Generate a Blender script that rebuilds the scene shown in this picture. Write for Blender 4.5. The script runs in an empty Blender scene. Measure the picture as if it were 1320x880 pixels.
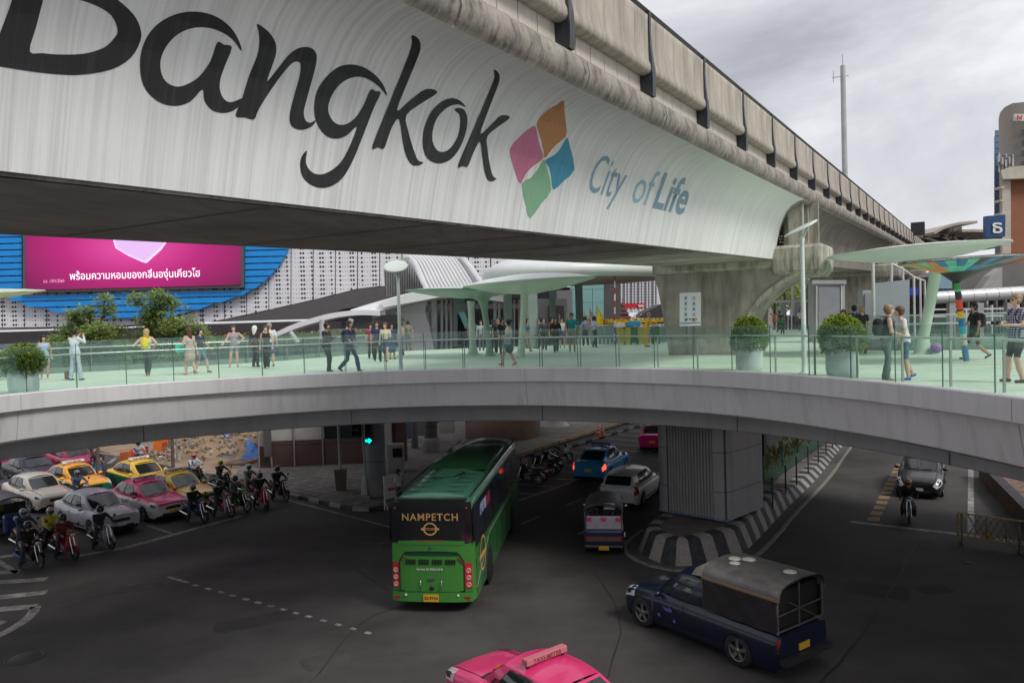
import bpy, bmesh, math, random
import numpy as np
from mathutils import Vector, Matrix, geometry, noise
R = math.radians
random.seed(7)
sc = bpy.context.scene
col = sc.collection
# ------------------------------------------------------------ camera
CZ = 8.2                                   # eye height above the street, standing on the skywalk
PIT, ROL, FOC = R(1.66), R(1.7), 1000.0
fw = Vector((0, math.cos(PIT), -math.sin(PIT)))
u0 = Vector((0, math.sin(PIT), math.cos(PIT)))
rt = Vector((1, 0, 0)) * math.cos(ROL) - u0 * math.sin(ROL)
up = u0 * math.cos(ROL) + Vector((1, 0, 0)) * math.sin(ROL)
cam = bpy.data.objects.new('camera', bpy.data.cameras.new('camera'))
cam.data.sensor_width = 36
cam.data.lens = 36 * FOC / 1320
cam.data.clip_end = 3000
cam.data.clip_start = 0.1
mw = Matrix((rt, up, -fw)).transposed().to_4x4()
mw.translation = (0, 0, CZ)
cam.matrix_world = mw
col.objects.link(cam)
sc.camera = cam
def ray(px, py):
    return fw + rt * ((px - 660) / FOC) - up * ((py - 440) / FOC)
def G(px, py, z=0.0):                      # point of the level z seen at a photo pixel
    v = ray(px, py)
    return Vector((0, 0, CZ)) + v * ((z - CZ) / v.z)
def PD(px, py, Y):                         # point at distance Y seen at a photo pixel
    v = ray(px, py)
    return Vector((0, 0, CZ)) + v * (Y / v.y)
# ------------------------------------------------------------ world, sun, exposure
w = bpy.data.worlds.new('World')
sc.world = w
w.use_nodes = True
nt = w.node_tree
nt.nodes.clear()
N = nt.nodes.new
tc = N('ShaderNodeTexCoord'); mp = N('ShaderNodeMapping'); no = N('ShaderNodeTexNoise'); rp = N('ShaderNodeValToRGB')
sk = N('ShaderNodeTexSky'); sm = N('ShaderNodeVectorMath'); mx = N('ShaderNodeMix'); bg = N('ShaderNodeBackground'); ou = N('ShaderNodeOutputWorld')
sk.sky_type = 'NISHITA'; sk.sun_disc = False; sk.sun_elevation = R(48); sk.sun_rotation = R(130)
sm.operation = 'SCALE'; sm.inputs[3].default_value = 0.08
mp.inputs['Scale'].default_value = (1, 1, 2.6)
mp.inputs['Location'].default_value = (3.1, 1.7, .4)
no.inputs['Scale'].default_value = 1.7; no.inputs['Detail'].default_value = 9; no.inputs['Roughness'].default_value = .58
no.inputs['Distortion'].default_value = .35
e = rp.color_ramp.elements
e[0].position = .34; e[0].color = (.37, .375, .42, 1)
e[1].position = .70; e[1].color = (.90, .90, .92, 1)
m_ = rp.color_ramp.elements.new(.5); m_.color = (.57, .57, .605, 1)
mx.data_type = 'RGBA'; mx.inputs[0].default_value = .08
L = nt.links.new
L(tc.outputs['Generated'], mp.inputs[0]); L(mp.outputs[0], no.inputs['Vector']); L(no.outputs[0], rp.inputs[0])
L(sk.outputs[0], sm.inputs[0]); L(rp.outputs[0], mx.inputs[6]); L(sm.outputs[0], mx.inputs[7])
L(mx.outputs[2], bg.inputs[0]); L(bg.outputs[0], ou.inputs[0])
bg.inputs[1].default_value = 1.2
sd = bpy.data.lights.new('sun', 'SUN'); sd.energy = 2.1; sd.angle = R(18); sd.color = (1, .97, .92)
so = bpy.data.objects.new('sun', sd); col.objects.link(so)
so.rotation_euler = (R(42), 0, R(50))      # high, to the photographer's right
sc.view_settings.view_transform = 'Standard'; sc.view_settings.look = 'None'
sc.view_settings.exposure = 0.12; sc.view_settings.gamma = 1
sc.cycles.max_bounces = 8; sc.cycles.transparent_max_bounces = 24
sc.cycles.use_denoising = True
# ------------------------------------------------------------ materials
MATS = {}
def M(name, c, rough=.6, metal=0, n=.12, ns=1.5, bump=0, bs=18, streak=None, sk_c=(.05, .045, .04), coat=0, emit=0, spec=.5, sx=3, sy=3, sz=.12, s0=.48, s1=.72, fine=0, ax=None):
    if name in MATS: return MATS[name]
    m = bpy.data.materials.new(name); m.use_nodes = True
    t = m.node_tree; b = t.nodes['Principled BSDF']; K = t.nodes.new; L = t.links.new
    b.inputs['Roughness'].default_value = rough; b.inputs['Metallic'].default_value = metal
    b.inputs['Specular IOR Level'].default_value = spec
    if coat: b.inputs['Coat Weight'].default_value = coat; b.inputs['Coat Roughness'].default_value = .06
    if emit:
        b.inputs['Emission Color'].default_value = (*c, 1); b.inputs['Emission Strength'].default_value = emit
    b.inputs['Base Color'].default_value = (*c, 1)
    m.diffuse_color = (*c, 1)
    out = None
    if n or streak or bump or fine:
        g = K('ShaderNodeTexCoord')
    if n:
        a = K('ShaderNodeTexNoise'); a.inputs['Scale'].default_value = ns; a.inputs['Detail'].default_value = 7; a.inputs['Roughness'].default_value = .62
        L(g.outputs['Object'], a.inputs['Vector'])
        r = K('ShaderNodeMapRange'); r.inputs[1].default_value = .3; r.inputs[2].default_value = .7
        r.inputs[3].default_value = 1 - n; r.inputs[4].default_value = 1 + n
        L(a.outputs[0], r.inputs[0])
        v = K('ShaderNodeVectorMath'); v.operation = 'SCALE'; v.inputs[0].default_value = c; L(r.outputs[0], v.inputs[3])
        out = v.outputs[0]
    if fine:
        a = K('ShaderNodeTexNoise'); a.inputs['Scale'].default_value = 60; a.inputs['Detail'].default_value = 3
        L(g.outputs['Object'], a.inputs['Vector'])
        r = K('ShaderNodeMapRange'); r.inputs[1].default_value = .3; r.inputs[2].default_value = .7
        r.inputs[3].default_value = 1 - fine; r.inputs[4].default_value = 1 + fine
        L(a.outputs[0], r.inputs[0])
        v = K('ShaderNodeVectorMath'); v.operation = 'SCALE'; L(r.outputs[0], v.inputs[3])
        if out: L(out, v.inputs[0])
        else: v.inputs[0].default_value = c
        out = v.outputs[0]
    if streak:
        q = K('ShaderNodeMapping'); q.inputs['Scale'].default_value = (sx, sy, sz)
        a = K('ShaderNodeTexNoise'); a.inputs['Scale'].default_value = 2.2; a.inputs['Detail'].default_value = 8; a.inputs['Roughness'].default_value = .7
        if ax is None: L(g.outputs['Object'], q.inputs[0])
        else:                              # streaks run down the face, whatever its slope
            d_ = K('ShaderNodeVectorMath'); d_.operation = 'DOT_PRODUCT'; d_.inputs[1].default_value = ax; L(g.outputs['Object'], d_.inputs[0])
            s_ = K('ShaderNodeSeparateXYZ'); c_ = K('ShaderNodeCombineXYZ'); L(g.outputs['Object'], s_.inputs[0])
            L(d_.outputs['Value'], c_.inputs[0]); L(s_.outputs[2], c_.inputs[2]); L(c_.outputs[0], q.inputs[0])
        L(q.outputs[0], a.inputs['Vector'])
        r = K('ShaderNodeMapRange'); r.inputs[1].default_value = s0; r.inputs[2].default_value = s1
        r.inputs[3].default_value = 0; r.inputs[4].default_value = streak
        L(a.outputs[0], r.inputs[0])
        x = K('ShaderNodeMix'); x.data_type = 'RGBA'; L(r.outputs[0], x.inputs[0])
        if out: L(out, x.inputs[6])
        else: x.inputs[6].default_value = (*c, 1)
        x.inputs[7].default_value = (*sk_c, 1)
        out = x.outputs[2]
    if out: L(out, b.inputs['Base Color'])
    if bump:
        a = K('ShaderNodeTexNoise'); a.inputs['Scale'].default_value = bs; a.inputs['Detail'].default_value = 5
        L(g.outputs['Object'], a.inputs['Vector'])
        q = K('ShaderNodeBump'); q.inputs['Strength'].default_value = bump; q.inputs['Distance'].default_value = .02
        L(a.outputs[0], q.inputs['Height']); L(q.outputs[0], b.inputs['Normal'])
    MATS[name] = m
    return m
def glassmat(name, tint, refl=.12, alpha=.8):
    if name in MATS: return MATS[name]
    m = bpy.data.materials.new(name); m.use_nodes = True
    t = m.node_tree; t.nodes.clear(); K = t.nodes.new; L = t.links.new
    tr = K('ShaderNodeBsdfTransparent'); tr.inputs[0].default_value = (*tint, 1)
    gl = K('ShaderNodeBsdfGlossy'); gl.inputs['Roughness'].default_value = .03; gl.inputs[0].default_value = (.85, 1, .95, 1)
    df = K('ShaderNodeBsdfDiffuse'); df.inputs[0].default_value = (.35, .55, .5, 1)
    lw = K('ShaderNodeLayerWeight'); lw.inputs[0].default_value = .5; pw = K('ShaderNodeMath'); pw.operation = 'POWER'; pw.inputs[1].default_value = 4; L(lw.outputs['Facing'], pw.inputs[0]); fr = K('ShaderNodeMath'); fr.operation = 'MULTIPLY'; fr.inputs[1].default_value = .5; L(pw.outputs[0], fr.inputs[0])
    ad = K('ShaderNodeMath'); ad.operation = 'ADD'; ad.use_clamp = True; ad.inputs[1].default_value = refl
    mx = K('ShaderNodeMixShader'); m2 = K('ShaderNodeMixShader'); m2.inputs[0].default_value = 1 - alpha; o = K('ShaderNodeOutputMaterial')
    L(fr.outputs[0], ad.inputs[0]); L(ad.outputs[0], mx.inputs[0]); L(tr.outputs[0], m2.inputs[1]); L(df.outputs[0], m2.inputs[2])
    L(m2.outputs[0], mx.inputs[1]); L(gl.outputs[0], mx.inputs[2]); L(mx.outputs[0], o.inputs[0])
    MATS[name] = m
    return m
def leafmat(name, c):
    m = M(name, c, rough=.55, n=.35, ns=6); t = m.node_tree; b = t.nodes['Principled BSDF']; o = [q for q in t.nodes if q.type == 'OUTPUT_MATERIAL'][0]
    tr = t.nodes.new('ShaderNodeBsdfTranslucent'); tr.inputs[0].default_value = (c[0] * 1.3, c[1] * 1.5, c[2], 1); x = t.nodes.new('ShaderNodeMixShader'); x.inputs[0].default_value = .4
    t.links.new(b.outputs[0], x.inputs[1]); t.links.new(tr.outputs[0], x.inputs[2]); t.links.new(x.outputs[0], o.inputs[0])
    return m
# ------------------------------------------------------------ mesh helpers
def tag(o, label=None, cat=None, group=None, kind=None):
    if label: o['label'] = label
    if cat: o['category'] = cat
    if group: o['group'] = group
    if kind: o['kind'] = kind
    return o
def empty(name, loc=(0, 0, 0), rz=0, label=None, cat=None, group=None, kind=None):
    o = bpy.data.objects.new(name, None); col.objects.link(o)
    o.location = loc; o.rotation_euler = (0, 0, rz); o.empty_display_size = .2
    return tag(o, label, cat, group, kind)
def link(name, me, parent=None, loc=None, rot=None):
    o = bpy.data.objects.new(name, me); col.objects.link(o)
    if parent: o.parent = parent
    if loc is not None: o.location = loc
    if rot is not None: o.rotation_euler = rot
    return o
class MB:
    def __init__(s): s.v = []; s.f = []; s.m = []; s.sm = []
    def add(s, vs, fs, mi=0, smooth=False):
        b = len(s.v); s.v += [tuple(v) for v in vs]
        s.f += [tuple(b + i for i in f) for f in fs]; s.m += [mi] * len(fs); s.sm += [smooth] * len(fs)
        return s
    def box(s, c, d, mi=0, rz=0, M_=None, taper=1.0):
        x, y, z = d[0] / 2, d[1] / 2, d[2] / 2
        vs = [(-x, -y, -z), (x, -y, -z), (x, y, -z), (-x, y, -z), (-x * taper, -y * taper, z), (x * taper, -y * taper, z), (x * taper, y * taper, z), (-x * taper, y * taper, z)]
        T = M_ or (Matrix.Rotation(rz, 3, 'Z') if rz else None)
        c = Vector(c)
        vs = [(T @ Vector(v) if T else Vector(v)) + c for v in vs]
        return s.add(vs, [(0, 3, 2, 1), (4, 5, 6, 7), (0, 1, 5, 4), (1, 2, 6, 5), (2, 3, 7, 6), (3, 0, 4, 7)], mi)
    def bar(s, a, b, wd, ht, mi=0, upv=(0, 0, 1)):      # beam from a to b
        a, b = Vector(a), Vector(b); d = (b - a); l = d.length
        if l < 1e-6: return s
        d /= l; U = Vector(upv); X = d.cross(U)
        if X.length < 1e-4: X = d.cross(Vector((1, 0, 0)))
        X.normalize(); Z = X.cross(d)
        vs = []
        for p in (a, b):
            for i, j in ((-1, -1), (1, -1), (1, 1), (-1, 1)): vs.append(p + X * (i * wd / 2) + Z * (j * ht / 2))
        return s.add(vs, [(0, 1, 2, 3), (7, 6, 5, 4), (0, 4, 5, 1), (1, 5, 6, 2), (2, 6, 7, 3), (3, 7, 4, 0)], mi)
    def tube(s, pts, r, n=8, mi=0, caps=True, smooth=True, flat=1.0):
        pts = [Vector(p) for p in pts]; k = len(pts)
        rs = r if isinstance(r, (list, tuple)) else [r] * k
        vs = []; X = None
        for i, p in enumerate(pts):
            d = (pts[min(i + 1, k - 1)] - pts[max(i - 1, 0)]).normalized()
            if X is None:
                X = d.cross(Vector((0, 0, 1)))
                if X.length < 1e-3: X = Vector((1, 0, 0))
            X = (X - d * X.dot(d)).normalized(); Y = d.cross(X)
            for j in range(n):
                a = 2 * math.pi * j / n
                vs.append(p + X * (math.cos(a) * rs[i]) + Y * (math.sin(a) * rs[i] * flat))
        fs = [(i * n + j, i * n + (j + 1) % n, (i + 1) * n + (j + 1) % n, (i + 1) * n + j) for i in range(k - 1) for j in range(n)]
        s.add(vs, fs, mi, smooth)
        if caps: s.add(vs[:n], [tuple(range(n))[::-1]], mi); s.add(vs[-n:], [tuple(range(n))], mi)
        return s
    def lathe(s, prof, n=20, c=(0, 0, 0), mi=0, smooth=True, sx=1, sy=1):
        c = Vector(c); k = len(prof)
        vs = [c + Vector((r * math.cos(2 * math.pi * j / n) * sx, r * math.sin(2 * math.pi * j / n) * sy, z)) for r, z in prof for j in range(n)]
        fs = [(i * n + j, i * n + (j + 1) % n, (i + 1) * n + (j + 1) % n, (i + 1) * n + j) for i in range(k - 1) for j in range(n)]
        return s.add(vs, fs, mi, smooth)
    def prism(s, poly, z0, z1, mi=0, T=None):      # poly: xy list (ccw)
        n = len(poly)
        vs = [Vector((x, y, z0)) for x, y in poly] + [Vector((x, y, z1)) for x, y in poly]
        if T is not None: vs = [T @ v for v in vs]
        return s.add(vs, [tuple(range(n))[::-1], tuple(range(n, 2 * n))] + [(i, (i + 1) % n, n + (i + 1) % n, n + i) for i in range(n)], mi)
    def grid(s, rows, mi=0, smooth=True, closed=False):
        n = len(rows[0]); vs = [p for r in rows for p in r]
        m = n if closed else n - 1
        return s.add(vs, [(i * n + j, i * n + (j + 1) % n, (i + 1) * n + (j + 1) % n, (i + 1) * n + j) for i in range(len(rows) - 1) for j in range(m)], mi, smooth)
    def mesh(s, name, mats):
        me = bpy.data.meshes.new(name); me.from_pydata(s.v, [], s.f)
        for m in (mats if isinstance(mats, (list, tuple)) else [mats]): me.materials.append(m)
        me.polygons.foreach_set('material_index', s.m); me.polygons.foreach_set('use_smooth', s.sm); me.update()
        return me
    def build(s, name, mats, parent=None, loc=None, rot=None, fix=True):
        me = s.mesh(name, mats)
        if fix:
            b = bmesh.new(); b.from_mesh(me); bmesh.ops.recalc_face_normals(b, faces=b.faces); b.to_mesh(me); b.free()
        return link(name, me, parent, loc, rot)
def bx(name, c, d, mat, parent=None, rz=0, bev=0):
    o = MB().box((0, 0, 0), d).build(name, mat, parent, c, (0, 0, rz), fix=False)
    if bev:
        b = bmesh.new(); b.from_mesh(o.data); bmesh.ops.bevel(b, geom=b.edges[:], offset=bev, segments=2, affect='EDGES', profile=.5); b.to_mesh(o.data); b.free()
    return o
def cr(P, k=6):                            # Catmull-Rom through P (any dimension)
    P = [Vector(p) for p in P]; out = []
    for i in range(len(P) - 1):
        a, b, c, d = P[max(i - 1, 0)], P[i], P[i + 1], P[min(i + 2, len(P) - 1)]
        for j in range(k):
            t = j / k
            out.append(.5 * ((2 * b) + (c - a) * t + (2 * a - 5 * b + 4 * c - d) * t * t + (3 * b - a - 3 * c + d) * t ** 3))
    out.append(P[-1].copy())
    return out
def crc(P, k=4):                           # closed version
    n = len(P); P = [Vector(p) for p in P]; out = []
    for i in range(n):
        a, b, c, d = P[i - 1], P[i], P[(i + 1) % n], P[(i + 2) % n]
        for j in range(k):
            t = j / k
            out.append(.5 * ((2 * b) + (c - a) * t + (2 * a - 5 * b + 4 * c - d) * t * t + (3 * b - a - 3 * c + d) * t ** 3))
    return out
def resample(P, step):
    out = [P[0].copy()]; acc = 0
    for a, b in zip(P, P[1:]):
        l = (b - a).length
        if l < 1e-9: continue
        while acc + l >= step:
            t = (step - acc) / l; a = a.lerp(b, t); out.append(a.copy()); l = (b - a).length; acc = 0
        acc += l
    return out
def textmesh(body, size=1, space=1, bold=0, shear=0, extrude=0, align='CENTER'):
    c = bpy.data.curves.new('text', 'FONT'); c.body = body; c.size = size; c.offset = bold; c.shear = shear; c.extrude = extrude
    c.align_x = align; c.space_character = space; c.resolution_u = 3
    o = bpy.data.objects.new('text', c); col.objects.link(o)
    dg = bpy.context.evaluated_depsgraph_get(); dg.update()
    me = bpy.data.meshes.new_from_object(o.evaluated_get(dg))
    bpy.data.objects.remove(o); bpy.data.curves.remove(c)
    return me
def text_on(name, body, size, mat, parent, M4, **k):       # flat lettering laid on a surface
    me = textmesh(body, size, **k); me.transform(M4); me.materials.clear(); me.materials.append(mat)
    return link(name, me, parent)
def frame(o, x, y):                        # matrix with text x axis, up axis
    o, x, y = Vector(o), Vector(x).normalized(), Vector(y).normalized(); z = x.cross(y)
    m = Matrix((x, y, z)).transposed().to_4x4(); m.translation = o
    return m
# ------------------------------------------------------------ ground and road
def V2(v): return (v[0], v[1])
asphalt = M('asphalt', (.056, .050, .048), rough=.8, n=.42, ns=.35, fine=.28, bump=.35, bs=90, streak=.45, sk_c=(.085, .076, .072), sx=.12, sy=.5, sz=1, s0=.5, s1=.75)
g = MB(); g.add([(-900, -300, 0), (900, -300, 0), (900, 1500, 0), (-900, 1500, 0)], [(0, 1, 2, 3)])
tag(g.build('ground', asphalt), kind='structure')
def sheet(name, poly, z, mat, parent=None):
    m = MB(); n = len(poly); m.add([(p[0], p[1], z) for p in poly], [tuple(range(n))])
    o = m.build(name, mat, parent)
    if not parent: tag(o, kind='structure')
    return o
paint = M('road_paint', (.33, .32, .305), rough=.7, n=.25, ns=3, streak=.75, sk_c=(.06, .055, .055), sx=1, sy=1, sz=1, s0=.42, s1=.62)
yellow_paint = M('road_paint_yellow', (.30, .20, .09), rough=.7, n=.3, ns=3, streak=.6, sk_c=(.07, .06, .055), sx=1, sy=1, sz=1, s0=.45, s1=.65)
marks = empty('road_markings', kind='structure')
seam_m = M('tar_seam', (.030, .028, .027), rough=.6, n=.3, ns=3); patch_m = M('asphalt_patch', (.042, .038, .037), rough=.85, n=.35, ns=1.2, fine=.3, bump=.4, bs=80); patch_l = M('asphalt_worn', (.052, .047, .045), rough=.85, n=.35, ns=1.2, fine=.3)
def stripe(a, b, wd, mat=paint, z=.004, name='painted_line'):
    a, b = Vector(a), Vector(b); d = (b - a).to_2d().normalized(); n = Vector((-d.y, d.x, 0)) * wd / 2
    k = max(1, int((b - a).length / 4)); m = MB()
    m.grid([[p + n + Vector((0, 0, z)), p - n + Vector((0, 0, z))] for p in [a.lerp(b, i / k) for i in range(k + 1)]], smooth=False)
    return m.build(name, mat, marks)
def pxs(a, b, wd, mat=paint, **k): return stripe(G(*a), G(*b), wd, mat, **k)
# queue stop line and lane lines
pxs((160, 706), (226, 688), .32); pxs((226, 688), (312, 664.5), .32); pxs((190, 677), (224, 688), .14)
pxs((370, 644), (560, 694), .14)
pxs((100, 716), (160, 706), .3)
# crosswalk at the left
for a, b in (((-60, 726), (26, 714)), ((-60, 742), (24, 736)), ((-60, 754), (60, 746)), ((-60, 776), (60, 763)), ((-60, 790), (46, 781))): pxs(a, b, .42, name='crosswalk_bar')
pxs((-20, 712), (22, 738), .2)
c = cr([G(46, 781), G(40, 792), G(22, 806), G(-10, 822), G(-60, 838)], 5)
for a, b in zip(c, c[1:]): stripe(a, b, .3)
pxs((-10, 806), (6, 800), .3)
# turning guide dashes in the foreground
pxs((216, 743), (243, 750.5), .13, name='guide_dash')
for i in range(14):
    x = 252 + i * 16.2 + (i > 9) * (i - 9) * 3; y = 754 + (x - 252) * .275
    pxs((x - 3.5, y - .8), (x + 3.5, y + .9), .13, name='guide_dash')
# hatching between the parked motorcycles and the lane
pxs((655, 650), (765, 611), .14)
A0, A1 = G(655, 650), G(900, 556)
for i in range(13):
    p = A0.lerp(A1, .02 + i * .075); q = p + Vector((-2.9, 1.2 + .1 * i, 0)) * (1.25 if i > 2 else .9)
    stripe(p, q, .16, name='hatch_bar')
for a, b in (((749, 644), (730, 650.5)), ((695, 665), (672, 675)), ((836, 603), (822, 608)), ((765, 680), (745, 688))): pxs(a, b, .15, name='lane_dash')
pxs((905, 556), (835, 583), .14)
# right carriageway
for i in range(13):
    a, b = G(1125, 671), G(1161, 598); pxs_a = a.lerp(b, i / 12.6); pxs_b = a.lerp(b, (i + .62) / 12.6)
    stripe(pxs_a, pxs_b, .42, yellow_paint, name='yellow_dash')
pxs((1095, 672), (1245, 689), .3); pxs((1245, 689), (1330, 700), .3)
pxs((1251.5, 686), (1251.5, 560), .22)
# tar seams and repair patches
for P_ in (((30, 798), (240, 735), (330, 712), (560, 690)), ((400, 880), (470, 800), (560, 770)), ((770, 900), (800, 800), (760, 730)), ((1060, 880), (1130, 790), (1180, 700)), ((250, 700), (420, 720), (500, 760))):
    c = cr([G(*p) for p in P_], 6); c = [p + Vector((random.uniform(-.04, .04), random.uniform(-.04, .04), 0)) for p in c]
    for a, b in zip(c, c[1:]): stripe(a, b, random.uniform(.03, .07), seam_m, z=.002, name='tar_seam')
for q, a_, b_2, rz_, mt in (((330, 800), 2.2, .9, .5, patch_m), ((1130, 760), 1.8, 1.2, -.5, patch_m), ((620, 700), 1.0, 2.6, .1, patch_m), ((1010, 800), 2.8, .8, .9, patch_l), ((160, 760), 2.4, .7, .4, patch_l), ((1205, 760), 1.0, .7, .2, patch_m), ((420, 850), 1.2, .8, .6, patch_l)):
    p = G(*q); m = MB(); c_, s_ = math.cos(rz_), math.sin(rz_); n_ = 14; pts = [(a_ / 2 * max(-1, min(1, 1.4 * math.cos(6.283 * i / n_))) * random.uniform(.93, 1.04), b_2 / 2 * max(-1, min(1, 1.4 * math.sin(6.283 * i / n_))) * random.uniform(.93, 1.04)) for i in range(n_)]
    m.add([(p.x + x * c_ - y * s_, p.y + x * s_ + y * c_, .0012) for x, y in pts], [tuple(range(n_))]); m.build('asphalt_patch', mt, marks)
# manholes
iron = M('manhole_iron', (.05, .045, .04), rough=.6, bump=.5, bs=40)
for q, r in (((32, 847), .45), ((1065, 596), .3), ((1272, 632), .15), ((1248, 725), .14), ((500, 700), .4)):
    o = MB().lathe([(0, .012), (r * .8, .012), (r * .82, .004), (r * .9, .004), (r * .92, .014), (r, .014), (r, 0)], 24).build('manhole_cover', iron, None, G(*q)); tag(o, kind='structure')
# ---------------------------------------------------- pavements with painted kerbs
kw = M('kerb_white', (.31, .295, .27), rough=.8, n=.3, ns=4, streak=.8, sk_c=(.10, .09, .08), sx=2, sy=2, sz=2)
kb = M('kerb_black', (.035, .036, .04), rough=.75, n=.5, ns=4, streak=.3, sk_c=(.12, .11, .1), sx=2, sy=2, sz=2)
kr = M('kerb_red', (.42, .03, .04), rough=.75, n=.25, ns=4)
conc = M('kerb_concrete', (.24, .22, .19), rough=.85, n=.2, ns=3, bump=.3)
def kerb(px, parent, z=.16, wd=.18, step=1.0, mats=(kw, kb), base=0.0, name='kerb_block', world=False):
    P = resample([Vector(p) for p in px] if world else cr([G(*p) for p in px], 4), step)
    for i in range(len(P) - 1):
        a, b = P[i], P[i + 1]; d = (b - a); l = d.length; m = MB()
        h, w_ = z / 2, wd / 2
        prof = [(-w_, 0), (w_, 0), (w_ * .98, z * .8), (w_ * .7, z), (-w_ * .7, z), (-w_ * .98, z * .8)]
        r0 = [Vector((-l / 2 + .006, y, zz)) for y, zz in prof]; r1 = [Vector((l / 2 - .006, y, zz)) for y, zz in prof]
        m.grid([r0, r1], smooth=False, closed=True); m.add(r0, [tuple(range(6))[::-1]]); m.add(r1, [tuple(range(6))])
        m.build(name, mats[i % len(mats)], parent, (a + b) / 2 + Vector((0, 0, base)), (0, 0, math.atan2(d.y, d.x)))
dirt = M('sandy_dirt', (.27, .19, .125), rough=.95, n=.35, ns=.7, fine=.3, bump=.9, bs=9)
pave_m = M('grey_paving', (.16, .148, .135), rough=.85, n=.3, ns=1.2, fine=.2, bump=.7, bs=6, streak=.5, sk_c=(.26, .24, .21), sx=1.5, sy=1.5, sz=1)
pav = sheet('pavement', [G(300, 622.5), G(374, 640), G(410, 648), G(460, 658.5), G(489, 657), G(540, 640), G(600, 610), G(697, 581), G(803, 548), G(860, 536), G(720, 530), G(560, 545), G(330, 560)], .14, pave_m)
pk = empty('pavement_kerb', kind='structure')
kerb([(374, 640), (410, 648), (440, 654.5), (462, 658.5), (489, 657), (515, 650)], pk, step=.8)
kerb([(300, 622.5), (335, 630), (372, 639.5)], pk, mats=(conc,), step=1.2)
kerb([(695, 593), (736, 577), (780, 563.5), (824, 550), (858, 539)], pk, step=.9)
kerb([(640, 598), (697, 579.5), (750, 563), (803, 546.5), (840, 535)], pk, mats=(M('kerb_yellowed', (.36, .26, .14), rough=.8, n=.3),), step=2.0, z=.26)
# paving stones of the corner pavement
ps = M('paving_stone', (.19, .175, .155), rough=.85, n=.3, ns=2, bump=.6, bs=12)
ps2 = M('paving_stone_dark', (.15, .138, .125), rough=.85, n=.3, ns=2, bump=.6, bs=12)
stone = MB().box((0, 0, .014), (.58, .58, .028), taper=.97).mesh('paving_stone', ps); stone2 = stone.copy(); stone2.materials.clear(); stone2.materials.append(ps2)
poly = [G(*q).to_2d() for q in ((378, 636), (412, 644), (458, 653), (488, 651), (520, 640), (500, 604), (340, 607))]
def inside(p, P):
    c_ = False; j = len(P) - 1
    for i in range(len(P)):
        if (P[i].y > p[1]) != (P[j].y > p[1]) and p[0] < (P[j].x - P[i].x) * (p[1] - P[i].y) / (P[j].y - P[i].y) + P[i].x: c_ = not c_
        j = i
    return c_
dl = Vector((.79, -.61)); dn = Vector((.61, .79)); rs_ = random.Random(3); k_ = 0
for i in range(-20, 40):
    for j in range(-20, 40):
        q = Vector((-10, 37)) + dl * (i * .62) + dn * (j * .62)
        if inside(q, poly) and k_ < 290:
            k_ += 1
            o = link('paving_stone', stone if rs_.random() < .6 else stone2, pav, (q.x, q.y, .141 + rs_.random() * .008), (rs_.uniform(-.008, .008), rs_.uniform(-.008, .008), math.atan2(dl.y, dl.x)))
# dirt lot
dl_pts = [G(*q) for q in ((150, 590), (190, 596), (236, 605), (272, 611), (309, 617), (338, 607), (345, 568), (200, 571), (120, 577))]
lot = MB(); nx = 40
# heightfield over the lot's bounding box, clipped to its outline
bbx = [p.x for p in dl_pts]; bby = [p.y for p in dl_pts]
rows = []
P2 = [p.to_2d() for p in dl_pts]
def lot_h(x, y):
    h = .06 + .06 * noise.noise(Vector((x * .8, y * .8, 0)))
    for (cx, cy, r_, hh) in mounds:
        d = math.hypot(x - cx, y - cy) / r_
        if d < 1: h += hh * (1 - d * d) ** 1.5 * (1 + .5 * noise.noise(Vector((x * 1.5, y * 1.5, 3))))
    return h
mounds = []
for q, r_, hh in (((245, 584), 3.2, .75), ((275, 583), 3.4, .95), ((305, 580), 3.6, 1.1), ((330, 580), 3.2, .9), ((222, 590), 2.0, .3)):
    p = G(*q); mounds.append((p.x, p.y, r_, hh))
st = .35; x0, y0 = min(bbx), min(bby); X = int((max(bbx) - x0) / st) + 1; Y = int((max(bby) - y0) / st) + 1
vid = {}
for i in range(X + 1):
    for j in range(Y + 1):
        x, y = x0 + i * st, y0 + j * st
        if inside((x + st / 2, y + st / 2), P2):
            for a, b in ((0, 0), (1, 0), (1, 1), (0, 1)):
                if (i + a, j + b) not in vid: vid[(i + a, j + b)] = len(lot.v); lot.v.append((x0 + (i + a) * st, y0 + (j + b) * st, lot_h(x0 + (i + a) * st, y0 + (j + b) * st)))
            lot.f.append((vid[i, j], vid[i + 1, j], vid[i + 1, j + 1], vid[i, j + 1])); lot.m.append(0); lot.sm.append(True)
tag(lot.build('dirt_ground', dirt), kind='structure')
kerb([(120, 585), (150, 589), (190, 597), (236, 606), (272, 613), (309, 620), (330, 622)], pk, mats=(conc,), step=1.5)
# red and white kerb beyond the lot
kerb([(150, 572), (230, 567.5), (290, 564), (342, 561)], pk, mats=(kr, kw), step=1.35, z=.5, wd=.35)
kerb([(500, 551), (540, 549), (580, 546)], pk, mats=(kr, kw), step=1.35, z=.5, wd=.35)
# kerb across the road by the taxis
pxs((120, 590), (210, 577), .3); pxs((140, 597), (152, 588), .25)
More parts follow.
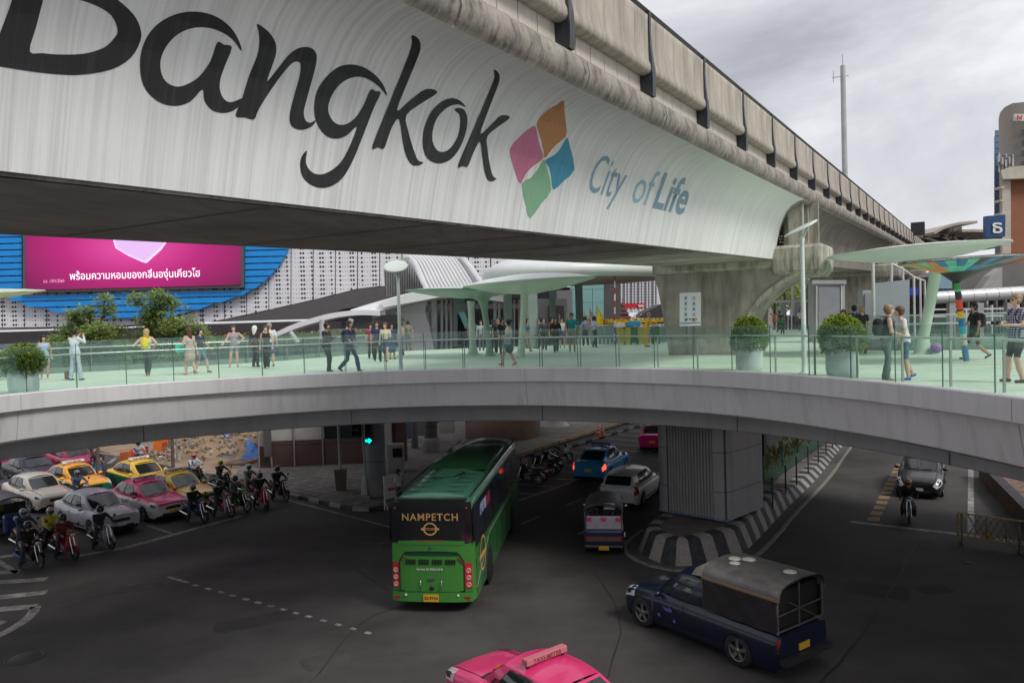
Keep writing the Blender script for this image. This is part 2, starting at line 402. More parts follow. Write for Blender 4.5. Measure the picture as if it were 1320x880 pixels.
# ---------------------------------------------------- central reservation with striped plinth
out = [(846, 685), (826, 700), (824, 710), (838, 720.6), (858, 727), (877, 730), (899, 728), (925, 722), (945, 716), (960, 711), (986, 685.5), (1010, 659), (1037, 633), (1059, 610), (1081, 581), (1100, 560)]
base = resample(cr([G(*p) for p in out], 5), .58)
med = empty('median', kind='structure')
apron = [p + Vector((0, 0, 0)) for p in base]
def offs(P, d):
    o = []
    for i, p in enumerate(P):
        t = (P[min(i + 1, len(P) - 1)] - P[max(i - 1, 0)]).to_2d().normalized(); o.append(p + Vector((-t.y, t.x, 0)) * d)
    return o
A_ = offs(base, -.55); m = MB(); m.grid([[p + Vector((0, 0, .004)), q + Vector((0, 0, .004)), ] for p, q in zip(A_, offs(base, .1))], smooth=False)
m.build('apron', M('apron_concrete', (.10, .09, .085), rough=.9, n=.25, ns=2), med)
edge_ = offs(base, -.5)
m = MB()
for a, b in zip(edge_, edge_[1:]): m.bar(a + Vector((0, 0, .02)), b + Vector((0, 0, .02)), .14, .04)
m.build('gutter_edge', conc, med)
def ph_(i):                                # plinth is tall round the pillar, low beyond it
    s = i * .58; return .78 if s < 14.0 else max(.32, .78 - (s - 14.0) * .13)
topc = []
for i in range(len(base) - 1):
    h0, h1 = ph_(i), ph_(i + 1)
    a, b = base[i], base[i + 1]; ai, bi = offs(base, .3)[i], offs(base, .3)[i + 1]; aj, bj = offs(base, .75)[i], offs(base, .75)[i + 1]
    zz = lambda p, z: Vector((p.x, p.y, z))
    m = MB(); r0 = [zz(a, 0), zz(a.lerp(ai, .25), h0 * .25), zz(ai, h0 * .93), zz(ai.lerp(aj, .3), h0), zz(aj, h0), zz(aj, 0)]
    r1 = [zz(b, 0), zz(b.lerp(bi, .25), h1 * .25), zz(bi, h1 * .93), zz(bi.lerp(bj, .3), h1), zz(bj, h1), zz(bj, 0)]
    cc = (a + b) / 2; g_ = .006; dd = (b - a).normalized() * g_
    r0 = [v + dd - cc for v in r0]; r1 = [v - dd - cc for v in r1]
    m.grid([r0, r1], smooth=False, closed=True); m.add(r0, [tuple(range(6))[::-1]]); m.add(r1, [tuple(range(6))])
    m.build('kerb_block', (kw, kb)[i % 2], med, cc)
inn = offs(base, .74)
left = [Vector((p.x, p.y, 0)) for p in inn]
m = MB()
far_l = G(843, 686); dv = Vector((.595, 1, 0)).normalized()
rowsN = []
for i, p in enumerate(left):
    h = ph_(i) - .03
    q = far_l + Vector((.55, .2, 0)) + dv * max(0, (p - far_l).dot(dv))
    if (p - far_l).dot(dv) < 0: q = far_l + Vector((.5, .3, 0))
    rowsN.append([Vector((p.x, p.y, h)), Vector((p.x, p.y, h)).lerp(Vector((q.x, q.y, h)), .5), Vector((q.x, q.y, h))])
m.grid(rowsN, smooth=False)
m.build('median_top', M('median_concrete', (.15, .13, .115), rough=.9, n=.3, ns=1.3, fine=.2), med)
# green posts and planting on the median
gp = M('green_post', (.02, .07, .05), rough=.5)
i0 = 0
for (x, y) in ((996, 654), (1013, 636), (1027, 622), (1042, 607), (1055, 594), (1065, 584), (1073, 575)):
    p = G(x, y, .42); o = MB().tube([(0, 0, -.1), (0, 0, 1.16)], .038, 8).lathe([(.05, 1.16), (.045, 1.2), (0, 1.22)], 8).build('bollard', gp, None, p)
    tag(o, ('nearest', 'second nearest', 'third nearest', 'middle', 'third farthest', 'second farthest', 'farthest')[i0] + ' slim dark green post in the row along the striped median kerb', 'bollard', 'green posts along the striped median kerb'); i0 += 1
for (x, y) in ((984, 620), (1009, 600), (1028, 583)):
    p = G(x, y, .42); o = MB().tube([(0, 0, -.1), (0, 0, 1.2)], .045, 8).lathe([(.05, 1.2), (0, 1.23)], 8).build('bollard', gp, None, p)
    tag(o, 'dark green post ' + {984: 'touching the right face of the clad pillar', 1009: 'among the median plants, middle of three', 1028: 'at the far end of the median plants'}[x], 'bollard', 'green posts beside the median plants')
grn = sheet('planting_bed', [G(978, 640, .4), G(1010, 610, .4), G(1075, 562, .4), G(1040, 556, .4), G(978, 590, .4)], .42, M('bed_green', (.03, .065, .045), rough=.9, n=.4, ns=3, bump=.5))
leafm = M('median_leaf', (.12, .15, .045), rough=.6, n=.4, ns=6)
leafy = M('median_leaf_dry', (.24, .17, .07), rough=.6, n=.4, ns=6)
pl = MB()
for i in range(30):
    t = i / 29; a = G(982 + t * 66 + random.uniform(-4, 4), 612 - t * 46 + random.uniform(-9, 8), .42)
    h = random.uniform(.7, 1.3)
    for k in range(16):
        an = random.uniform(0, 6.28); z0 = random.uniform(.05, h * .6); l = random.uniform(.3, .6); wd = random.uniform(.03, .06)
        b0 = a + Vector((math.cos(an) * .04, math.sin(an) * .04, z0)); tip = b0 + Vector((math.cos(an) * l * .55, math.sin(an) * l * .55, l * .8)); md = b0.lerp(tip, .5) + Vector((0, 0, .06)); sd_ = Vector((-math.sin(an), math.cos(an), 0)) * wd
        pl.add([b0, md + sd_, tip, md - sd_], [(0, 1, 2, 3)], 1 if random.random() < .3 else 0)
    pl.tube([a, a + Vector((0, 0, h * .8))], [.02, .008], 5)
tag(pl.build('median_undergrowth', [leafm, leafy], None, fix=False), kind='stuff')
# ------------------------------------------------------------ the ring shaped skywalk
DZ = 6.53
fasc = M('deck_grey_paint', (.68, .67, .67), rough=.5, n=.07, ns=.5, streak=.5, sk_c=(.40, .39, .38), sx=1.2, sy=1.2, sz=.08)
beamm = M('deck_beam_grey', (.46, .46, .47), rough=.5, n=.12, ns=.5, streak=.35, sk_c=(.27, .27, .28), sx=1.2, sy=1.2, sz=.1)
flr = M('green_deck_floor', (.50, .69, .54), rough=.55, n=.06, ns=.5, streak=.75, sk_c=(.86, .86, .66), sx=.25, sy=1.3, sz=1, s0=.47, s1=.62)
under = M('deck_underside', (.16, .16, .165), rough=.7)
near = [(-12.2, 12.3), (-13.3, 16), (-13.77, 19.03), (-13.46, 20.9), (-12.35, 22.5), (-10.55, 23.95), (-8.3, 25.2), (-5.78, 26.05), (-2.94, 26.3), (-.03, 25.85), (2.45, 24.8), (4.41, 23.4), (5.71, 22.04), (6.78, 20.35), (7.76, 18.08), (8.26, 16.5), (8.61, 14.85), (8.82, 13.2), (8.8, 11), (8.3, 8)]
far = [(-24, 16), (-23.5, 22), (-22, 28), (-20.3, 30.5), (-19.25, 31.9), (-16.8, 33.1), (-14.5, 34.6), (-12, 36.6), (-9.4, 40.6), (-6.5, 45), (-2, 47), (8, 47), (12.6, 46.9), (24, 74), (31, 73), (15.3, 33.5), (18.6, 29.2), (22, 27), (24, 22), (24, 12)]
def pair(K=6):
    a = cr([Vector((x, y, 0)) for x, y in near], K); b = []
    for i in range(len(far) - 1):
        for j in range(K): b.append(Vector((*far[i], 0)).lerp(Vector((*far[i + 1], 0)), j / K))
    b.append(Vector((*far[-1], 0)))
    return a, b
na, fb = pair()
deck = empty('skywalk_deck', label='curved grey elevated walkway with pale green floor spanning over the junction', cat='skywalk')
def up_(P, z): return [Vector((p.x, p.y, z)) for p in P]
m = MB(); m.grid([[Vector((*a.lerp(b, t).to_2d(), DZ)) for t in (0, .15, .5, 1)] for a, b in zip(na, fb)], smooth=False)
m.build('floor', flr, deck)
E_ = resample(na, .3)
def oc(d, z): return up_(offs(E_, d), z)
def strip(name, prof, mat, closed=False):
    m = MB()
    for (d0, z0), (d1, z1) in zip(prof, prof[1:]): m.grid([list(r) for r in zip(oc(d0, z0), oc(d1, z1))], smooth=True)
    return m.build(name, mat, deck)
strip('edge_lip', [(.3, DZ + .05), (.03, DZ + .05), (0, DZ + .02), (0, 6.12), (.14, 6.11)], fasc)
strip('fascia', [(.12, 6.12), (.13, 6.08), (.26, 5.3), (.3, 5.27), (2.2, 5.24)], fasc)
strip('support_beam', [(2.0, 5.3), (2.0, 4.56), (2.05, 4.53), (4.6, 4.53), (4.6, 5.3)], beamm)
m = MB(); m.grid([[Vector((*a.lerp(b, t).to_2d(), 5.26)) for t in (.02, .5, 1)] for a, b in zip(na, fb)], smooth=False)
m.grid([[Vector((b.x, b.y, 5.26)), Vector((b.x, b.y, DZ))] for b in fb], smooth=False)
m.build('underside', under, deck)
for i in range(2, len(E_) - 2, 20):        # joints of the beam plates
    p, q = oc(1.985, 5.25)[i], oc(1.985, 4.54)[i]; m = MB().bar(p, q, .02, .02); m.build('beam_joint', under, deck)
for i in range(30, len(E_) - 2, 52):
    for (d_, z_), (d2, z2) in (((-.004, DZ), (-.004, 6.13)), ((.125, 6.07), (.255, 5.3))): p, q = oc(d_, z_)[i], oc(d2, z2)[i]; m = MB().bar(p, q, .012, .01); m.build('plate_joint', M('joint_grey', (.40, .39, .38)), deck)
# the photographer's side of the ring
cam_e = [(-12.2, 12.3), (-10.6, 8.2), (-8, 4.9), (-4.5, 2.2), (0, 1.0), (4.2, 2.4), (6.8, 5), (8.3, 8)]
ca = cr([Vector((*p, 0)) for p in cam_e], 6); cb = offs(ca, -5)
m = MB(); m.grid([[up_([a], DZ)[0], up_([b], DZ)[0]] for a, b in zip(ca, cb)], smooth=False)
m.grid([[up_([a], DZ)[0], up_([a], 5.3)[0], up_([b], 5.3)[0], up_([b], DZ)[0]] for a, b in zip(ca, cb)], smooth=False)
tag(m.build('skywalk_near_side', [fasc]), 'near side of the grey ring walkway where the photographer stands', 'skywalk')
# ------------------------------------------------------------ glass balustrades
gl_m = glassmat('balustrade_glass', (.94, .985, .965), refl=.055, alpha=.95)
gl_e = M('glass_edge_green', (.05, .14, .11), rough=.3)
steel = M('brushed_steel', (.62, .63, .60), rough=.3, metal=.7, n=.05)
steel_d = M('post_steel', (.33, .36, .33), rough=.4, metal=.6, n=.05)
def balustrade(P, root, ins=.22, h=1.27, step=1.4, hr=1.02, post=True):
    Q = resample(P, step); sgn = 1 if ins > 0 else -1
    for a, b in zip(Q, Q[1:]):
        d = (b - a); n = Vector((-d.y, d.x, 0)).normalized(); l = d.length
        c_ = (a + b) / 2 + Vector((0, 0, DZ + .03 + h / 2)) + n * .06 * sgn
        rz = math.atan2(d.y, d.x)
        MB().box((0, 0, 0), (l - .03, .014, h)).build('glass_panel', gl_m, root, c_, (0, 0, rz), fix=False)
        MB().box((0, 0, 0), (.018, .02, h)).build('panel_edge', gl_e, root, a + Vector((0, 0, DZ + .03 + h / 2)) + n * .06 * sgn, (0, 0, rz), fix=False)
        if post:
            MB().box((0, 0, 0), (.022, .05, hr)).build('post', steel_d, root, a + d * .02 + n * ins + Vector((0, 0, DZ + hr / 2)), (0, 0, rz), fix=False)
    H = [p + Vector((0, 0, DZ + hr)) for p in offs(resample(P, .35), ins)]
    MB().tube(H, .026, 8).build('handrail', steel, root)
rail = empty('glass_balustrade', label='long curved glass balustrade with steel handrail along the near edge of the walkway', cat='balustrade')
balustrade([Vector((p.x, p.y, 0)) for p in offs(na, .08)], rail, step=1.33)
rail2 = empty('glass_balustrade', label='glass balustrade on the far edge of the walkway in front of the trees', cat='balustrade')
lf = cr([Vector((*p, 0)) for p in far[2:10]], 5)
balustrade(offs(lf, -.3), rail2, ins=-.2, step=2.1)
kerbm = M('deck_upstand', (.24, .245, .25), rough=.6)
m = MB(); q = offs(lf, -.12)
for a, b in zip(q, q[1:]): m.bar(up_([a], DZ + .1)[0], up_([b], DZ + .1)[0], .3, .22)
m.build('upstand', kerbm, rail2)
rail3 = empty('glass_balustrade', label='glass balustrade on the far right side of the walkway behind the painted column', cat='balustrade')
rf = cr([Vector((*p, 0)) for p in ((14.0, 33.6), (14.6, 30.6), (18.6, 28.9), (22, 26.8), (24, 24))], 5)
balustrade(offs(rf, -.1), rail3, ins=-.2, step=1.9)
m = MB(); q = offs(rf, .12)
for a, b in zip(q, q[1:]):
    m.bar(up_([a], DZ + .2)[0], up_([b], DZ + .2)[0], .25, .45)
    m.bar(up_([a], DZ + 1.35)[0], up_([b], DZ + 1.35)[0], .07, .05, 1)
    m.bar(up_([a], DZ + .45)[0], up_([b], DZ + .45)[0], .05, .03, 1)
m.build('upstand', [kerbm, steel], rail3)
# ------------------------------------------------------------ the clad pillar on the median
clad = M('pillar_cladding', (.33, .335, .34), rough=.42, metal=.25, n=.08, ns=.7, streak=.3, sk_c=(.2, .2, .2), sx=1, sy=1, sz=.1)
ribm = M('pillar_ribs', (.30, .29, .28), rough=.55, metal=.1, n=.08)
pil = empty('clad_pillar', loc=(0, 0, 0), label='grey metal clad pillar with ribbed face standing on the striped median', cat='pillar')
pa, pc, pd = Vector((5.21, 29.02, 0)), Vector((7.35, 27.05, 0)), Vector((9.25, 28.95, 0))
pb = pa + (pd - pc)
e1, e2 = (pc - pa), (pd - pc); l1, l2 = e1.length, e2.length; e1.normalize(); e2.normalize()
rr = .42
for lev, (z0, z1) in enumerate(((.86, 1.85), (1.87, 3.25), (3.27, 5.3))):
    def pan(name, pts, mat=clad):
        m = MB(); rows = [[Vector((p.x, p.y, z0)), Vector((p.x, p.y, z1))] for p in pts]; m.grid(rows, smooth=len(pts) > 3)
        m.build(name, mat, pil)
    def corner(c, a, b):                   # quarter round between edge directions
        return [c + a * rr * (1 - math.sin(t)) + b * rr * (1 - math.cos(t)) for t in [math.pi / 2 * i / 6 for i in range(7)]]
    pan('corner_panel', [pa + e1 * .55, pa + e1 * .45] + corner(pa, e1, e2)[::1])
    pan('corner_panel', [pc - e1 * .5] + corner(pc, -e1, e2))
    pan('flat_panel', [pc + e2 * (rr + .01), pc + e2 * (l2 * .6)])
    pan('flat_panel', [pc + e2 * (l2 * .6 + .012), pd - e2 * .2])
    pan('corner_panel', [pd - e2 * .19, pd, pd - e1 * .6])
    pan('flat_panel', [pa + e2 * rr, pb, pd - e1 * .6])
a = pa + e1 * .56; b = pc - e1 * .51
m = MB(); L_ = (b - a).length; nrm = -e2; k = 15; pts = []
for i in range(k):
    t0 = i / k
    for f, o in ((0, -.05), (.3, -.05), (.42, 0), (.88, 0)): pts.append(a + (b - a) * ((i + f) / k) + nrm * o)
pts.append(b + nrm * -.05)
m.grid([[Vector((p.x, p.y, .92)), Vector((p.x, p.y, 5.3))] for p in pts], smooth=False)
m.build('ribbed_panel', ribm, pil)
m = MB().box((0, 0, 3.05), (l1 - .25, l2 - .25, 4.3)); o = m.build('core', M('pillar_core', (.06, .06, .06)), pil, (pa + pd) / 2 + Vector((0, 0, 0)), (0, 0, math.atan2(e1.y, e1.x)))
o.location = ((pa + pd) / 2).to_3d()
bx('base_plate', ((pa + pd) / 2) + Vector((0, 0, .87)), (l1 - .12, l2 - .12, .07), M('pillar_base', (.12, .2, .32), rough=.5), pil, math.atan2(e1.y, e1.x))
# ------------------------------------------------------------ railway viaduct
U = Vector((.511, .859, 0)).normalized(); Nn = Vector((.859, -.511, 0)).normalized(); GR = .0258
def VP_(q, s, h): return U * s - Nn * q + Vector((0, 0, CZ + h + GR * (s + 3.88)))
vcon = M('viaduct_concrete', (.30, .275, .235), rough=.85, n=.25, ns=.6, fine=.12, bump=.35, bs=14, streak=.75, sk_c=(.07, .06, .05), sx=1.3, sy=1.3, sz=.25, s0=.46, s1=.68, ax=tuple(U))
vsof = M('soffit_concrete', (.34, .31, .27), rough=.9, n=.35, ns=.5, fine=.15, bump=.4, bs=10, streak=.6, sk_c=(.17, .15, .13), sx=1.2, sy=.15, sz=1)
vpan = M('parapet_concrete', (.43, .385, .325), rough=.8, n=.22, ns=.8, bump=.2, bs=16, streak=.7, sk_c=(.14, .115, .095), sx=1.8, sy=1.8, sz=.18, s0=.45, s1=.7, ax=tuple(U))
vcor = M('cornice_concrete', (.30, .27, .23), rough=.85, n=.3, ns=1.4, bump=.4, bs=16, streak=.8, sk_c=(.055, .048, .04), sx=3, sy=3, sz=1.2, s0=.47, s1=.66, ax=tuple(U))
fin = M('black_fin', (.035, .037, .045), rough=.45, n=.1)
ban = M('white_banner', (.82, .84, .81), rough=.55, n=.05, ns=.7, streak=.7, sk_c=(.37, .345, .33), sx=6, sy=6, sz=.07, s0=.45, s1=.78, ax=tuple(U))
sleep = M('strip_panel', (.56, .51, .45), rough=.8, n=.12, ns=1.5, streak=.5, sk_c=(.3, .26, .22), sx=3, sy=3, sz=.3)
via = empty('railway_viaduct', label='long weathered concrete railway viaduct crossing above the walkway', cat='viaduct')
S0, S1 = -14.0, 118.0
sp = 3.6; SB = 10.96 - 7 * sp               # parapet joint rhythm
web = [(6.53, 1.09), (6.44, 1.5), (6.34, 1.9), (6.23, 2.25), (6.09, 2.55), (5.93, 2.8), (5.74, 2.98), (5.47, 3.12), (5.25, 3.16)]
SE = 30.8                                  # end of the banner at the first pier
def ext(name, prof, s0, s1, mat, step=6, smooth=True, caps=False):
    n = max(1, int((s1 - s0) / step)); m = MB()
    rows = [[VP_(q, s0 + (s1 - s0) * i / n, h) for q, h in prof] for i in range(n + 1)]
    m.grid(rows, smooth=smooth)
    if caps: k = len(prof); m.add(rows[0], [tuple(range(k))]); m.add(rows[-1], [tuple(range(k))])
    return m.build(name, mat, via)
gsec = [(6.56, 1.06)] + [(q + .03, h) for q, h in web[1:]] + [(5.3, 3.7), (12.6, 3.72), (12.4, 3.2), (11.4, 2.6), (10.8, 1.06)]
ext('box_girder', gsec + [gsec[0]], S0, SE + .05, vcon, caps=True, smooth=False)
def girder(sa, sb):
    ext('box_girder', gsec + [gsec[0]], sa, sb, vcon, caps=True, smooth=False)
girder(SE + 1.3, 66.5); girder(67.8, S1)
ext('girder_soffit', [(6.57, 1.05), (10.79, 1.05)], S0, SE + .05, vsof, step=3, smooth=False)
for s in [3.0 * i - 12 for i in range(15)]:
    if s < SE: m = MB().bar(VP_(6.6, s, 1.047), VP_(10.7, s, 1.047), .05, .012); m.build('segment_joint', under, via)
m = MB(); m.grid([[VP_(q - .015, S0 + (SE - .85 * min(1, (h - 1.09) / 2) ** 1.5 - S0) * i / 30, h) for q, h in web] for i in range(31)]); m.build('banner', ban, via)
# cornice: half round kerb cast in segments
co = [(5.55, 3.12), (5.36, 3.14), (5.22, 3.24), (5.15, 3.42), (5.2, 3.62), (5.32, 3.74), (5.5, 3.78), (5.6, 3.78), (5.6, 3.12)]
sh_c = {}
for i in range(60):
    s0 = SB - 2 * sp + i * sp + .35
    if s0 > S1: break
    m = MB(); g0 = .012 if i % 2 else .035
    r0 = [VP_(q, s0 + g0, h) for q, h in co]; r1 = [VP_(q, s0 + sp - .012, h) for q, h in co]
    m.grid([r0, [a.lerp(b, .5) for a, b in zip(r0, r1)], r1], smooth=True); m.add(r0, [tuple(range(9))]); m.add(r1, [tuple(range(9))])
    c = VP_(5.4, s0, 3.4); m.v = [tuple(Vector(v) - c) for v in m.v]
    m.build('cornice_segment', vcor, via, c)
# light strip panels above the cornice, curved parapet panels and black fins
pp = [(5.62, 4.2), (5.44, 4.17), (5.33, 4.2), (5.30, 4.27), (5.31, 4.36), (5.345, 4.45), (5.36, 4.7), (5.362, 5.0), (5.36, 5.22), (5.355, 5.33), (5.42, 5.37), (5.62, 5.37)]
base_me = {}
for i in range(60):
    s0 = SB - 2 * sp + i * sp
    if s0 + sp > S1: break
    m = MB(); r0 = [VP_(q, s0 + .05, h) for q, h in pp]; r1 = [VP_(q, s0 + sp - .05, h) for q, h in pp]; c = VP_(5.5, s0, 4.6)
    m.grid([r0, [a.lerp(b, .5) for a, b in zip(r0, r1)], r1], smooth=True, closed=True); m.add(r0, [tuple(range(12))]); m.add(r1, [tuple(range(12))])
    m.v = [tuple(Vector(v) - c) for v in m.v]; m.build('parapet_panel', vpan, via, c)
    m = MB(); r = [(5.68, 3.76), (5.30, 3.76), (5.29, 3.9), (5.285, 4.1), (5.28, 4.25), (5.28, 4.34), (5.31, 4.5), (5.34, 4.76), (5.35, 5.02), (5.345, 5.40), (5.68, 5.40)]
    fw_ = lambda h: .09 if h < 4.2 else .045
    r0 = [VP_(q - .02, s0 - fw_(h), h) for q, h in r]; r1 = [VP_(q - .02, s0 + fw_(h), h) for q, h in r]
    m.grid([r0, r1], smooth=False, closed=True); m.add(r0, [tuple(range(11))]); m.add(r1, [tuple(range(11))])
    m.v = [tuple(Vector(v) - c) for v in m.v]; m.build('fin', fin, via, c)
    if s0 < 46:
        for k in range(6):
            a = s0 + .08 + k * .575; m = MB(); m.bar(VP_(5.56, a, 4.0), VP_(5.56, a + .555, 4.0), .06, .56)
            c2 = VP_(5.56, a, 4.0); m.v = [tuple(Vector(v) - c2) for v in m.v]; m.build('strip_panel', sleep, via, c2)
    else:
        ext('strip_panel', [(5.55, 3.74), (5.55, 4.25)], s0, s0 + sp, sleep, smooth=False)
ext('top_rail', [(5.4, 5.40), (5.34, 5.43), (5.4, 5.47), (5.46, 5.43), (5.4, 5.40)], S0, S1, M('rail_dark', (.08, .08, .085), rough=.5), smooth=True)
ext('deck_slab', [(5.7, 3.8), (5.7, 5.3), (6.0, 5.3), (6.0, 3.85), (12.2, 3.85), (12.2, 5.3), (12.6, 5.3), (12.6, 3.75)], S0, S1, vcon, smooth=False)
# ---------------------------------------------------- lettering printed on the banner
def onban(px, py, off=.004):
    v = ray(px, py); A = -v.dot(Nn); B = v.z - GR * v.dot(U)
    pr = [(q - .015 - off, h + .1001) for q, h in web]
    pr = [(pr[0][0] + .02, pr[0][1] - .3)] + pr + [(4.2, 3.35 + .1)]
    best = None
    for (q0, h0), (q1, h1) in zip(pr, pr[1:]):
        # t*(A,B) = p0 + k*(p1-p0)
        dq, dh = q1 - q0, h1 - h0; det = A * -dh + B * dq
        if abs(det) < 1e-9: continue
        t = (q0 * -dh + h0 * dq) / det; k = (A * h0 - B * q0) / det
        if -1e-6 <= k <= 1 + 1e-6 and t > 0 and (best is None or t < best): best = t
    if best is None: best = pr[1][0] / A
    return Vector((0, 0, CZ)) + v * best
def decal(name, loops, mat, parent, k=3, off=.004, sp_=7.0, conv=None):
    vs = []; es = []; P = []
    for lp in loops:
        c = crc([Vector((x, y)) for x, y in lp], k) if k > 1 else [Vector(p) for p in lp]
        b = len(vs); vs += [Vector((p.x, p.y)) for p in c]; es += [(b + i, b + (i + 1) % len(c)) for i in range(len(c))]; P.append(c)
    xs = [p.x for p in vs]; ys = [p.y for p in vs]
    x = min(xs) + sp_
    while x < max(xs):
        y = min(ys) + sp_
        while y < max(ys):
            if inside((x, y), P[0]): vs.append(Vector((x + .13 * math.sin(y), y + .11 * math.cos(x))))
            y += sp_
        x += sp_
    r = geometry.delaunay_2d_cdt(vs, es, [], 0, 1e-4)
    ov, fs = r[0], r[2]; keep = []
    for f in fs:
        c = sum((ov[i] for i in f), Vector((0, 0))) / len(f)
        if sum(inside(c, q) for q in P) % 2: keep.append(f)
    m = MB(); m.add([(conv or onban)(p.x, p.y, off) for p in ov], keep)
    return m.build(name, mat, parent)
ink = M('banner_black_print', (.018, .018, .02), rough=.5, n=.1, streak=.8, sk_c=(.075, .065, .065), sx=7, sy=7, sz=.06, s0=.5, s1=.76, ax=tuple(U))
def Z1(P): return [(x / 3, y / 3) for x, y in P]
def Z2(P): return [(360 + x / 3, y / 3) for x, y in P]
B_o = [(60, -110), (50, -10), (0, 128), (-28, 200), (-50, 250), (0, 258), (120, 277), (220, 288), (315, 290), (430, 270), (505, 225), (543, 160), (543, 110), (515, 55), (455, 0), (380, -50), (250, -90)]
B_h = [(178, -22), (165, 10), (140, 105), (115, 199), (165, 206), (220, 211), (320, 209), (400, 186), (442, 148), (455, 118), (432, 62), (370, 22), (285, -5)]
a_o = [(935, 200), (925, 160), (893, 108), (842, 68), (780, 48), (715, 48), (655, 66), (600, 103), (560, 160), (542, 230), (548, 310), (575, 362), (625, 400), (685, 410), (738, 392), (783, 346), (790, 388), (818, 425), (862, 438), (903, 428), (932, 402), (938, 380), (895, 396), (866, 383), (850, 345), (853, 305), (870, 255), (897, 184), (867, 174), (840, 165), (815, 235), (770, 297), (720, 328), (680, 335), (642, 316), (622, 275), (624, 222), (652, 168), (698, 127), (755, 108), (815, 110), (870, 132), (905, 160)]
n_o = [(995, 93), (1040, 125), (1065, 165), (1068, 205), (1055, 250), (1033, 315), (1075, 265), (1120, 210), (1160, 185), (1200, 185), (1222, 205), (1224, 240), (1210, 300), (1185, 390), (1175, 435), (1182, 466), (1200, 475), (1222, 465), (1205, 490), (1165, 503), (1130, 490), (1120, 455), (1130, 400), (1158, 300), (1163, 255), (1155, 240), (1130, 245), (1090, 290), (1040, 360), (1000, 425), (983, 462), (947, 455), (911, 448), (935, 385), (965, 290), (995, 215), (1003, 165), (1001, 125)]
g_o = [(418, 372), (400, 325), (365, 285), (320, 258), (270, 250), (225, 262), (180, 300), (145, 355), (135, 420), (145, 475), (175, 520), (215, 537), (260, 525), (300, 490), (275, 560), (240, 625), (200, 660), (160, 675), (125, 665), (103, 630), (107, 583), (85, 610), (82, 650), (95, 690), (130, 718), (175, 727), (220, 710), (255, 675), (290, 610), (330, 510), (365, 420), (392, 360), (372, 353), (352, 348), (325, 410), (290, 460), (250, 483), (215, 475), (192, 440), (192, 400), (215, 350), (250, 315), (295, 298), (340, 305), (385, 335)]
k_o = [(512, 137), (538, 150), (547, 180), (538, 218), (500, 310), (455, 428), (508, 386), (568, 345), (612, 358), (550, 400), (491, 447), (500, 510), (520, 580), (537, 620), (557, 628), (540, 640), (513, 637), (492, 605), (478, 550), (464, 462), (440, 485), (422, 530), (405, 575), (382, 570), (360, 565), (430, 390), (500, 215), (513, 165)]
o_o = [(722, 415), (702, 392), (670, 380), (630, 392), (590, 430), (562, 490), (555, 550), (565, 600), (590, 625), (625, 632), (665, 615), (700, 570), (722, 510), (728, 460), (715, 425), (690, 418), (678, 426), (697, 445), (700, 480), (690, 530), (660, 575), (630, 588), (608, 578), (593, 545), (595, 500), (612, 455), (645, 420), (680, 405), (705, 408)]
k2_o = [(830, 270), (848, 283), (852, 310), (838, 352), (808, 430), (778, 518), (820, 482), (858, 447), (893, 455), (845, 492), (805, 528), (806, 580), (815, 640), (826, 680), (840, 692), (820, 702), (803, 690), (792, 650), (785, 600), (777, 549), (760, 572), (744, 608), (728, 645), (710, 642), (692, 638), (755, 490), (820, 335), (832, 300)]
let = empty('banner_lettering', label='black brush lettering reading Bangkok on the white viaduct banner', cat='lettering')
decal('letter', [Z1(B_o), Z1(B_h)], ink, let)
for i, P in enumerate((Z1(a_o), Z1(n_o), Z2(g_o), Z2(k_o), Z2(o_o), Z2(k2_o))): decal('letter', [P], ink, let, off=.004 + .0006 * i)
logo = empty('banner_emblem', label='four petal emblem in orange, pink, blue and green on the banner', cat='emblem')
for P, c, nm in (([(1100, 388), (1103, 430), (1110, 490), (1107, 530), (1070, 560), (1045, 590), (1026, 613), (1022, 580), (1010, 530), (997, 490), (1005, 460), (1040, 425), (1075, 405)], (.50, .20, .05), 'orange'),
    ([(992, 490), (1000, 530), (1012, 575), (1022, 612), (985, 640), (955, 670), (937, 707), (925, 700), (905, 640), (892, 578), (930, 530), (970, 495)], (.58, .15, .27), 'pink'),
    ([(1113, 532), (1125, 570), (1142, 655), (1100, 700), (1060, 735), (1052, 690), (1045, 650), (1028, 620), (1065, 600), (1090, 570)], (.02, .27, .42), 'blue'),
    ([(1022, 617), (1035, 650), (1052, 735), (1015, 785), (970, 845), (955, 800), (938, 710), (970, 690), (1000, 655)], (.20, .43, .25), 'green')):
    o = decal('petal', [Z2(P)], M('print_' + nm, c, rough=.5, n=.08, streak=.5, sk_c=tuple(min(1, x * .55 + .22) for x in c), sx=7, sy=7, sz=.06, ax=tuple(U)), logo, k=2); o['label'] = nm + ' petal'
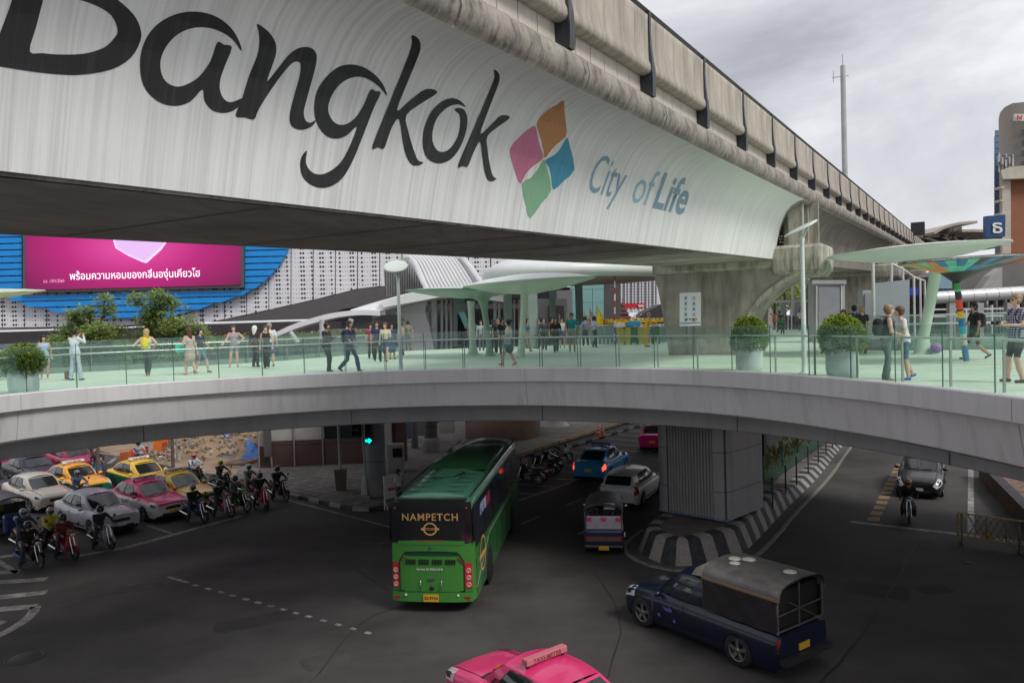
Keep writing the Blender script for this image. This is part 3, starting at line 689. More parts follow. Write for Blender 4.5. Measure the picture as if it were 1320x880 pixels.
# 'City of Life'
blue1 = M('print_text_blue', (.20, .33, .42), rough=.5, n=.08, streak=.4, sk_c=(.4, .45, .46), sx=7, sy=7, sz=.06, ax=tuple(U))
blue2 = M('print_text_pale', (.27, .47, .55), rough=.5, n=.08, streak=.4, sk_c=(.45, .52, .52), sx=7, sy=7, sz=.06, ax=tuple(U))
tagl = empty('banner_tagline', label='blue slanted words City of Life on the banner', cat='lettering')
def words(body, x0, x1, mat, bold, hs=1.0):
    me = textmesh(body, 1, bold=bold, shear=0, align='LEFT'); b = bmesh.new(); b.from_mesh(me)
    bmesh.ops.subdivide_edges(b, edges=[e for e in b.edges if e.calc_length() > .12], cuts=2, use_grid_fill=False)
    xs = [v.co.x for v in b.verts]; lo, hi = min(xs), max(xs)
    for v in b.verts:
        u_ = (v.co.x - lo) / (hi - lo); px = x0 + (x1 - x0) * u_; t = v.co.y / .72
        by = 246.5 + (px - 757) * .238; ht = 50 - (px - 757) * .055
        v.co = onban(px + t * (.36 * ht), by - t * ht * (1 - .02 * 0), .004)
    b.to_mesh(me); b.free(); me.materials.clear(); me.materials.append(mat)
    return link('word', me, tagl)
words('City', 755, 798, blue1, 0); words('of', 812, 836, blue2, 0); words('Life', 841, 881, blue1, .022)
seal = MB()
cx, cy = 1019, 283
for r0, r1 in ((8.5, 7.6), (5.5, 4.9)):
    seal.grid([[onban(cx + r * math.cos(a) * .62, cy + r * math.sin(a) * 1.05, .012) for r in (r0, r1)] for a in [2 * math.pi * i / 24 for i in range(25)]], smooth=False)
for k in range(3):
    y = 304 + k * 4
    for j in range(5): x = 1003 + j * 3.6 + k; seal.add([onban(x, y - .9 + j * .5), onban(x + 2.4, y - .6 + j * .5), onban(x + 2.2, y + 1 + j * .5), onban(x, y + .9 + j * .5)], [(0, 1, 2, 3)])
tag(seal.build('banner_seal', M('seal_green', (.35, .52, .47), rough=.5)), 'pale green round seal with small writing at the right end of the banner', 'emblem')
# ---------------------------------------------------- piers
pier_c = M('pier_concrete', (.34, .31, .265), rough=.88, n=.3, ns=.7, fine=.12, bump=.35, bs=12, streak=.7, sk_c=(.09, .08, .066), sx=1.2, sy=1.2, sz=.2, s0=.46, s1=.7)
capm = M('pier_cap_concrete', (.44, .42, .35), rough=.85, n=.25, ns=.9, fine=.1, bump=.3, streak=.7, sk_c=(.09, .085, .055), sx=2, sy=2, sz=.2, s0=.46, s1=.66)
def pier(s, root):
    # local frame: x along the near-right arm (Nn), y along the railway (U), z up; origin under the girder
    c = U * s - Nn * 9.1; zs = VP_(6.5, s, 1.05).z
    T = Matrix(((Nn.x, U.x, 0), (Nn.y, U.y, 0), (0, 0, 1))); ba = DZ
    top = zs - ba                         # soffit height above the walkway
    def P(x, y, z): return Vector((x, y, z))
    # silhouette in the x-z plane: trunk, concave arch to the near-right arm, and one to the far side
    H = top
    lo = [(-1.6, -6.5), (-1.65, .0), (-1.75, .8), (-1.9, 1.8), (-2.05, 2.7), (-2.2, H - .35), (-2.25, H)]
    loR = [(1.25, -6.5), (1.3, .0), (1.34, .7), (1.45, 1.2), (1.7, 1.75), (2.1, 2.25), (2.65, 2.68), (3.2, 3.0 if H > 3.4 else H - .5), (3.7, H - .38), (4.1, H - .3), (4.15, H)]
    m = MB(); yw = .95
    sil = [(x, z) for x, z in lo] + [(x, z) for x, z in loR[::-1]]
    for y0, y1 in ((-yw, yw),):
        r0 = [P(x, y0, z) for x, z in sil]; r1 = [P(x, y1, z) for x, z in sil]
        m.grid([r0, [P(x * 1.0, 0, z) for x, z in sil], r1], smooth=False, closed=True)
        # faces: build with strips between left and right silhouettes
        for yy in (y0, y1):
            Lp = lo; Rp = loR; zs_ = sorted(set([z for _, z in Lp] + [z for _, z in Rp]))
            def itp(pts, z):
                for (xa, za), (xb, zb) in zip(pts, pts[1:]):
                    if za <= z <= zb: return xa + (xb - xa) * ((z - za) / (zb - za) if zb > za else 0)
                return pts[-1][0]
            m.grid([[P(itp(Lp, z), yy, z), P(itp(Rp, z), yy, z)] for z in zs_], smooth=False)
    m.v = [tuple(T @ Vector(v)) for v in m.v]
    o = m.build('pier_trunk', pier_c, root, c + Vector((0, 0, ba)))
    # projecting rib that edges the arch
    m = MB(); pr = [P(x, -yw - .0, z) for x, z in loR[1:-1]]
    for a, b in zip(pr, pr[1:]):
        for q in (a, b): pass
        m.bar(a + P(.05, yw, -.04), b + P(.05, yw, -.04), .16, 2 * yw + .24, upv=(0, 1, 0))
    m.v = [tuple(T @ Vector(v)) for v in m.v]; m.build('arch_rib', capm, root, c + Vector((0, 0, ba)))
    # cap beam with rounded end
    m = MB(); sec = [(-1.05, -.32), (-1.15, -.22), (-1.15, .12), (-1.0, .2), (1.0, .2), (1.15, .12), (1.15, -.22), (1.05, -.32)]
    rows = []
    for x, k in ((-2.2, 1), (2.7, 1)): rows.append([P(x, y * k, z + H) for y, z in sec])
    m.grid(rows, smooth=False, closed=True)
    m.add(rows[0], [tuple(range(8))]); m.v = [tuple(T @ Vector(v)) for v in m.v]; m.build('cap_ledge', capm, root, c + Vector((0, 0, ba)))
    m = MB()
    se2 = [(-1.2, -.45), (-1.0, -.62), (-.4, -.7), (.4, -.7), (1.0, -.62), (1.2, -.45), (1.22, 0), (1.18, .38), (1.0, .5), (-1.0, .5), (-1.18, .38), (-1.22, 0)]
    rows = []
    for x, k, dz in ((2.45, .86, .12), (2.6, .97, .03), (2.9, 1, 0), (4.1, 1.0, 0), (4.3, .95, .03), (4.42, .84, .1), (4.48, .6, .22)):
        rows.append([P(x, y * k, (z - .1) * (1 if k > .9 else k) + .1 + H + dz * 0) for y, z in se2])
    m.grid(rows, smooth=False, closed=True); m.add(rows[-1], [tuple(range(12))]); m.add(rows[0], [tuple(range(12))])
    m.v = [tuple(T @ Vector(v)) for v in m.v]; m.build('cap_block', capm, root, c + Vector((0, 0, ba)))
    # bearing pedestals between cap and cornice
    for (x, y, wd, z0, z1) in ((3.4, -.78, .35, .5, 2.3), (3.4, .45, .5, .5, 2.3), (3.75, .5, .16, .5, 2.25), (3.1, -.15, .3, .5, 2.0)):
        m = MB(); m.box((0, 0, (z1 - z0) / 2), (.5, wd, z1 - z0)); m.v = [tuple(T @ Vector(v)) for v in m.v]
        m.build('pedestal', capm, root, c + T @ Vector((x, y, 0)) + Vector((0, 0, ba + H + z0 - .05)))
    return c
p1 = empty('viaduct_pier', label='big concrete pier with arched arm rising through the walkway beside the information board', cat='pier')
c1 = pier(31.6, p1)
p2 = empty('viaduct_pier', label='second concrete pier behind the grey shutter panel farther along the viaduct', cat='pier')
c2 = pier(67.2, p2)
p3 = empty('viaduct_pier', label='farthest concrete pier of the viaduct near the station', cat='pier')
c3 = pier(102, p3)
# lightning mast behind the parapet
mast = MB(); mp_ = PD(1090, 250, 62)
mp_ = Vector((mp_.x, mp_.y, 0)); tp = PD(1083, 85, 62).z
mast.tube([mp_ + Vector((0, 0, 10)), mp_ + Vector((-.05, 0, tp))], [.24, .19], 10)
mast.tube([mp_ + Vector((-.05, 0, tp)), mp_ + Vector((-.06, 0, tp + .9))], .03, 5)
mast.bar(mp_ + Vector((-.9, 0, tp - .9)), mp_ + Vector((.4, 0, tp - .8)), .06, .06); mast.tube([mp_ + Vector((-.8, 0, tp - 1.3)), mp_ + Vector((-.8, 0, tp - .4))], .03, 5)
tag(mast.build('mast', M('mast_grey', (.42, .45, .42), rough=.5)), 'tall slim pale mast rising behind the viaduct parapet', 'mast')
# ------------------------------------------------------------ vehicles
def paintm(name, c): return M('paint_' + name, c, rough=.32, n=.05, ns=2, coat=.55 if sum(c) > .1 else .3, spec=.4, fine=.05)
carglass = M('car_glass', (.018, .022, .024), rough=.07, n=0, spec=.9)
tyre_m = M('tyre_rubber', (.018, .018, .018), rough=.85, n=.2, ns=9)
rim_m = M('rim_metal', (.30, .30, .30), rough=.35, metal=.8, n=.1)
chrome = M('chrome', (.6, .6, .6), rough=.2, metal=1, n=0)
blk = M('black_plastic', (.018, .018, .02), rough=.5, n=.1)
lampc = M('headlamp', (.62, .64, .64), rough=.12, n=0, spec=.9)
lampr = M('tail_lamp', (.35, .012, .015), rough=.2, n=0, spec=.8)
lampo = M('orange_lamp', (.6, .2, .02), rough=.2, n=0)
brake = M('lit_brake_lamp', (1, .06, .03), rough=.3, n=0, emit=2.2)
platew = M('licence_plate_white', (.6, .6, .58), rough=.5, n=0); platey = M('licence_plate_yellow', (.65, .38, .02), rough=.5, n=0)
dark = M('dark_gap', (.008, .008, .008), rough=.9, n=0)
signw = M('taxi_sign_white', (.7, .7, .66), rough=.4, n=0)
signt = M('taxi_sign_text', (.2, .05, .06), rough=.5, n=0)
def lerpt(T, x):
    for (a, va), (b, vb) in zip(T, T[1:]):
        if a <= x <= b:
            t = (x - a) / (b - a); t = t * t * (3 - 2 * t) * .35 + t * .65; return va + (vb - va) * t
    return T[0][1] if x < T[0][0] else T[-1][1]
SPEC = {
 'sedan': dict(L=4.54, W=1.76, ax=(1.36, -1.24), zt=[(-1, .78), (-.97, .98), (-.88, 1.04), (-.7, 1.05), (-.4, 1.0), (0, .97), (.4, .97), (.57, .955), (.8, .89), (.93, .83), (.98, .79), (1, .72)],
   zs=[(-1, .70), (-.97, .86), (-.88, .93), (-.7, .93), (0, .88), (.4, .87), (.8, .81), (.93, .76), (.98, .71), (1, .65)], w=[(-1, .82), (-.97, .92), (-.88, .965), (-.7, .99), (0, 1), (.57, 1), (.8, .985), (.93, .94), (.98, .88), (1, .8)],
   bt=(-1.78, 1.02), tp=(-1.08, .40), H=1.52, rz=1.04),
 'saloon': dict(L=4.84, W=1.86, ax=(1.47, -1.41), zt=[(-1, .80), (-.97, 1.0), (-.85, 1.07), (-.6, 1.05), (0, .98), (.33, .98), (.5, .95), (.8, .86), (.93, .78), (.98, .7), (1, .58)],
   zs=[(-1, .72), (-.97, .88), (-.88, .95), (-.7, .95), (0, .9), (.4, .88), (.8, .78), (.93, .7), (.98, .6), (1, .5)], w=[(-1, .78), (-.97, .9), (-.88, .955), (-.7, .99), (0, 1), (.57, .995), (.8, .965), (.93, .9), (.98, .82), (1, .7)],
   bt=(-1.85, .82), tp=(-1.1, .10), H=1.46, rz=1.06),
 'pickup': dict(L=4.65, W=1.68, ax=(1.6, -1.25), wr=.36, zt=[(-1, 1.0), (-.3, 1.0), (.1, 1.0), (.45, 1.0), (.6, .98), (.85, .92), (.94, .85), (1, .72)],
   zs=[(-1, .95), (-.3, .95), (.45, .93), (.85, .84), (.94, .76), (1, .62)], w=[(-1, .96), (-.95, .99), (0, 1), (.6, .99), (.85, .96), (.95, .9), (1, .8)],
   bt=(-.55, 1.25), tp=(-.4, .62), H=1.62, rz=1.02),
 'hatch': dict(L=4.36, W=1.82, ax=(1.38, -1.27), zt=[(-1, .8), (-.97, .98), (-.9, 1.02), (-.5, 1.0), (0, .98), (.4, .98), (.57, .95), (.8, .86), (.93, .76), (.98, .67), (1, .56)],
   zs=[(-1, .72), (-.97, .88), (-.88, .95), (-.7, .95), (0, .9), (.4, .87), (.8, .76), (.93, .67), (.98, .57), (1, .48)], w=[(-1, .8), (-.97, .92), (-.88, .97), (-.7, .99), (0, 1), (.57, .995), (.8, .965), (.93, .89), (.98, .8), (1, .68)],
   bt=(-2.12, 1.1), tp=(-1.75, .32), H=1.5, rz=1.0),
}
def wheel(root, x, y, r=.31, wd=.2, spokes=5, mat=rim_m):
    s = 1 if y > 0 else -1
    pr = [(r * .62, -wd / 2), (r * .93, -wd / 2), (r, -wd * .32), (r, wd * .32), (r * .93, wd / 2), (r * .62, wd / 2)]
    m = MB(); m.lathe(pr, 20); m.v = [(a, c * s, b) for a, b, c in m.v]
    w_ = m.build('wheel', tyre_m, root, (x, y, r))
    m = MB(); m.lathe([(r * .66, wd * .45), (r * .64, wd * .2), (r * .2, wd * .12), (0, wd * .14)], 16, mi=1)
    for i in range(spokes):
        a = 2 * math.pi * i / spokes + .3
        m.bar((math.cos(a) * r * .08, math.sin(a) * r * .08, wd * .36), (math.cos(a) * r * .62, math.sin(a) * r * .62, wd * .42), r * .2, .02, 0)
    m.lathe([(r * .66, wd * .40), (r * .66, wd * .5), (r * .6, wd * .5), (r * .6, wd * .4)], 16); m.lathe([(r * .16, wd * .3), (r * .14, wd * .45), (0, wd * .45)], 10)
    m.v = [(a, c * s, b) for a, b, c in m.v]; m.build('rim', [mat, blk], w_)
    return w_
def car(name, label, loc, rz, kind='sedan', top=None, low=None, split=2.2, taxi=None, plate=platew, group=None, lit=False, handles=True, cat=None, bump_top=False, parts='all', sc_=1.0):
    sp = SPEC[kind]; L_, W_ = sp['L'], sp['W']; hl = L_ / 2; root = empty(name, loc, rz, label, cat or ('taxi' if taxi else 'car'), group)
    root.scale = (sc_,) * 3
    low = low or top; xs = sorted(set([round(-hl + L_ * i / 30, 3) for i in range(31)] + [-hl + .03, -hl + .08, -hl + .15, hl - .03, hl - .07, hl - .12, hl - .2] + [a + d for a in sp['ax'] for d in (-.37, -.36, -.33, -.27, -.19, -.1, 0, .1, .19, .27, .33, .36, .37)]))
    def sec(x):
        u = x / hl; w = W_ / 2 * lerpt(sp['w'], u); zt, zs = lerpt(sp['zt'], u), lerpt(sp['zs'], u)
        zb = .2 + max(0, abs(u) - .93) * 1.6
        zl = zb
        for a in sp['ax']:
            d = abs(x - a)
            if d < .365: zl = max(zl, .3 + math.sqrt(.365 ** 2 - d * d))
        P = [(w * .93, zb), (w * .985, zb + (zs - zb) * .3), (w, zb + (zs - zb) * .62), (w * .965, zs), (w * .86, zs + (zt - zs) * .68), (w * .5, zt), (0, zt + .012)]
        P = [(y, max(z, zl)) for y, z in P]
        return [Vector((x, y, z)) for y, z in P] + [Vector((x, -y, z)) for y, z in P[:-1][::-1]]
    def B(x, k):
        s = sec(x); i = min(int(k), 11); return s[i].lerp(s[i + 1], k - i)
    def Bn(x, k):
        e = .02; a = B(min(x + e, hl), k) - B(max(x - e, -hl), k); b = B(x, min(k + .1, 12)) - B(x, max(k - .1, 0)); n = a.cross(b)
        n = n.normalized() if n.length > 1e-9 else Vector((0, 0, 1))
        c = B(x, k) - Vector((x, 0, .5))
        return n if n.dot(c) > 0 else -n
    def patch(nm, xs_, ks, off, mat, rows=None):
        m = MB(); m.grid([[B(x, k) + Bn(x, k) * off for k in ks] for x in xs_], smooth=True); return m.build(nm, mat, root, fix=False)
    m = MB(); ks = [0, 1, split if 1 < split < 2 else 1.5, 2, split if 2 < split < 3 else 2.5, 3, 4, 5, 6]; ks = sorted(set(ks)); ks = ks + [12 - k for k in ks[:-1][::-1]]
    rows = [[B(x, k) for k in ks] for x in xs]
    n = len(ks)
    for i in range(len(rows) - 1):
        b = len(m.v); m.v += [tuple(p) for p in rows[i]] + [tuple(p) for p in rows[i + 1]] if i == 0 else [tuple(p) for p in rows[i + 1]]
    for i in range(len(rows) - 1):
        for j in range(n - 1):
            km = (ks[j] + ks[j + 1]) / 2; km = min(km, 12 - km); xm = (xs[i] + xs[i + 1]) / 2
            lo_ = km < split or (bump_top and abs(xm) > hl - .12)
            m.f.append((i * n + j, i * n + j + 1, (i + 1) * n + j + 1, (i + 1) * n + j)); m.m.append(1 if lo_ else 0); m.sm.append(True)
    for r, rv in ((rows[0], False), (rows[-1], True)): m.add(r, [tuple(range(n)) if rv else tuple(range(n))[::-1]], 1)
    m.build('body', [top, low], root)
    m = MB().box((0, 0, .38), (L_ * .93, W_ * .84, .46)); m.build('underbody', dark, root)
    # cabin
    x0, x1 = sp['bt']; t0, t1 = sp['tp']; H_ = sp['H']; wb = W_ / 2 * .90; wt = W_ / 2 * .69
    zb0, zb1 = sp['rz'] - .02, .965
    def bot(u): x = x0 + (x1 - x0) * u; return Vector((x, wb * (1 - .22 * abs(2 * u - 1) ** 3), zb0 + (zb1 - zb0) * u - .01))
    def topp(u): x = t0 + (t1 - t0) * u; return Vector((x, wt * (1 - .06 * abs(2 * u - 1) ** 3), H_ - .06 - .05 * (2 * u - 1) ** 2))
    def side(u, v, s, off=0):
        a, b = bot(u), topp(u); p = a.lerp(b, v); p.y += .045 * math.sin(math.pi * v) + off; p.y *= s; return p
    def endp(e, v, t, off=0):              # windscreen (e=1) or rear window (e=0); t across -1..1
        a, b = bot(e), topp(e); p = a.lerp(b, v); p.y += .045 * math.sin(math.pi * v); sg = 1 if e else -1
        q = Vector((p.x + sg * ((.13 * (1 - v) + .05 * v) * (1 - t * t) + off), p.y * t, p.z + .02 * (1 - t * t) + off * .6)); return q
    m = MB(); us = [i / 10 for i in range(11)]; vs = [0, .25, .5, .75, 1]
    for s in (1, -1): m.grid([[side(u, v, s) for v in vs] for u in us])
    for e in (0, 1): m.grid([[endp(e, v, t) for v in vs] for t in (-1, -.6, -.2, .2, .6, 1)])
    def roof(u, t):
        a = topp(u); x = a.x + ((.05 * (1 - t * t)) if u == 1 else (-.05 * (1 - t * t)) if u == 0 else 0)
        return Vector((x, a.y * t, a.z + .05 * (1 - t * t) + .03 * (1 - (2 * u - 1) ** 2) * (1 - abs(t) ** 3) + (.02 * (1 - t * t) if u in (0, 1) else 0) - .03 * (1 - abs(t)) * 0))
    m.grid([[roof(u, t) for t in (-1, -.85, -.5, 0, .5, .85, 1)] for u in us])
    m.build('cabin', top, root)
    wins = {'pickup': [(.12, .80)]}.get(kind, [(.20, .47), (.52, .81)])
    for s in (1, -1):
        m = MB(); m.grid([[side(u, v, s, .006) for v in (.08, .4, .7, .95)] for u in (wins[0][0] - .02, (wins[0][0] + wins[-1][1]) / 2, wins[-1][1] + .015)]); m.build('window_frame', blk, root)
        for a, b in wins:
            m = MB(); m.grid([[side(u, v, s, .008) for v in (.1, .4, .7, .93)] for u in (a, (a + b) / 2, b)]); m.build('side_window', carglass, root)
        m = MB(); vv = (.1, .5, .93)
        m.grid([[side(.185 - .10 * (1 - v) * 0 - .02, v, s, .008) for v in vv], [side(.09 + .05 * (1 - v) * 0, v * .75 + .02, s, .008) for v in vv]]); m.build('quarter_window', carglass, root)
        m = MB(); m.grid([[side(u, v, s, .008) for v in (.1, .4)] for u in (.83, .9)]); m.build('front_quarter_glass', carglass, root)
    m = MB(); m.grid([[endp(1, v, t, .01) for v in (.06, .3, .6, .94)] for t in (-.9, -.5, 0, .5, .9)]); m.build('windscreen', carglass, root)
    m = MB(); m.grid([[endp(0, v, t, .01) for v in (.12, .4, .65, .92)] for t in (-.86, -.5, 0, .5, .86)]); m.build('rear_window', carglass, root)
    m = MB()
    for t0_, t1_ in ((-.7, -.05), (.05, .65)): m.bar(endp(1, .05, t0_, .02), endp(1, .16, t1_, .02), .018, .012)
    m.build('wiper', blk, root)
    for x in sp['ax']:
        for s in (1, -1): wheel(root, x, s * (W_ / 2 - .11), sp.get('wr', .31))
    for s in (1, -1):
        K = (lambda k: k) if s > 0 else (lambda k: 12 - k)
        patch('headlight', [hl - .46, hl - .27, hl - .13, hl - .05, hl - .008], [K(2.35), K(2.8), K(3.3), K(4.15)], .012, lampc); patch('lamp_inner', [hl - .33, hl - .17, hl - .06], [K(2.6), K(3.0), K(3.3)], .016, blk)
        patch('hood_seam', [x1 + .02, x1 + .4, hl - .45, hl - .2], [K(4.35), K(4.42)], .004, dark); patch('cowl', [x1 - .02, x1 + .10], [K(4.3), K(5), K(6)], .006, blk); patch('boot_seam', [-hl + .12, -hl + .3, x0 + .02], [K(4.3), K(4.37)], .004, dark)
        if kind != 'pickup': patch('taillight', [-hl + .30, -hl + .15, -hl + .07, -hl + .02], [K(2.1), K(2.6), K(3.1)], .012, brake if lit else lampr)
        if kind == 'hatch': patch('taillight', [-hl + .2, -hl + .12, -hl + .06], [K(3.0), K(3.4), K(3.9)], .014, lampr)
        patch('bumper_line', [hl - .3, hl - .1, hl - .02], [K(1.18), K(1.26)], .006, dark)
        for xx in (t0 + .68, t1 + .42 if kind != 'saloon' else t1 + .5, ):
            m = MB(); m.grid([[B(xx - d, K(k)) + Bn(xx, K(k)) * .004 for k in (.4, 1, 2, 2.95)] for d in (0, .014)]); m.build('door_seam', dark, root, fix=False)
        m = MB(); m.grid([[B(x, K(.35)) + Bn(x, K(.35)) * .006, B(x, K(.7)) + Bn(x, K(.7)) * .006] for x in (-.8, -.3, .3, .9)]); m.build('sill_trim', blk, root, fix=False)
        for xx in ((-.52, .38) if handles else ()):
            p = B(xx, K(2.55)); bx('door_handle', p + Vector((0, s * .015, 0)), (.17, .03, .03), low if split > 2.6 else top, root)
        m = MB(); m.lathe([(0, -.1), (.055, -.08), (.075, -.02), (.075, .03), (.05, .09), (0, .1)], 8); m.v = [(b_ * .8, c_ * 1.1, a_ * .95) for a_, b_, c_ in m.v]
        m.build('mirror', top, root, (x1 - .26, s * (W_ / 2 + .03), 1.0))
    g_ = .02
    bx('grille', (hl - .005, 0, .58), (.05, .66, .11), blk, root); bx('grille_bar', (hl + .01, 0, .645), (.05, .6, .022), chrome, root)
    bx('lower_intake', (hl - .02, 0, .33), (.07, .95, .10), blk, root); bx('licence_plate', (hl + .025, 0, .42), (.02, .36, .12), plate, root)
    bx('licence_plate', (-hl - .01, 0, .62), (.02, .36, .14), plate, root)
    if taxi:
        rz_ = H_ + .0; o = bx('roof_sign', (t0 + (t1 - t0) * .62, 0, rz_ + .10), (.16, 1.05, .13), taxi, root, bev=.02)
        for sg in (1, -1): text_on('sign_text', 'TAXI-METER', .13, signt, o, frame((sg * .083, 0, -.045), (0, sg, 0), (0, 0, 1)), bold=.004)
        for y in (-.45, .45): bx('sign_foot', (t0 + (t1 - t0) * .62, y, rz_ + .02), (.08, .05, .08), blk, root)
        m = MB(); p = endp(1, .3, .55, .014); m.box(p, (.01, .14, .10)); m.build('windscreen_disc', M('orange_disc', (.7, .12, .03), n=0), root)
    return root
def heading(a, b): a, b = G(*a), G(*b); return math.atan2(b.y - a.y, b.x - a.x)
def place(px, local, rz):                  # origin such that local point touches the ground at a pixel
    p = G(*px); c, s = math.cos(rz), math.sin(rz); return (p.x - (local[0] * c - local[1] * s), p.y - (local[0] * s + local[1] * c), 0)
yel, grn_, pnk, whi = paintm('taxi_yellow', (.80, .50, .03)), paintm('taxi_green', (.015, .16, .085)), paintm('taxi_pink', (.72, .035, .17)), paintm('white', (.72, .72, .72))
yel2 = paintm('taxi_amber', (.82, .36, .02)); dpk = paintm('deep_pink', (.52, .03, .11)); mag = paintm('magenta', (.75, .01, .20)); blu = paintm('taxi_blue', (.015, .25, .55)); silv = paintm('silver', (.52, .52, .55)); bei = paintm('beige', (.52, .46, .38)); bl_ = paintm('black', (.012, .012, .015)); whg = paintm('pearl_white', (.74, .74, .75))
HQ = math.atan2(-.615, .79); gq = 'cars waiting behind the stop line'
car('parked_taxi', 'pink and white taxi stopped first in its lane at the stop line', place((186, 672), (1.36, -.82), HQ), HQ, top=pnk, low=whi, split=3.0, taxi=signw, plate=platey, group=gq)
car('parked_car', 'silver sedan waiting at the stop line behind a scooter rider', place((117, 690), (1.36, -.82), HQ), HQ, top=silv, group=gq)
car('parked_taxi', 'yellow and green taxi behind the row of motorcycles, nearest the dirt lot', place((205, 654), (-.1, -.85), HQ), HQ, top=yel, low=grn_, split=2.75, taxi=signw, plate=platey, group=gq)
car('parked_taxi', 'yellow and green taxi waiting right behind another taxi, beside the orange barriers', place((147, 631), (-1.24, -.82), HQ), HQ, top=yel, low=grn_, split=2.75, taxi=signw, plate=platey, group=gq)
car('parked_taxi', 'amber and green taxi behind the silver sedan', place((62, 636), (-1.24, -.82), HQ), HQ, top=yel2, low=grn_, split=2.75, taxi=signw, plate=platey, group=gq)
car('parked_car', 'beige sedan waiting behind the tuk-tuk at the left edge', place((64, 660), (2.1, -.3), HQ), HQ, top=bei, group=gq)
car('parked_taxi', 'dusky pink taxi waiting behind the amber taxi', place((63, 606), (-1.24, -.82), HQ), HQ, top=dpk, taxi=M('taxi_sign_pale', (.6, .45, .4), n=0), plate=platey, group=gq)
car('parked_car', 'black saloon waiting between the beige sedan and the magenta car', place((58, 628), (2.1, -.3), HQ), HQ, kind='saloon', top=bl_, group=gq)
car('parked_taxi', 'bright magenta car behind the black saloon under the walkway', place((52, 607), (2.0, .2), HQ), HQ, top=mag, group=gq, cat='car')
car('parked_car', 'black car mostly outside the left edge, beside the beige sedan', place((20, 645), (2.2, .6), HQ), HQ, top=bl_, group=gq)
HB = heading((787, 617), (813, 603)) + .06
car('moving_taxi', 'bright blue taxi driving away with lit brake lights', place((720 + 67, 618), (-1.24, -.82), HB), HB, top=blu, taxi=M('taxi_sign_blue', (.03, .16, .4), n=0), plate=platey, lit=True)
car('moving_car', 'white hatchback driving away beside the clad pillar', place((828, 652), (-1.27, -.82), HB - .02), HB - .02, kind='hatch', top=whg, cat='car')
car('moving_taxi', 'pink taxi driving away beyond the blue taxi, half behind the pillar', place((830, 581), (-1.9, .55), HB + .12), HB + .12, top=mag, plate=platey, taxi=pnk, cat='taxi')
HM = math.atan2(-1, -.595)
car('moving_car', 'black saloon with a pale plate coming forward behind the scooter', place((1184, 643), (2.42, 0), HM), HM, kind='saloon', top=bl_, cat='car')
# foreground taxi
a, b = G(678, 859, 1.55), G(729, 839, 1.55); HF = math.atan2(b.y - a.y, b.x - a.x) + math.pi / 2
cc = (a + b) / 2; sx_ = -1.0 + 1.3 * .62
car('moving_taxi', 'bright pink taxi with a roof sign entering at the bottom edge', (cc.x - sx_ * math.cos(HF), cc.y - sx_ * math.sin(HF), 0), HF, top=pnk, taxi=M('taxi_sign_rose', (.55, .16, .2), n=0), plate=platey)
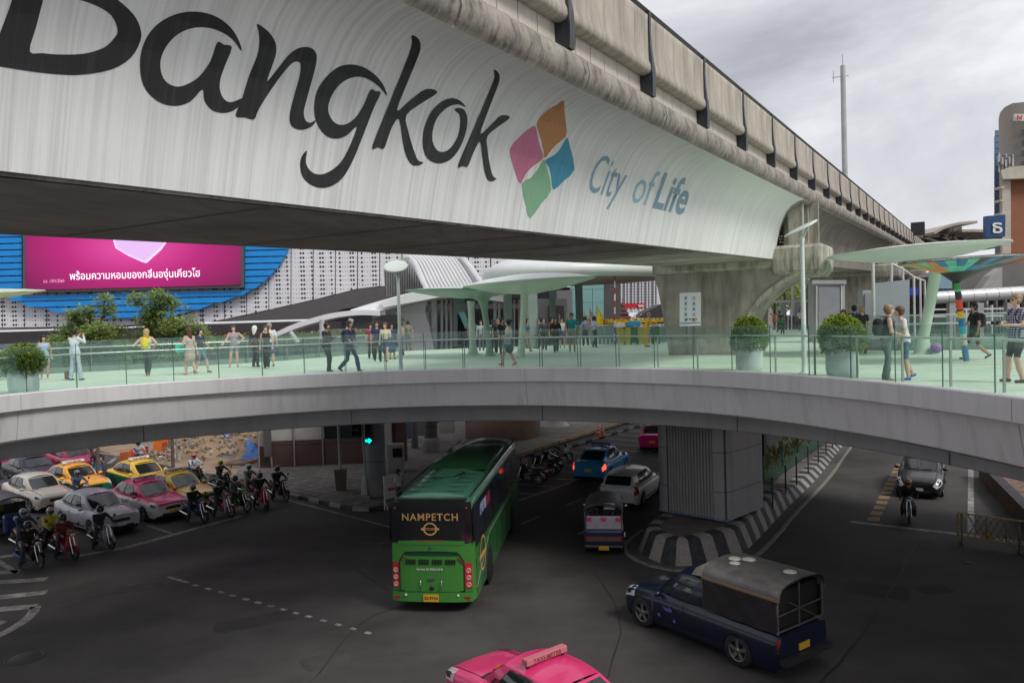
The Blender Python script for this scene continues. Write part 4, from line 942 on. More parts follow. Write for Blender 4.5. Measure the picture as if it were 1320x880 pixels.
# ---------------------------------------------------- coach
def coach():
    a = G(505, 640, 3.3); b = G(589, 571, 3.3); H_ = 3.3; rz = math.atan2(b.y - a.y, b.x - a.x); Lb = 10.6; Wb = 2.42
    # origin: ground under the rear left corner, x forward, y left (negative to the right side)
    o = empty('coach', (a.x - .12, a.y + .2, 0), rz, 'big green touring coach with orange lettering across its dark rear window', 'bus')
    gr = paintm('coach_green', (.055, .23, .04)); gd = paintm('coach_roof_green', (.05, .20, .12)); gk = paintm('coach_dark_green', (.008, .06, .02)); gs = paintm('coach_side_green', (.035, .16, .045))
    def sec(x, ins=0, z0=.32):
        # cross section (y,z) from left bottom, over the roof, to right bottom
        y0, y1 = -.0 - ins, -Wb + ins; r = .22; zt = H_ - ins * .6
        P = [(y0, z0), (y0, 1.2), (y0 - .02, 1.9), (y0 - .06, zt - .42), (y0 - .12, zt - .2), (y0 - .3, zt - .05), (y0 - .8, zt + .02), (-Wb / 2, zt + .04), (y1 + .8, zt + .02), (y1 + .3, zt - .05), (y1 + .12, zt - .2), (y1 + .06, zt - .42), (y1 + .02, 1.9), (y1, 1.2), (y1, z0)]
        return [Vector((x, y, z)) for y, z in P]
    xs = [0.0, .05, .14, .3, 1, 3, 5, 7, 9, Lb - .4, Lb - .15, Lb]
    ins = [.16, .07, .02, 0, 0, 0, 0, 0, 0, 0, .05, .2]
    rows = [sec(x, i) for x, i in zip(xs, ins)]
    m = MB(); n = 15
    m.v = [tuple(p) for r in rows for p in r]
    for i in range(len(rows) - 1):
        for j in range(n - 1):
            m.f.append((i * n + j, i * n + j + 1, (i + 1) * n + j + 1, (i + 1) * n + j)); m.m.append(1 if 3 <= j <= 10 else 2 if (j in (11, 12, 13, 0, 1, 2) and i > 3) else 0); m.sm.append(True)
    m.add(rows[0], [tuple(range(n))[::-1]], 0); m.add(rows[-1], [tuple(range(n))], 0)
    m.build('body', [gr, gd, gs], o)
    m = MB().box((Lb / 2, -Wb / 2, .45), (Lb - .5, Wb - .35, .5)); m.build('underbody', dark, o)
    def rear(z, y, off=0):                # rear face point, slightly bulged and raked
        return Vector((-.15 - off + .05 * ((z - .4) / 2.6) ** 3 + .14 * (abs(y + Wb / 2) / (Wb / 2)) ** 4, y, z))
    def rp_(nm, ys, zs, mat, off=.01, par=o, shape=None):
        m = MB(); m.grid([[rear(z + (shape(y) if shape and k else 0), y, off) for k, z in enumerate(zs)] for y in ys]); return m.build(nm, mat, par)
    yy = [-.06 - (Wb - .12) * i / 12 for i in range(13)]
    rp_('rear_panel', yy, [.45, .9, 1.4, 1.95], gr, .0)
    rg = rp_('rear_window', [-.05 - (Wb - .1) * i / 12 for i in range(13)], [1.98, 2.3, 2.7, 3.0, 3.12], M('coach_rear_glass', (.01, .011, .013), rough=.12, n=0, spec=.7), .005)
    rp_('rear_arch_trim', yy[1:-1], [1.93, 2.02], gr, .014, shape=lambda y: .05 * math.cos((y + Wb / 2) * 1.4))
    rp_('red_trim', yy[4:-4], [2.045, 2.075], M('trim_red', (.3, .02, .02), n=0), .016)
    bx('roof_spoiler', (.03, -Wb / 2, H_ - .12), (.18, Wb - .34, .09), blk, o, bev=.03)
    gold = M('coach_lettering', (.62, .36, .13), rough=.45, n=0)
    T = lambda z, y: frame(rear(z, y, .02), (0, -1, 0), (0, 0, 1))
    text_on('lettering', 'NAMPETCH', .285, gold, rg, T(2.62, -Wb / 2) , bold=.004, space=1.13)
    def ring(nm, cx, cz, r0, r1, mat, face, par, sq=1.0):
        m = MB(); m.grid([[face(cz + r * math.sin(t) * sq, cx + r * math.cos(t)) for r in (r0, r1)] for t in [2 * math.pi * i / 28 for i in range(29)]], smooth=False); return m.build(nm, mat, par)
    ring('ring_emblem', -Wb / 2, 2.38, .20, .155, gold, lambda z, y: rear(z, y, .02), rg, .9)
    m = MB()
    for y0, y1 in ((-.26, .26),): m.add([rear(2.35, -Wb / 2 + y0, .024), rear(2.35, -Wb / 2 + y1, .024), rear(2.41, -Wb / 2 + y1, .024), rear(2.41, -Wb / 2 + y0, .024)], [(0, 1, 2, 3)])
    m.build('ring_bar', gold, rg); text_on('lettering', 'NAMPETCH', .055, blk, rg, frame(rear(2.363, -Wb / 2, .03), (0, -1, 0), (0, 0, 1)), bold=.002)
    # engine hatch
    m = MB(); pts = [(-.28, .62), (-.28, 1.45), (-.42, 1.68), (-.75, 1.74), (-Wb + .75, 1.74), (-Wb + .42, 1.68), (-Wb + .28, 1.45), (-Wb + .28, .62)]
    for p, q in zip(pts, pts[1:] + pts[:1]): m.bar(rear(p[1], p[0], .012), rear(q[1], q[0], .012), .02, .02)
    m.build('hatch_seam', dark, o)
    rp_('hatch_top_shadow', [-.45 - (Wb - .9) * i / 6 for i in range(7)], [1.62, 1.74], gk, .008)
    m = MB()
    for k in range(4):
        for r_ in range(3):
            for c_ in range(4): y = -.5 - k * .38 - c_ * .078; m.box(rear(1.40 + r_ * .05, y, .012), (.02, .06, .032))
    tag(m.build('vent_slots', dark, o), kind='stuff'); 
    text_on('lettering', 'Service 02-9356136-8', .085, M('white_lettering', (.6, .6, .6), n=0), o, T(1.22, -Wb / 2 + .05), bold=.003)
    m = MB().lathe([(0, 0), (.05, .0), (.05, .02), (.035, .03), (0, .03)], 14); m.v = [(-c, a, b * .8) for a, b, c in m.v]; m.build('maker_badge', M('badge_blue', (.08, .12, .3), metal=.5, n=0), o, rear(1.86, -Wb / 2, .01))
    bx('hatch_lamp', rear(.98, -Wb / 2, .02), (.04, .16, .06), chrome, o); 
    m = MB().lathe([(0, .03), (.06, .02), (.07, 0)], 12); m.v = [(-c, a, b) for a, b, c in m.v]; m.build('filler_cap', blk, o, rear(.72, -Wb / 2, .01))
    for y in (-.9, -1.5):
        m = MB().tube([rear(.62, y, .0), rear(.62, y, .05), rear(.92, y, .05), rear(.92, y, 0)], .012, 6); m.build('grab_bar', chrome, o)
    rp_('bumper', [-.05 - (Wb - .1) * i / 12 for i in range(13)], [.33, .45, .58, .60], gr, .05); rp_('bumper_groove', yy, [.595, .615], gk, .045)
    bx('licence_plate', rear(.45, -Wb / 2 + .02, .075), (.02, .44, .2), platey, o)
    text_on('plate_text', '32-9754', .12, blk, o, frame(rear(.41, -Wb / 2 + .02, .09), (0, -1, 0), (0, 0, 1)), bold=.003)
    for s, y in ((1, -.16), (-1, -Wb + .16)):
        pl = rp_('light_cluster', [y + .10, y, y - .10], [.70, 1.0, 1.3, 1.42], M('cluster_red', (.45, .03, .035), rough=.25, n=0), .02)
        for z in (.80, 1.0, 1.2):
            m = MB().lathe([(.075, 0), (.07, .02), (.045, .02), (.04, .005), (0, .01)], 14); m.v = [(-c, a, b) for a, b, c in m.v]; m.build('round_lamp', M('lamp_pale', (.6, .3, .28), rough=.2, n=0), pl, rear(z, y, .02))
        m = MB().bar(rear(1.42, y - s * .12, .02), rear(1.58, y - s * .28, .02), .05, .02); m.build('slant_reflector', lampr, o)
        bx('low_reflector', rear(.45, y - s * .05, .06), (.02, .18, .06), lampr, o); 
        m = MB().lathe([(.035, 0), (.03, .012), (0, .014)], 10); m.v = [(-c, a, b) for a, b, c in m.v]; m.build('marker_lamp', lampr, o, rear(2.95, y - s * .02, .02))
        m = MB().lathe([(.04, 0), (.035, .012), (0, .014)], 10); m.v = [(-c, a, b) for a, b, c in m.v]; m.build('reversing_lamp', lampc, o, rear(.52, y - s * .3, .06))
    # roof fittings
    bx('roof_hatch', (2.3, -Wb / 2, H_ + .06), (.7, .8, .06), gd, o, bev=.02)
    m = MB().bar((1.95, -.75, H_ + .09), (2.0, -Wb + .95, H_ + .09), .05, .04).bar((2.0, -Wb + .95, H_ + .09), (2.7, -Wb + .75, H_ + .11), .06, .05); m.build('hatch_frame', blk, o)
    m = MB(); sx_ = [3.6, 3.75, 4.1, 7.5, 8.3, 8.6]; hz = [.02, .1, .16, .16, .1, .02]
    m.grid([[Vector((x, y, H_ + (hh if abs(y + Wb / 2) < .9 else .0))) for y in (-.22, -.32, -.8, -Wb / 2, -Wb + .8, -Wb + .32, -Wb + .22)] for x, hh in zip(sx_, hz)]); m.build('roof_pod', gk, o)
    m = MB(); m.bar((.4, -Wb + .10, H_ - .06), (Lb - .4, -Wb + .10, H_ - .06), .03, .05); m.bar((.4, -.10, H_ - .06), (Lb - .4, -.10, H_ - .06), .03, .05); m.build('gutter', blk, o)
    for i in range(5): m = MB().bar((.4 + i * .62, -.3, H_ + .025), (.4 + i * .62, -Wb + .3, H_ + .025), .03, .015); m.build('roof_seam', gk, o)
    for y, k in ((-Wb - .01, -1), (.01, 1)):
        m = MB().grid([[Vector((x, y, 1.98)), Vector((x, y - k * .02, 2.4)), Vector((x, y - k * .06, 2.9))] for x in (-.02, .33)]); m.build('corner_glass', carglass, o)
    # right side glazing, in bays
    sg = M('coach_side_glass', (.03, .034, .04), rough=.06, n=0, spec=.9)
    for i in range(6):
        x0 = .35 + i * 1.62; y = -Wb - .012
        m = MB().grid([[Vector((x, y + .015, 1.72)), Vector((x, y + .03, 2.4)), Vector((x, y + .06, 2.93))] for x in (x0, x0 + 1.55)]); m.build('side_window', sg, o)
        m = MB().grid([[Vector((x, -y - Wb - .015, 1.72)), Vector((x, -y - Wb - .05, 2.93))] for x in (x0, x0 + 1.55)]); m.build('side_window', sg, o)
    for x0, x1, c in ((1.1, 2.5, (.05, .09, .4)), (1.3, 2.3, (.6, .6, .65)), (2.5, 2.9, (.5, .03, .04))):
        m = MB(); y = -Wb - .0 + .035
        for k in range(5): xx = x0 + (x1 - x0) * k / 5; m.add([(xx, y - .025, 2.4 + .05 * (k % 2)), (xx + .2, y - .025, 2.45), (xx + .26, y - .01, 2.78), (xx + .06, y - .01, 2.7)], [(0, 1, 2, 3)])
        m.build('side_graphic', M('graphic_%d' % int(c[2] * 100), c, n=0, rough=.4), o)
    def sideface(z, x): return Vector((x, -Wb - .014 + .0 * z, z))
    ring('side_emblem', 1.35, 1.28, .52, .44, gold, sideface, o, 1.0)
    m = MB().bar((.8, -Wb - .012, 1.25), (1.9, -Wb - .012, 1.25), .01, .12); m.build('side_emblem_bar', gold, o)
    m = MB().bar((.25, -Wb - .014, .62), (2.6, -Wb - .014, 1.55), .008, .012).bar((2.6, -Wb - .014, 1.55), (7.5, -Wb - .014, 1.6), .008, .02); m.build('side_stripe', M('stripe_pale', (.4, .42, .4), n=0), o)
    for x in [.3 + i * 1.25 for i in range(8)]: m = MB().box((x, -Wb - .004, .95), (.012, .012, .95)); m.build('locker_seam', dark, o)
    for x in (2.55, 8.2):
        for y in (-.2, -Wb + .17): wheel(o, x, y, .48, .28, 8)
        m = MB().lathe([(.60, 0), (.60, .012), (.0, .012)], 20); m.v = [(a, -c, b) for a, b, c in m.v]; m.build('wheel_arch', dark, o, (x, -Wb + .0, .52))
    return o
coach()
# ---------------------------------------------------- dark blue pickup with canopy
a, b = G(829, 807), G(951.6, 859); HP = math.atan2(a.y - b.y, a.x - b.x); wbse = (a - b).length; scp = wbse / 2.85
navy = paintm('navy', (.005, .010, .028))
pu = car('pickup_truck', 'dark blue pickup truck with a tarpaulin sided canopy over its bed', (0, 0, 0), HP, kind='pickup', top=navy, handles=False, cat='pickup truck', plate=platey, sc_=scp)
lx, ly = (1.6 - 1.25) / 2, .80; c_, s_ = math.cos(HP), math.sin(HP); mid = (a + b) / 2
pu.location = (mid.x - scp * (lx * c_ - ly * s_), mid.y - scp * (lx * s_ + ly * c_), 0)
tarp = M('black_tarpaulin', (.017, .016, .018), rough=.45, n=.3, ns=1.5, bump=1.0, bs=3)
tin = M('canopy_metal', (.15, .14, .135), rough=.42, metal=.35, n=.3, ns=2.5, streak=.5, sk_c=(.05, .045, .04), sx=1, sy=3, sz=2, bump=.3, bs=6)
rx0, rx1, zz = -2.26, -.30, 1.0
prof = [(-.80, 1.72), (-.79, 1.84), (-.70, 1.95), (-.5, 2.01), (0, 2.05), (.5, 2.01), (.70, 1.95), (.79, 1.84), (.80, 1.72)]
m = MB(); m.grid([[Vector((x, y, z)) for y, z in prof] for x in (rx0 - .06, -1.9, -1.1, rx1)]); m.grid([[Vector((x, y * .97, z - .03)) for y, z in prof] for x in (rx0 - .06, rx1)])
m.build('canopy_roof', tin, pu)
m = MB(); m.grid([[Vector((rx1, y, z)) for y, z in prof], [Vector((rx1 + .35, y * .82, min(z, 1.88) - .08)) for y, z in prof], [Vector((rx1 + .45, y * .8, 1.62)) for y, z in prof]]); m.build('canopy_fairing', M('fairing_cream', (.33, .32, .27), rough=.5), pu)
for s in (1, -1):
    m = MB(); rows = []
    for i in range(15):
        x = rx1 - (rx1 - rx0) * i / 14
        rows.append([Vector((x, s * (.80 + .015 * math.sin(i * 1.3 + k * 2)), 1.0 + .72 * k / 4)) for k in range(5)])
    m.grid(rows); m.build('tarpaulin_side', tarp, pu)
    m = MB().bar((rx0 - .05, s * .815, 1.71), (rx1, s * .815, 1.71), .03, .05); m.build('canopy_rail', M('rail_rust', (.22, .14, .08), rough=.6), pu)
    for x in (rx0, rx0 + .02): m = MB().tube([(x, s * .78, 1.0), (x, s * .78, 1.75)], .02, 6); m.build('canopy_post', tin, pu)
    m = MB().tube([(rx0, s * .78, .62), (rx0, s * .78, .7), (rx0, s * .78, .92)], .04, 8, 1); m.build('rear_lamp', [lampr, lampr], pu)
m = MB().bar((rx0, -.78, 1.05), (rx0, .78, 1.05), .03, .03).bar((rx0, -.78, 1.42), (rx0, .78, 1.38), .02, .02).bar((rx0, .05, 1.0), (rx0, .05, 1.95), .025, .025).bar((rx0, -.7, 1.0), (rx0, .4, 1.6), .015, .015); m.build('rear_frame', tin, pu)
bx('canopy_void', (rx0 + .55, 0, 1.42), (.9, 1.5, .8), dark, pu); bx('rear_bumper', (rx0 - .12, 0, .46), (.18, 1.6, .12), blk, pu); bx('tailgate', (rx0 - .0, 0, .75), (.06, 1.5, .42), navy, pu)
for x, y, r_ in ((-.62, .05, .13), (-.80, .28, .11), (-.85, -.15, .14), (-1.95, -.1, .13)):
    m = MB().lathe([(r_ * 1.1, 0), (r_, .012), (0, .012)], 16); m.build('roof_sticker', M('sticker_pale', (.5, .48, .42), n=.4, ns=8), pu, (x, y, 2.052 - abs(y) * .06))
text_on('door_lettering', 'ขนส่ง', .13, M('lettering_violet', (.16, .16, .62), n=0, emit=.0), pu, frame((.72, .875, .66), (-1, 0, 0), (0, 0, 1)), bold=.004)
for x, z in ((.98, .5), (.5, .48)): bx('door_sticker', (x, .873, z), (.07, .01, .07), M('sticker_violet', (.12, .10, .4), n=0), pu)
# ---------------------------------------------------- tuk-tuks
def tuktuk(label, loc, rz, body_c, side_c, open_front=False, sc_=1.0):
    o = empty('tuk_tuk', loc, rz, label, 'tuk-tuk'); o.scale = (sc_,) * 3
    bm_ = paintm('tuk_' + str(int(body_c[0] * 99)) + str(int(body_c[2] * 99)), body_c); rf = M('tuk_roof', (.06, .058, .06), rough=.45, n=.2, streak=.4, sk_c=(.3, .3, .3), sx=1, sy=.3, sz=1)
    pale = M('tuk_panel', (.5, .5, .54), rough=.35, metal=.3)
    m = MB(); ys = [math.pi * i / 10 for i in range(11)]
    m.grid([[Vector((x, .68 * math.cos(t) * k, 1.52 + .26 * math.sin(t) * k)) for t in ys] for x, k in ((-1.38, .93), (-1.3, 1), (-.5, 1), (.3, .98), (.85, .9))])
    m.grid([[Vector((x, .66 * math.cos(t) * k, 1.48 + .25 * math.sin(t) * k)) for t in ys] for x, k in ((-1.38, .93), (.85, .9))]); m.build('roof', rf, o)
    m = MB().grid([[Vector((-1.375 - .0, y, 1.62 + .0 * y)), Vector((-1.2, y, 1.785))] for y in (-.05, -.4)]); m.build('roof_panel', pale, o)
    bx('rear_body', (-1.0, 0, .62), (.75, 1.34, .55), bm_, o, bev=.08); bx('rear_frieze', (-1.395, 0, .60), (.03, 1.2, .16), M('tuk_frieze', (.16, .08, .05), rough=.5, n=.4, ns=20), o)
    bx('rear_seat_back', (-1.12, 0, 1.08), (.14, 1.2, .5), pale, o, bev=.05)
    for y in (-.45, -.15, .15, .45): bx('seat_back_panel', (-1.2, y, 1.05), (.02, .27, .3), pale, o)
    for y in (-.5, 0, .5): bx('pink_panel', (-1.215, y, 1.22), (.03, .18, .14), paintm('tuk_pink', (.75, .05, .25)), o)
    bx('floor', (-.1, 0, .34), (1.9, 1.15, .1), blk, o); bx('seat', (-.85, 0, .82), (.45, 1.1, .12), M('seat_red', (.3, .02, .03), rough=.5), o, bev=.03)
    bx('driver_seat', (.2, 0, .7), (.35, .6, .12), M('seat_black', (.03, .03, .03)), o, bev=.03)
    bx('front_cowl', (.95, 0, .75), (.3, .75, .75), bm_, o, bev=.1); bx('windscreen', (.87, 0, 1.33), (.03, .95, .42), carglass, o)
    bx('bumper', (-1.42, 0, .36), (.06, 1.3, .07), chrome, o); bx('licence_plate', (-1.46, 0, .3), (.02, .34, .13), platey, o)
    for s in (1, -1):
        for x in (-1.3, -.35, .8): m = MB().tube([(x, s * .62, .8 if x < 0 else .5), (x, s * .64, 1.55)], .018, 6); m.build('post', chrome, o)
        m = MB().tube([(-1.3, s * .64, 1.0), (-.35, s * .66, 1.0), (-.2, s * .62, .6)], .016, 6); m.build('side_rail', chrome, o)
        wheel(o, -.75, s * .60, .26, .16, 6); bx('mudguard', (-.75, s * .62, .56), (.62, .22, .07), bm_, o, bev=.03)
        bx('tail_lamp', (-1.39, s * .58, .62), (.05, .08, .14), lampr, o); bx('side_panel', (-.75, s * .6, .85), (.7, .04, .3), paintm('tuk_side' + str(int(side_c[0] * 99)), side_c), o)
        m = MB().lathe([(0, .02), (.06, .015), (.07, 0), (0, 0)], 10); m.v = [(-c, a_, b_) for a_, b_, c in m.v]; m.build('mirror', chrome, o, (.85, s * .75, 1.2))
    w_ = wheel(o, 1.15, .05, .25, .12, 6)
    m = MB().tube([(1.15, 0, .3), (1.0, 0, .9), (.75, 0, 1.02)], .03, 6).tube([(.75, -.33, 1.05), (.75, .33, 1.05)], .018, 6); m.build('steering_fork', chrome, o)
    m = MB().lathe([(0, .1), (.09, .08), (.1, 0), (.05, -.05)], 12); m.v = [(c, a_, b_) for a_, b_, c in m.v]; m.build('headlight', lampc, o, (1.12, 0, .95))
    return o
HT = heading((757, 712), (757, 690)) - .05
p = G(779, 717); tuktuk('tuk-tuk with pink and white rear panels driving away toward the pillar', (p.x + 1.4 * math.cos(HT) * -1 + 2.8 * math.cos(HT), p.y + 1.42 * math.sin(HT), 0), HT, (.015, .02, .07), (.2, .03, .05))
p = G(30, 695); tuktuk('tuk-tuk with dark roof and red trim waiting at the left edge among motorcycles', (p.x - .9, p.y + .3, 0), HQ, (.02, .05, .16), (.4, .04, .05))
# ---------------------------------------------------- motorcycles
def moto(name, label, loc, rz, c1, c2=(.02, .02, .022), scooter=False, group=None, stand=0, blue_exh=False):
    o = empty(name, loc, rz, label, 'motorcycle', group); key = '_%d_%d_%d' % tuple(int(x * 99) for x in c1)
    pa_ = paintm('moto' + key, c1); pb_ = paintm('moto_%d' % int(c2[0] * 99), c2)
    r = .28 if not scooter else .24; xf, xr = .62, -.60
    for x in (xf, xr):
        pr = [(r + (.045 if not scooter else .055) * math.cos(t) - .045, (.04 if not scooter else .055) * math.sin(t)) for t in [2 * math.pi * i / 8 for i in range(9)]]
        m = MB(); m.lathe(pr, 22); m.v = [(a_, c, b_) for a_, b_, c in m.v]; wh = m.build('wheel', tyre_m, o, (x, 0, r))
        m = MB()
        n_ = 10 if not scooter else 5
        for i in range(n_):
            t = 2 * math.pi * i / n_; m.bar((0, 0, 0), (math.cos(t) * (r - .07), 0, math.sin(t) * (r - .07)), .012 if not scooter else .03, .012 if not scooter else .03, upv=(0, 1, 0))
        m.lathe([(r - .06, -.02), (r - .08, 0), (r - .06, .02)], 20) if False else None
        m.tube([((r - .075) * math.cos(t), 0, (r - .075) * math.sin(t)) for t in [2 * math.pi * i / 16 for i in range(17)]], .014, 5); m.tube([(0, -.07, 0), (0, .07, 0)], .035, 8); m.build('rim', rim_m, wh)
    # shell: seat hump, side covers, leg shield
    m = MB()
    P = [(-.78, .035, .72, .06), (-.6, .09, .66, .10), (-.35, .13, .58, .14), (-.05, .12, .5, .15), (.15, .10, .42, .12), (.32, .10, .44, .14)]
    m.grid([[Vector((x, w_ * math.cos(t), z + h * math.sin(t))) for t in [2 * math.pi * i / 10 for i in range(10)]] for x, w_, z, h in P], closed=True); m.build('body', pa_, o)
    m = MB(); m.grid([[Vector((.36 + .05 * abs(t) + dx, w_ * t, z)) for t in (-1, -.6, 0, .6, 1)] for z, w_, dx in ((.28, .13, 0), (.42, .2, .0), (.62, .2, -.03), (.8, .15, -.1), (.92, .10, -.14))])
    m.grid([[Vector((.33 + .05 * abs(t) + dx, w_ * t, z)) for t in (-1, 0, 1)] for z, w_, dx in ((.28, .13, 0), (.62, .2, -.03), (.92, .10, -.14))]); m.build('leg_shield', pa_ if scooter else pb_, o)
    m = MB(); m.grid([[Vector((x, w_ * math.cos(t), z + h * math.sin(t))) for t in [2 * math.pi * i / 10 for i in range(10)]] for x, w_, z, h in ((-.72, .05, .80, .02), (-.62, .11, .79, .045), (-.3, .13, .76, .05), (-.05, .10, .74, .04), (.02, .04, .72, .02))], closed=True); m.build('seat', M('moto_seat', (.02, .02, .02), rough=.6), o)
    bx('engine', (.0, 0, .33), (.34, .2, .2), M('engine_grey', (.13, .13, .13), rough=.5, metal=.4), o, bev=.03)
    m = MB(); [m.tube([(xf, s * .07, r), (.46, s * .07, .68), (.40, s * .04, .95)], .022, 6) for s in (1, -1)]; m.build('fork', chrome, o)
    m = MB().tube([(.27, -.33, 1.0), (.32, -.2, 1.02), (.38, 0, .98), (.32, .2, 1.02), (.27, .33, 1.0)], .016, 6); m.build('handlebar', blk, o)
    m = MB(); m.lathe([(0, .16), (.08, .13), (.12, .05), (.11, -.05), (.03, -.10)], 12, sx=1, sy=1.2); m.v = [(c * .8 + b_ * 0, b_, a_ * .9) for a_, b_, c in m.v]; cw = m.build('headlamp_cowl', pa_, o, (.42, 0, .93))
    m = MB().lathe([(0, .03), (.06, .015), (.075, 0)], 12, sy=1.3); m.v = [(c, b_, a_ * .8) for a_, b_, c in m.v]; m.build('headlight', lampc, o, (.535, 0, .90))
    m = MB(); m.grid([[Vector((xf + (r + .05) * math.cos(t), y, r + (r + .05) * math.sin(t))) for y in (-.06, 0, .06)] for t in [R(25 + i * 17) for i in range(8)]]); m.build('front_mudguard', pa_, o)
    m = MB(); m.grid([[Vector((xr + (r + .06) * math.cos(t), y, r + (r + .06) * math.sin(t))) for y in (-.06, 0, .06)] for t in [R(60 + i * 17) for i in range(8)]]); m.build('rear_mudguard', pb_, o)
    m = MB().tube([(.05, -.12, .25), (-.25, -.15, .27), (-.8, -.17, .40)], [.02, .04, .045], 8); m.build('exhaust', M('exhaust_blue', (.02, .10, .5), rough=.4) if blue_exh else chrome, o)
    for s in (1, -1):
        m = MB().tube([(.3, s * .26, 1.02), (.28, s * .34, 1.2)], .008, 5); m.lathe([(0, .012), (.045, .01), (.055, 0)], 8, c=(.28, s * .34, 1.2)); 
        m.v[-24:] = [(.28 + (z - 1.2), y, 1.2 + (x - .28)) for x, y, z in m.v[-24:]]; m.build('mirror', blk, o)
        bx('indicator', (.44, s * .13, .82), (.05, .05, .04), lampo, o)
        m = MB().tube([(-.02, s * .12, .3), (-.02, s * .22, .3)], .02, 6); m.build('footrest', blk, o)
    bx('tail_lamp', (-.80, 0, .70), (.05, .14, .07), lampr, o); bx('licence_plate', (-.86, 0, .52), (.01, .16, .13), platew, o)
    if stand: o.rotation_euler = (stand, 0, rz)
    return o
# ------------------------------------------------------------ people
def surface_nets(fn, lo, hi, h):
    ax = [np.arange(l, u + h, h) for l, u in zip(lo, hi)]
    X, Y, Z = np.meshgrid(*ax, indexing='ij'); P = np.stack([X, Y, Z], -1)
    D = fn(P); S = D < 0
    nx, ny, nz = D.shape
    acc = np.zeros((nx - 1, ny - 1, nz - 1, 3)); cnt = np.zeros((nx - 1, ny - 1, nz - 1))
    def sl(a, o): return a[o[0]:a.shape[0] - 1 + o[0], o[1]:a.shape[1] - 1 + o[1], o[2]:a.shape[2] - 1 + o[2]]
    cs = [(i, j, k) for i in (0, 1) for j in (0, 1) for k in (0, 1)]
    for a in cs:
        for b in cs:
            if sum(b) - sum(a) == 1 and all(y >= x for x, y in zip(a, b)):
                da, db = sl(D, a), sl(D, b); c = (da < 0) != (db < 0); t = np.where(c, da / (da - db + 1e-12), 0)
                for q in range(3): acc[..., q] += np.where(c, a[q] + (b[q] - a[q]) * t, 0)
                cnt += c
    act = cnt > 0; idx = -np.ones(act.shape, int); ii = np.argwhere(act); idx[act] = np.arange(len(ii))
    V = (acc[act] / cnt[act][:, None] + ii) * h + np.array(lo); F = []
    for q in range(3):
        e = [0, 0, 0]; e[q] = 1; A = S[:nx - e[0], :ny - e[1], :nz - e[2]]; B = S[e[0]:, e[1]:, e[2]:]; c = A != B
        w = np.argwhere(c); u, v = [(1, 2), (2, 0), (0, 1)][q]
        w = w[(w[:, u] > 0) & (w[:, v] > 0) & (w[:, u] < act.shape[u]) & (w[:, v] < act.shape[v])]
        if not len(w): continue
        def at_(du, dv): z = w.copy(); z[:, u] += du; z[:, v] += dv; return idx[z[:, 0], z[:, 1], z[:, 2]]
        f = np.stack([at_(-1, -1), at_(0, -1), at_(0, 0), at_(-1, 0)], 1); ins = A[w[:, 0], w[:, 1], w[:, 2]]
        f[~ins] = f[~ins][:, ::-1]; F.append(f)
    return V, np.concatenate(F)
def sdf_mesh(name, prims, mats, h=.024, k=.022, cut=None):
    A = np.array([p[0] for p in prims], float); B_ = np.array([p[1] for p in prims], float); ra = np.array([p[2] for p in prims]); rb = np.array([p[3] for p in prims]); lab = np.array([p[4] for p in prims])
    lo = np.minimum(A - ra[:, None], B_ - rb[:, None]).min(0) - .04; hi = np.maximum(A + ra[:, None], B_ + rb[:, None]).max(0) + .04
    def dist(P, i):
        d = B_[i] - A[i]; l2 = max(d @ d, 1e-9); q = P - A[i]; t = np.clip(q @ d / l2, 0, 1)
        return np.linalg.norm(q - t[..., None] * d, axis=-1) - (ra[i] + (rb[i] - ra[i]) * t)
    def fn(P):
        r = None
        for i in range(len(A)):
            d = dist(P, i)
            if r is None: r = d
            else: hh = np.clip(.5 + .5 * (r - d) / k, 0, 1); r = r * (1 - hh) + d * hh - k * hh * (1 - hh)
        return np.maximum(r, cut(P)) if cut else r
    V, F = surface_nets(fn, lo, hi, h)
    C = V[F].mean(1); D = np.stack([dist(C, i) for i in range(len(A))], 1); mi = lab[D.argmin(1)]
    me = bpy.data.meshes.new(name); me.from_pydata(V.tolist(), [], F.tolist())
    for m in mats: me.materials.append(m)
    me.polygons.foreach_set('material_index', mi.astype(np.int32)); me.polygons.foreach_set('use_smooth', [True] * len(F)); me.update()
    return me
def cloth(c): return M('cloth_%d_%d_%d' % tuple(int(x * 255) for x in c), c, rough=.85, n=.15, ns=9)
SK = {'a': (.52, .30, .20), 'b': (.38, .21, .13), 'c': (.62, .40, .30)}
HR = {'black': (.012, .01, .01), 'brown': (.09, .04, .02), 'blonde': (.45, .30, .13), 'grey': (.28, .26, .24), 'red': (.18, .06, .03), 'white': (.75, .73, .7), 'sand': (.30, .19, .10)}
hand_me = {}
def hand_mesh(sk):
    if sk in hand_me: return hand_me[sk]
    m = MB(); m.grid([[Vector((x, w_ * math.cos(t), h_ * math.sin(t))) for t in [2 * math.pi * i / 8 for i in range(8)]] for x, w_, h_ in ((0, .022, .018), (.02, .034, .017), (.07, .042, .016), (.095, .038, .012))], closed=True)
    for i, (y, l) in enumerate(((.032, .062), (.011, .075), (-.010, .070), (-.030, .052))):
        m.tube([(.085, y, 0), (.085 + l * .5, y * 1.08, -.008), (.085 + l * .85, y * 1.1, -.026)], [.010, .009, .007], 6)
    m.tube([(.025, .030, 0), (.055, .056, -.010), (.085, .062, -.022)], [.012, .010, .008], 6)
    hand_me[sk] = m.mesh('hand', M('skin_' + sk, SK[sk], rough=.55, n=.05)); return hand_me[sk]
def V3(*a): return np.array(a, float)
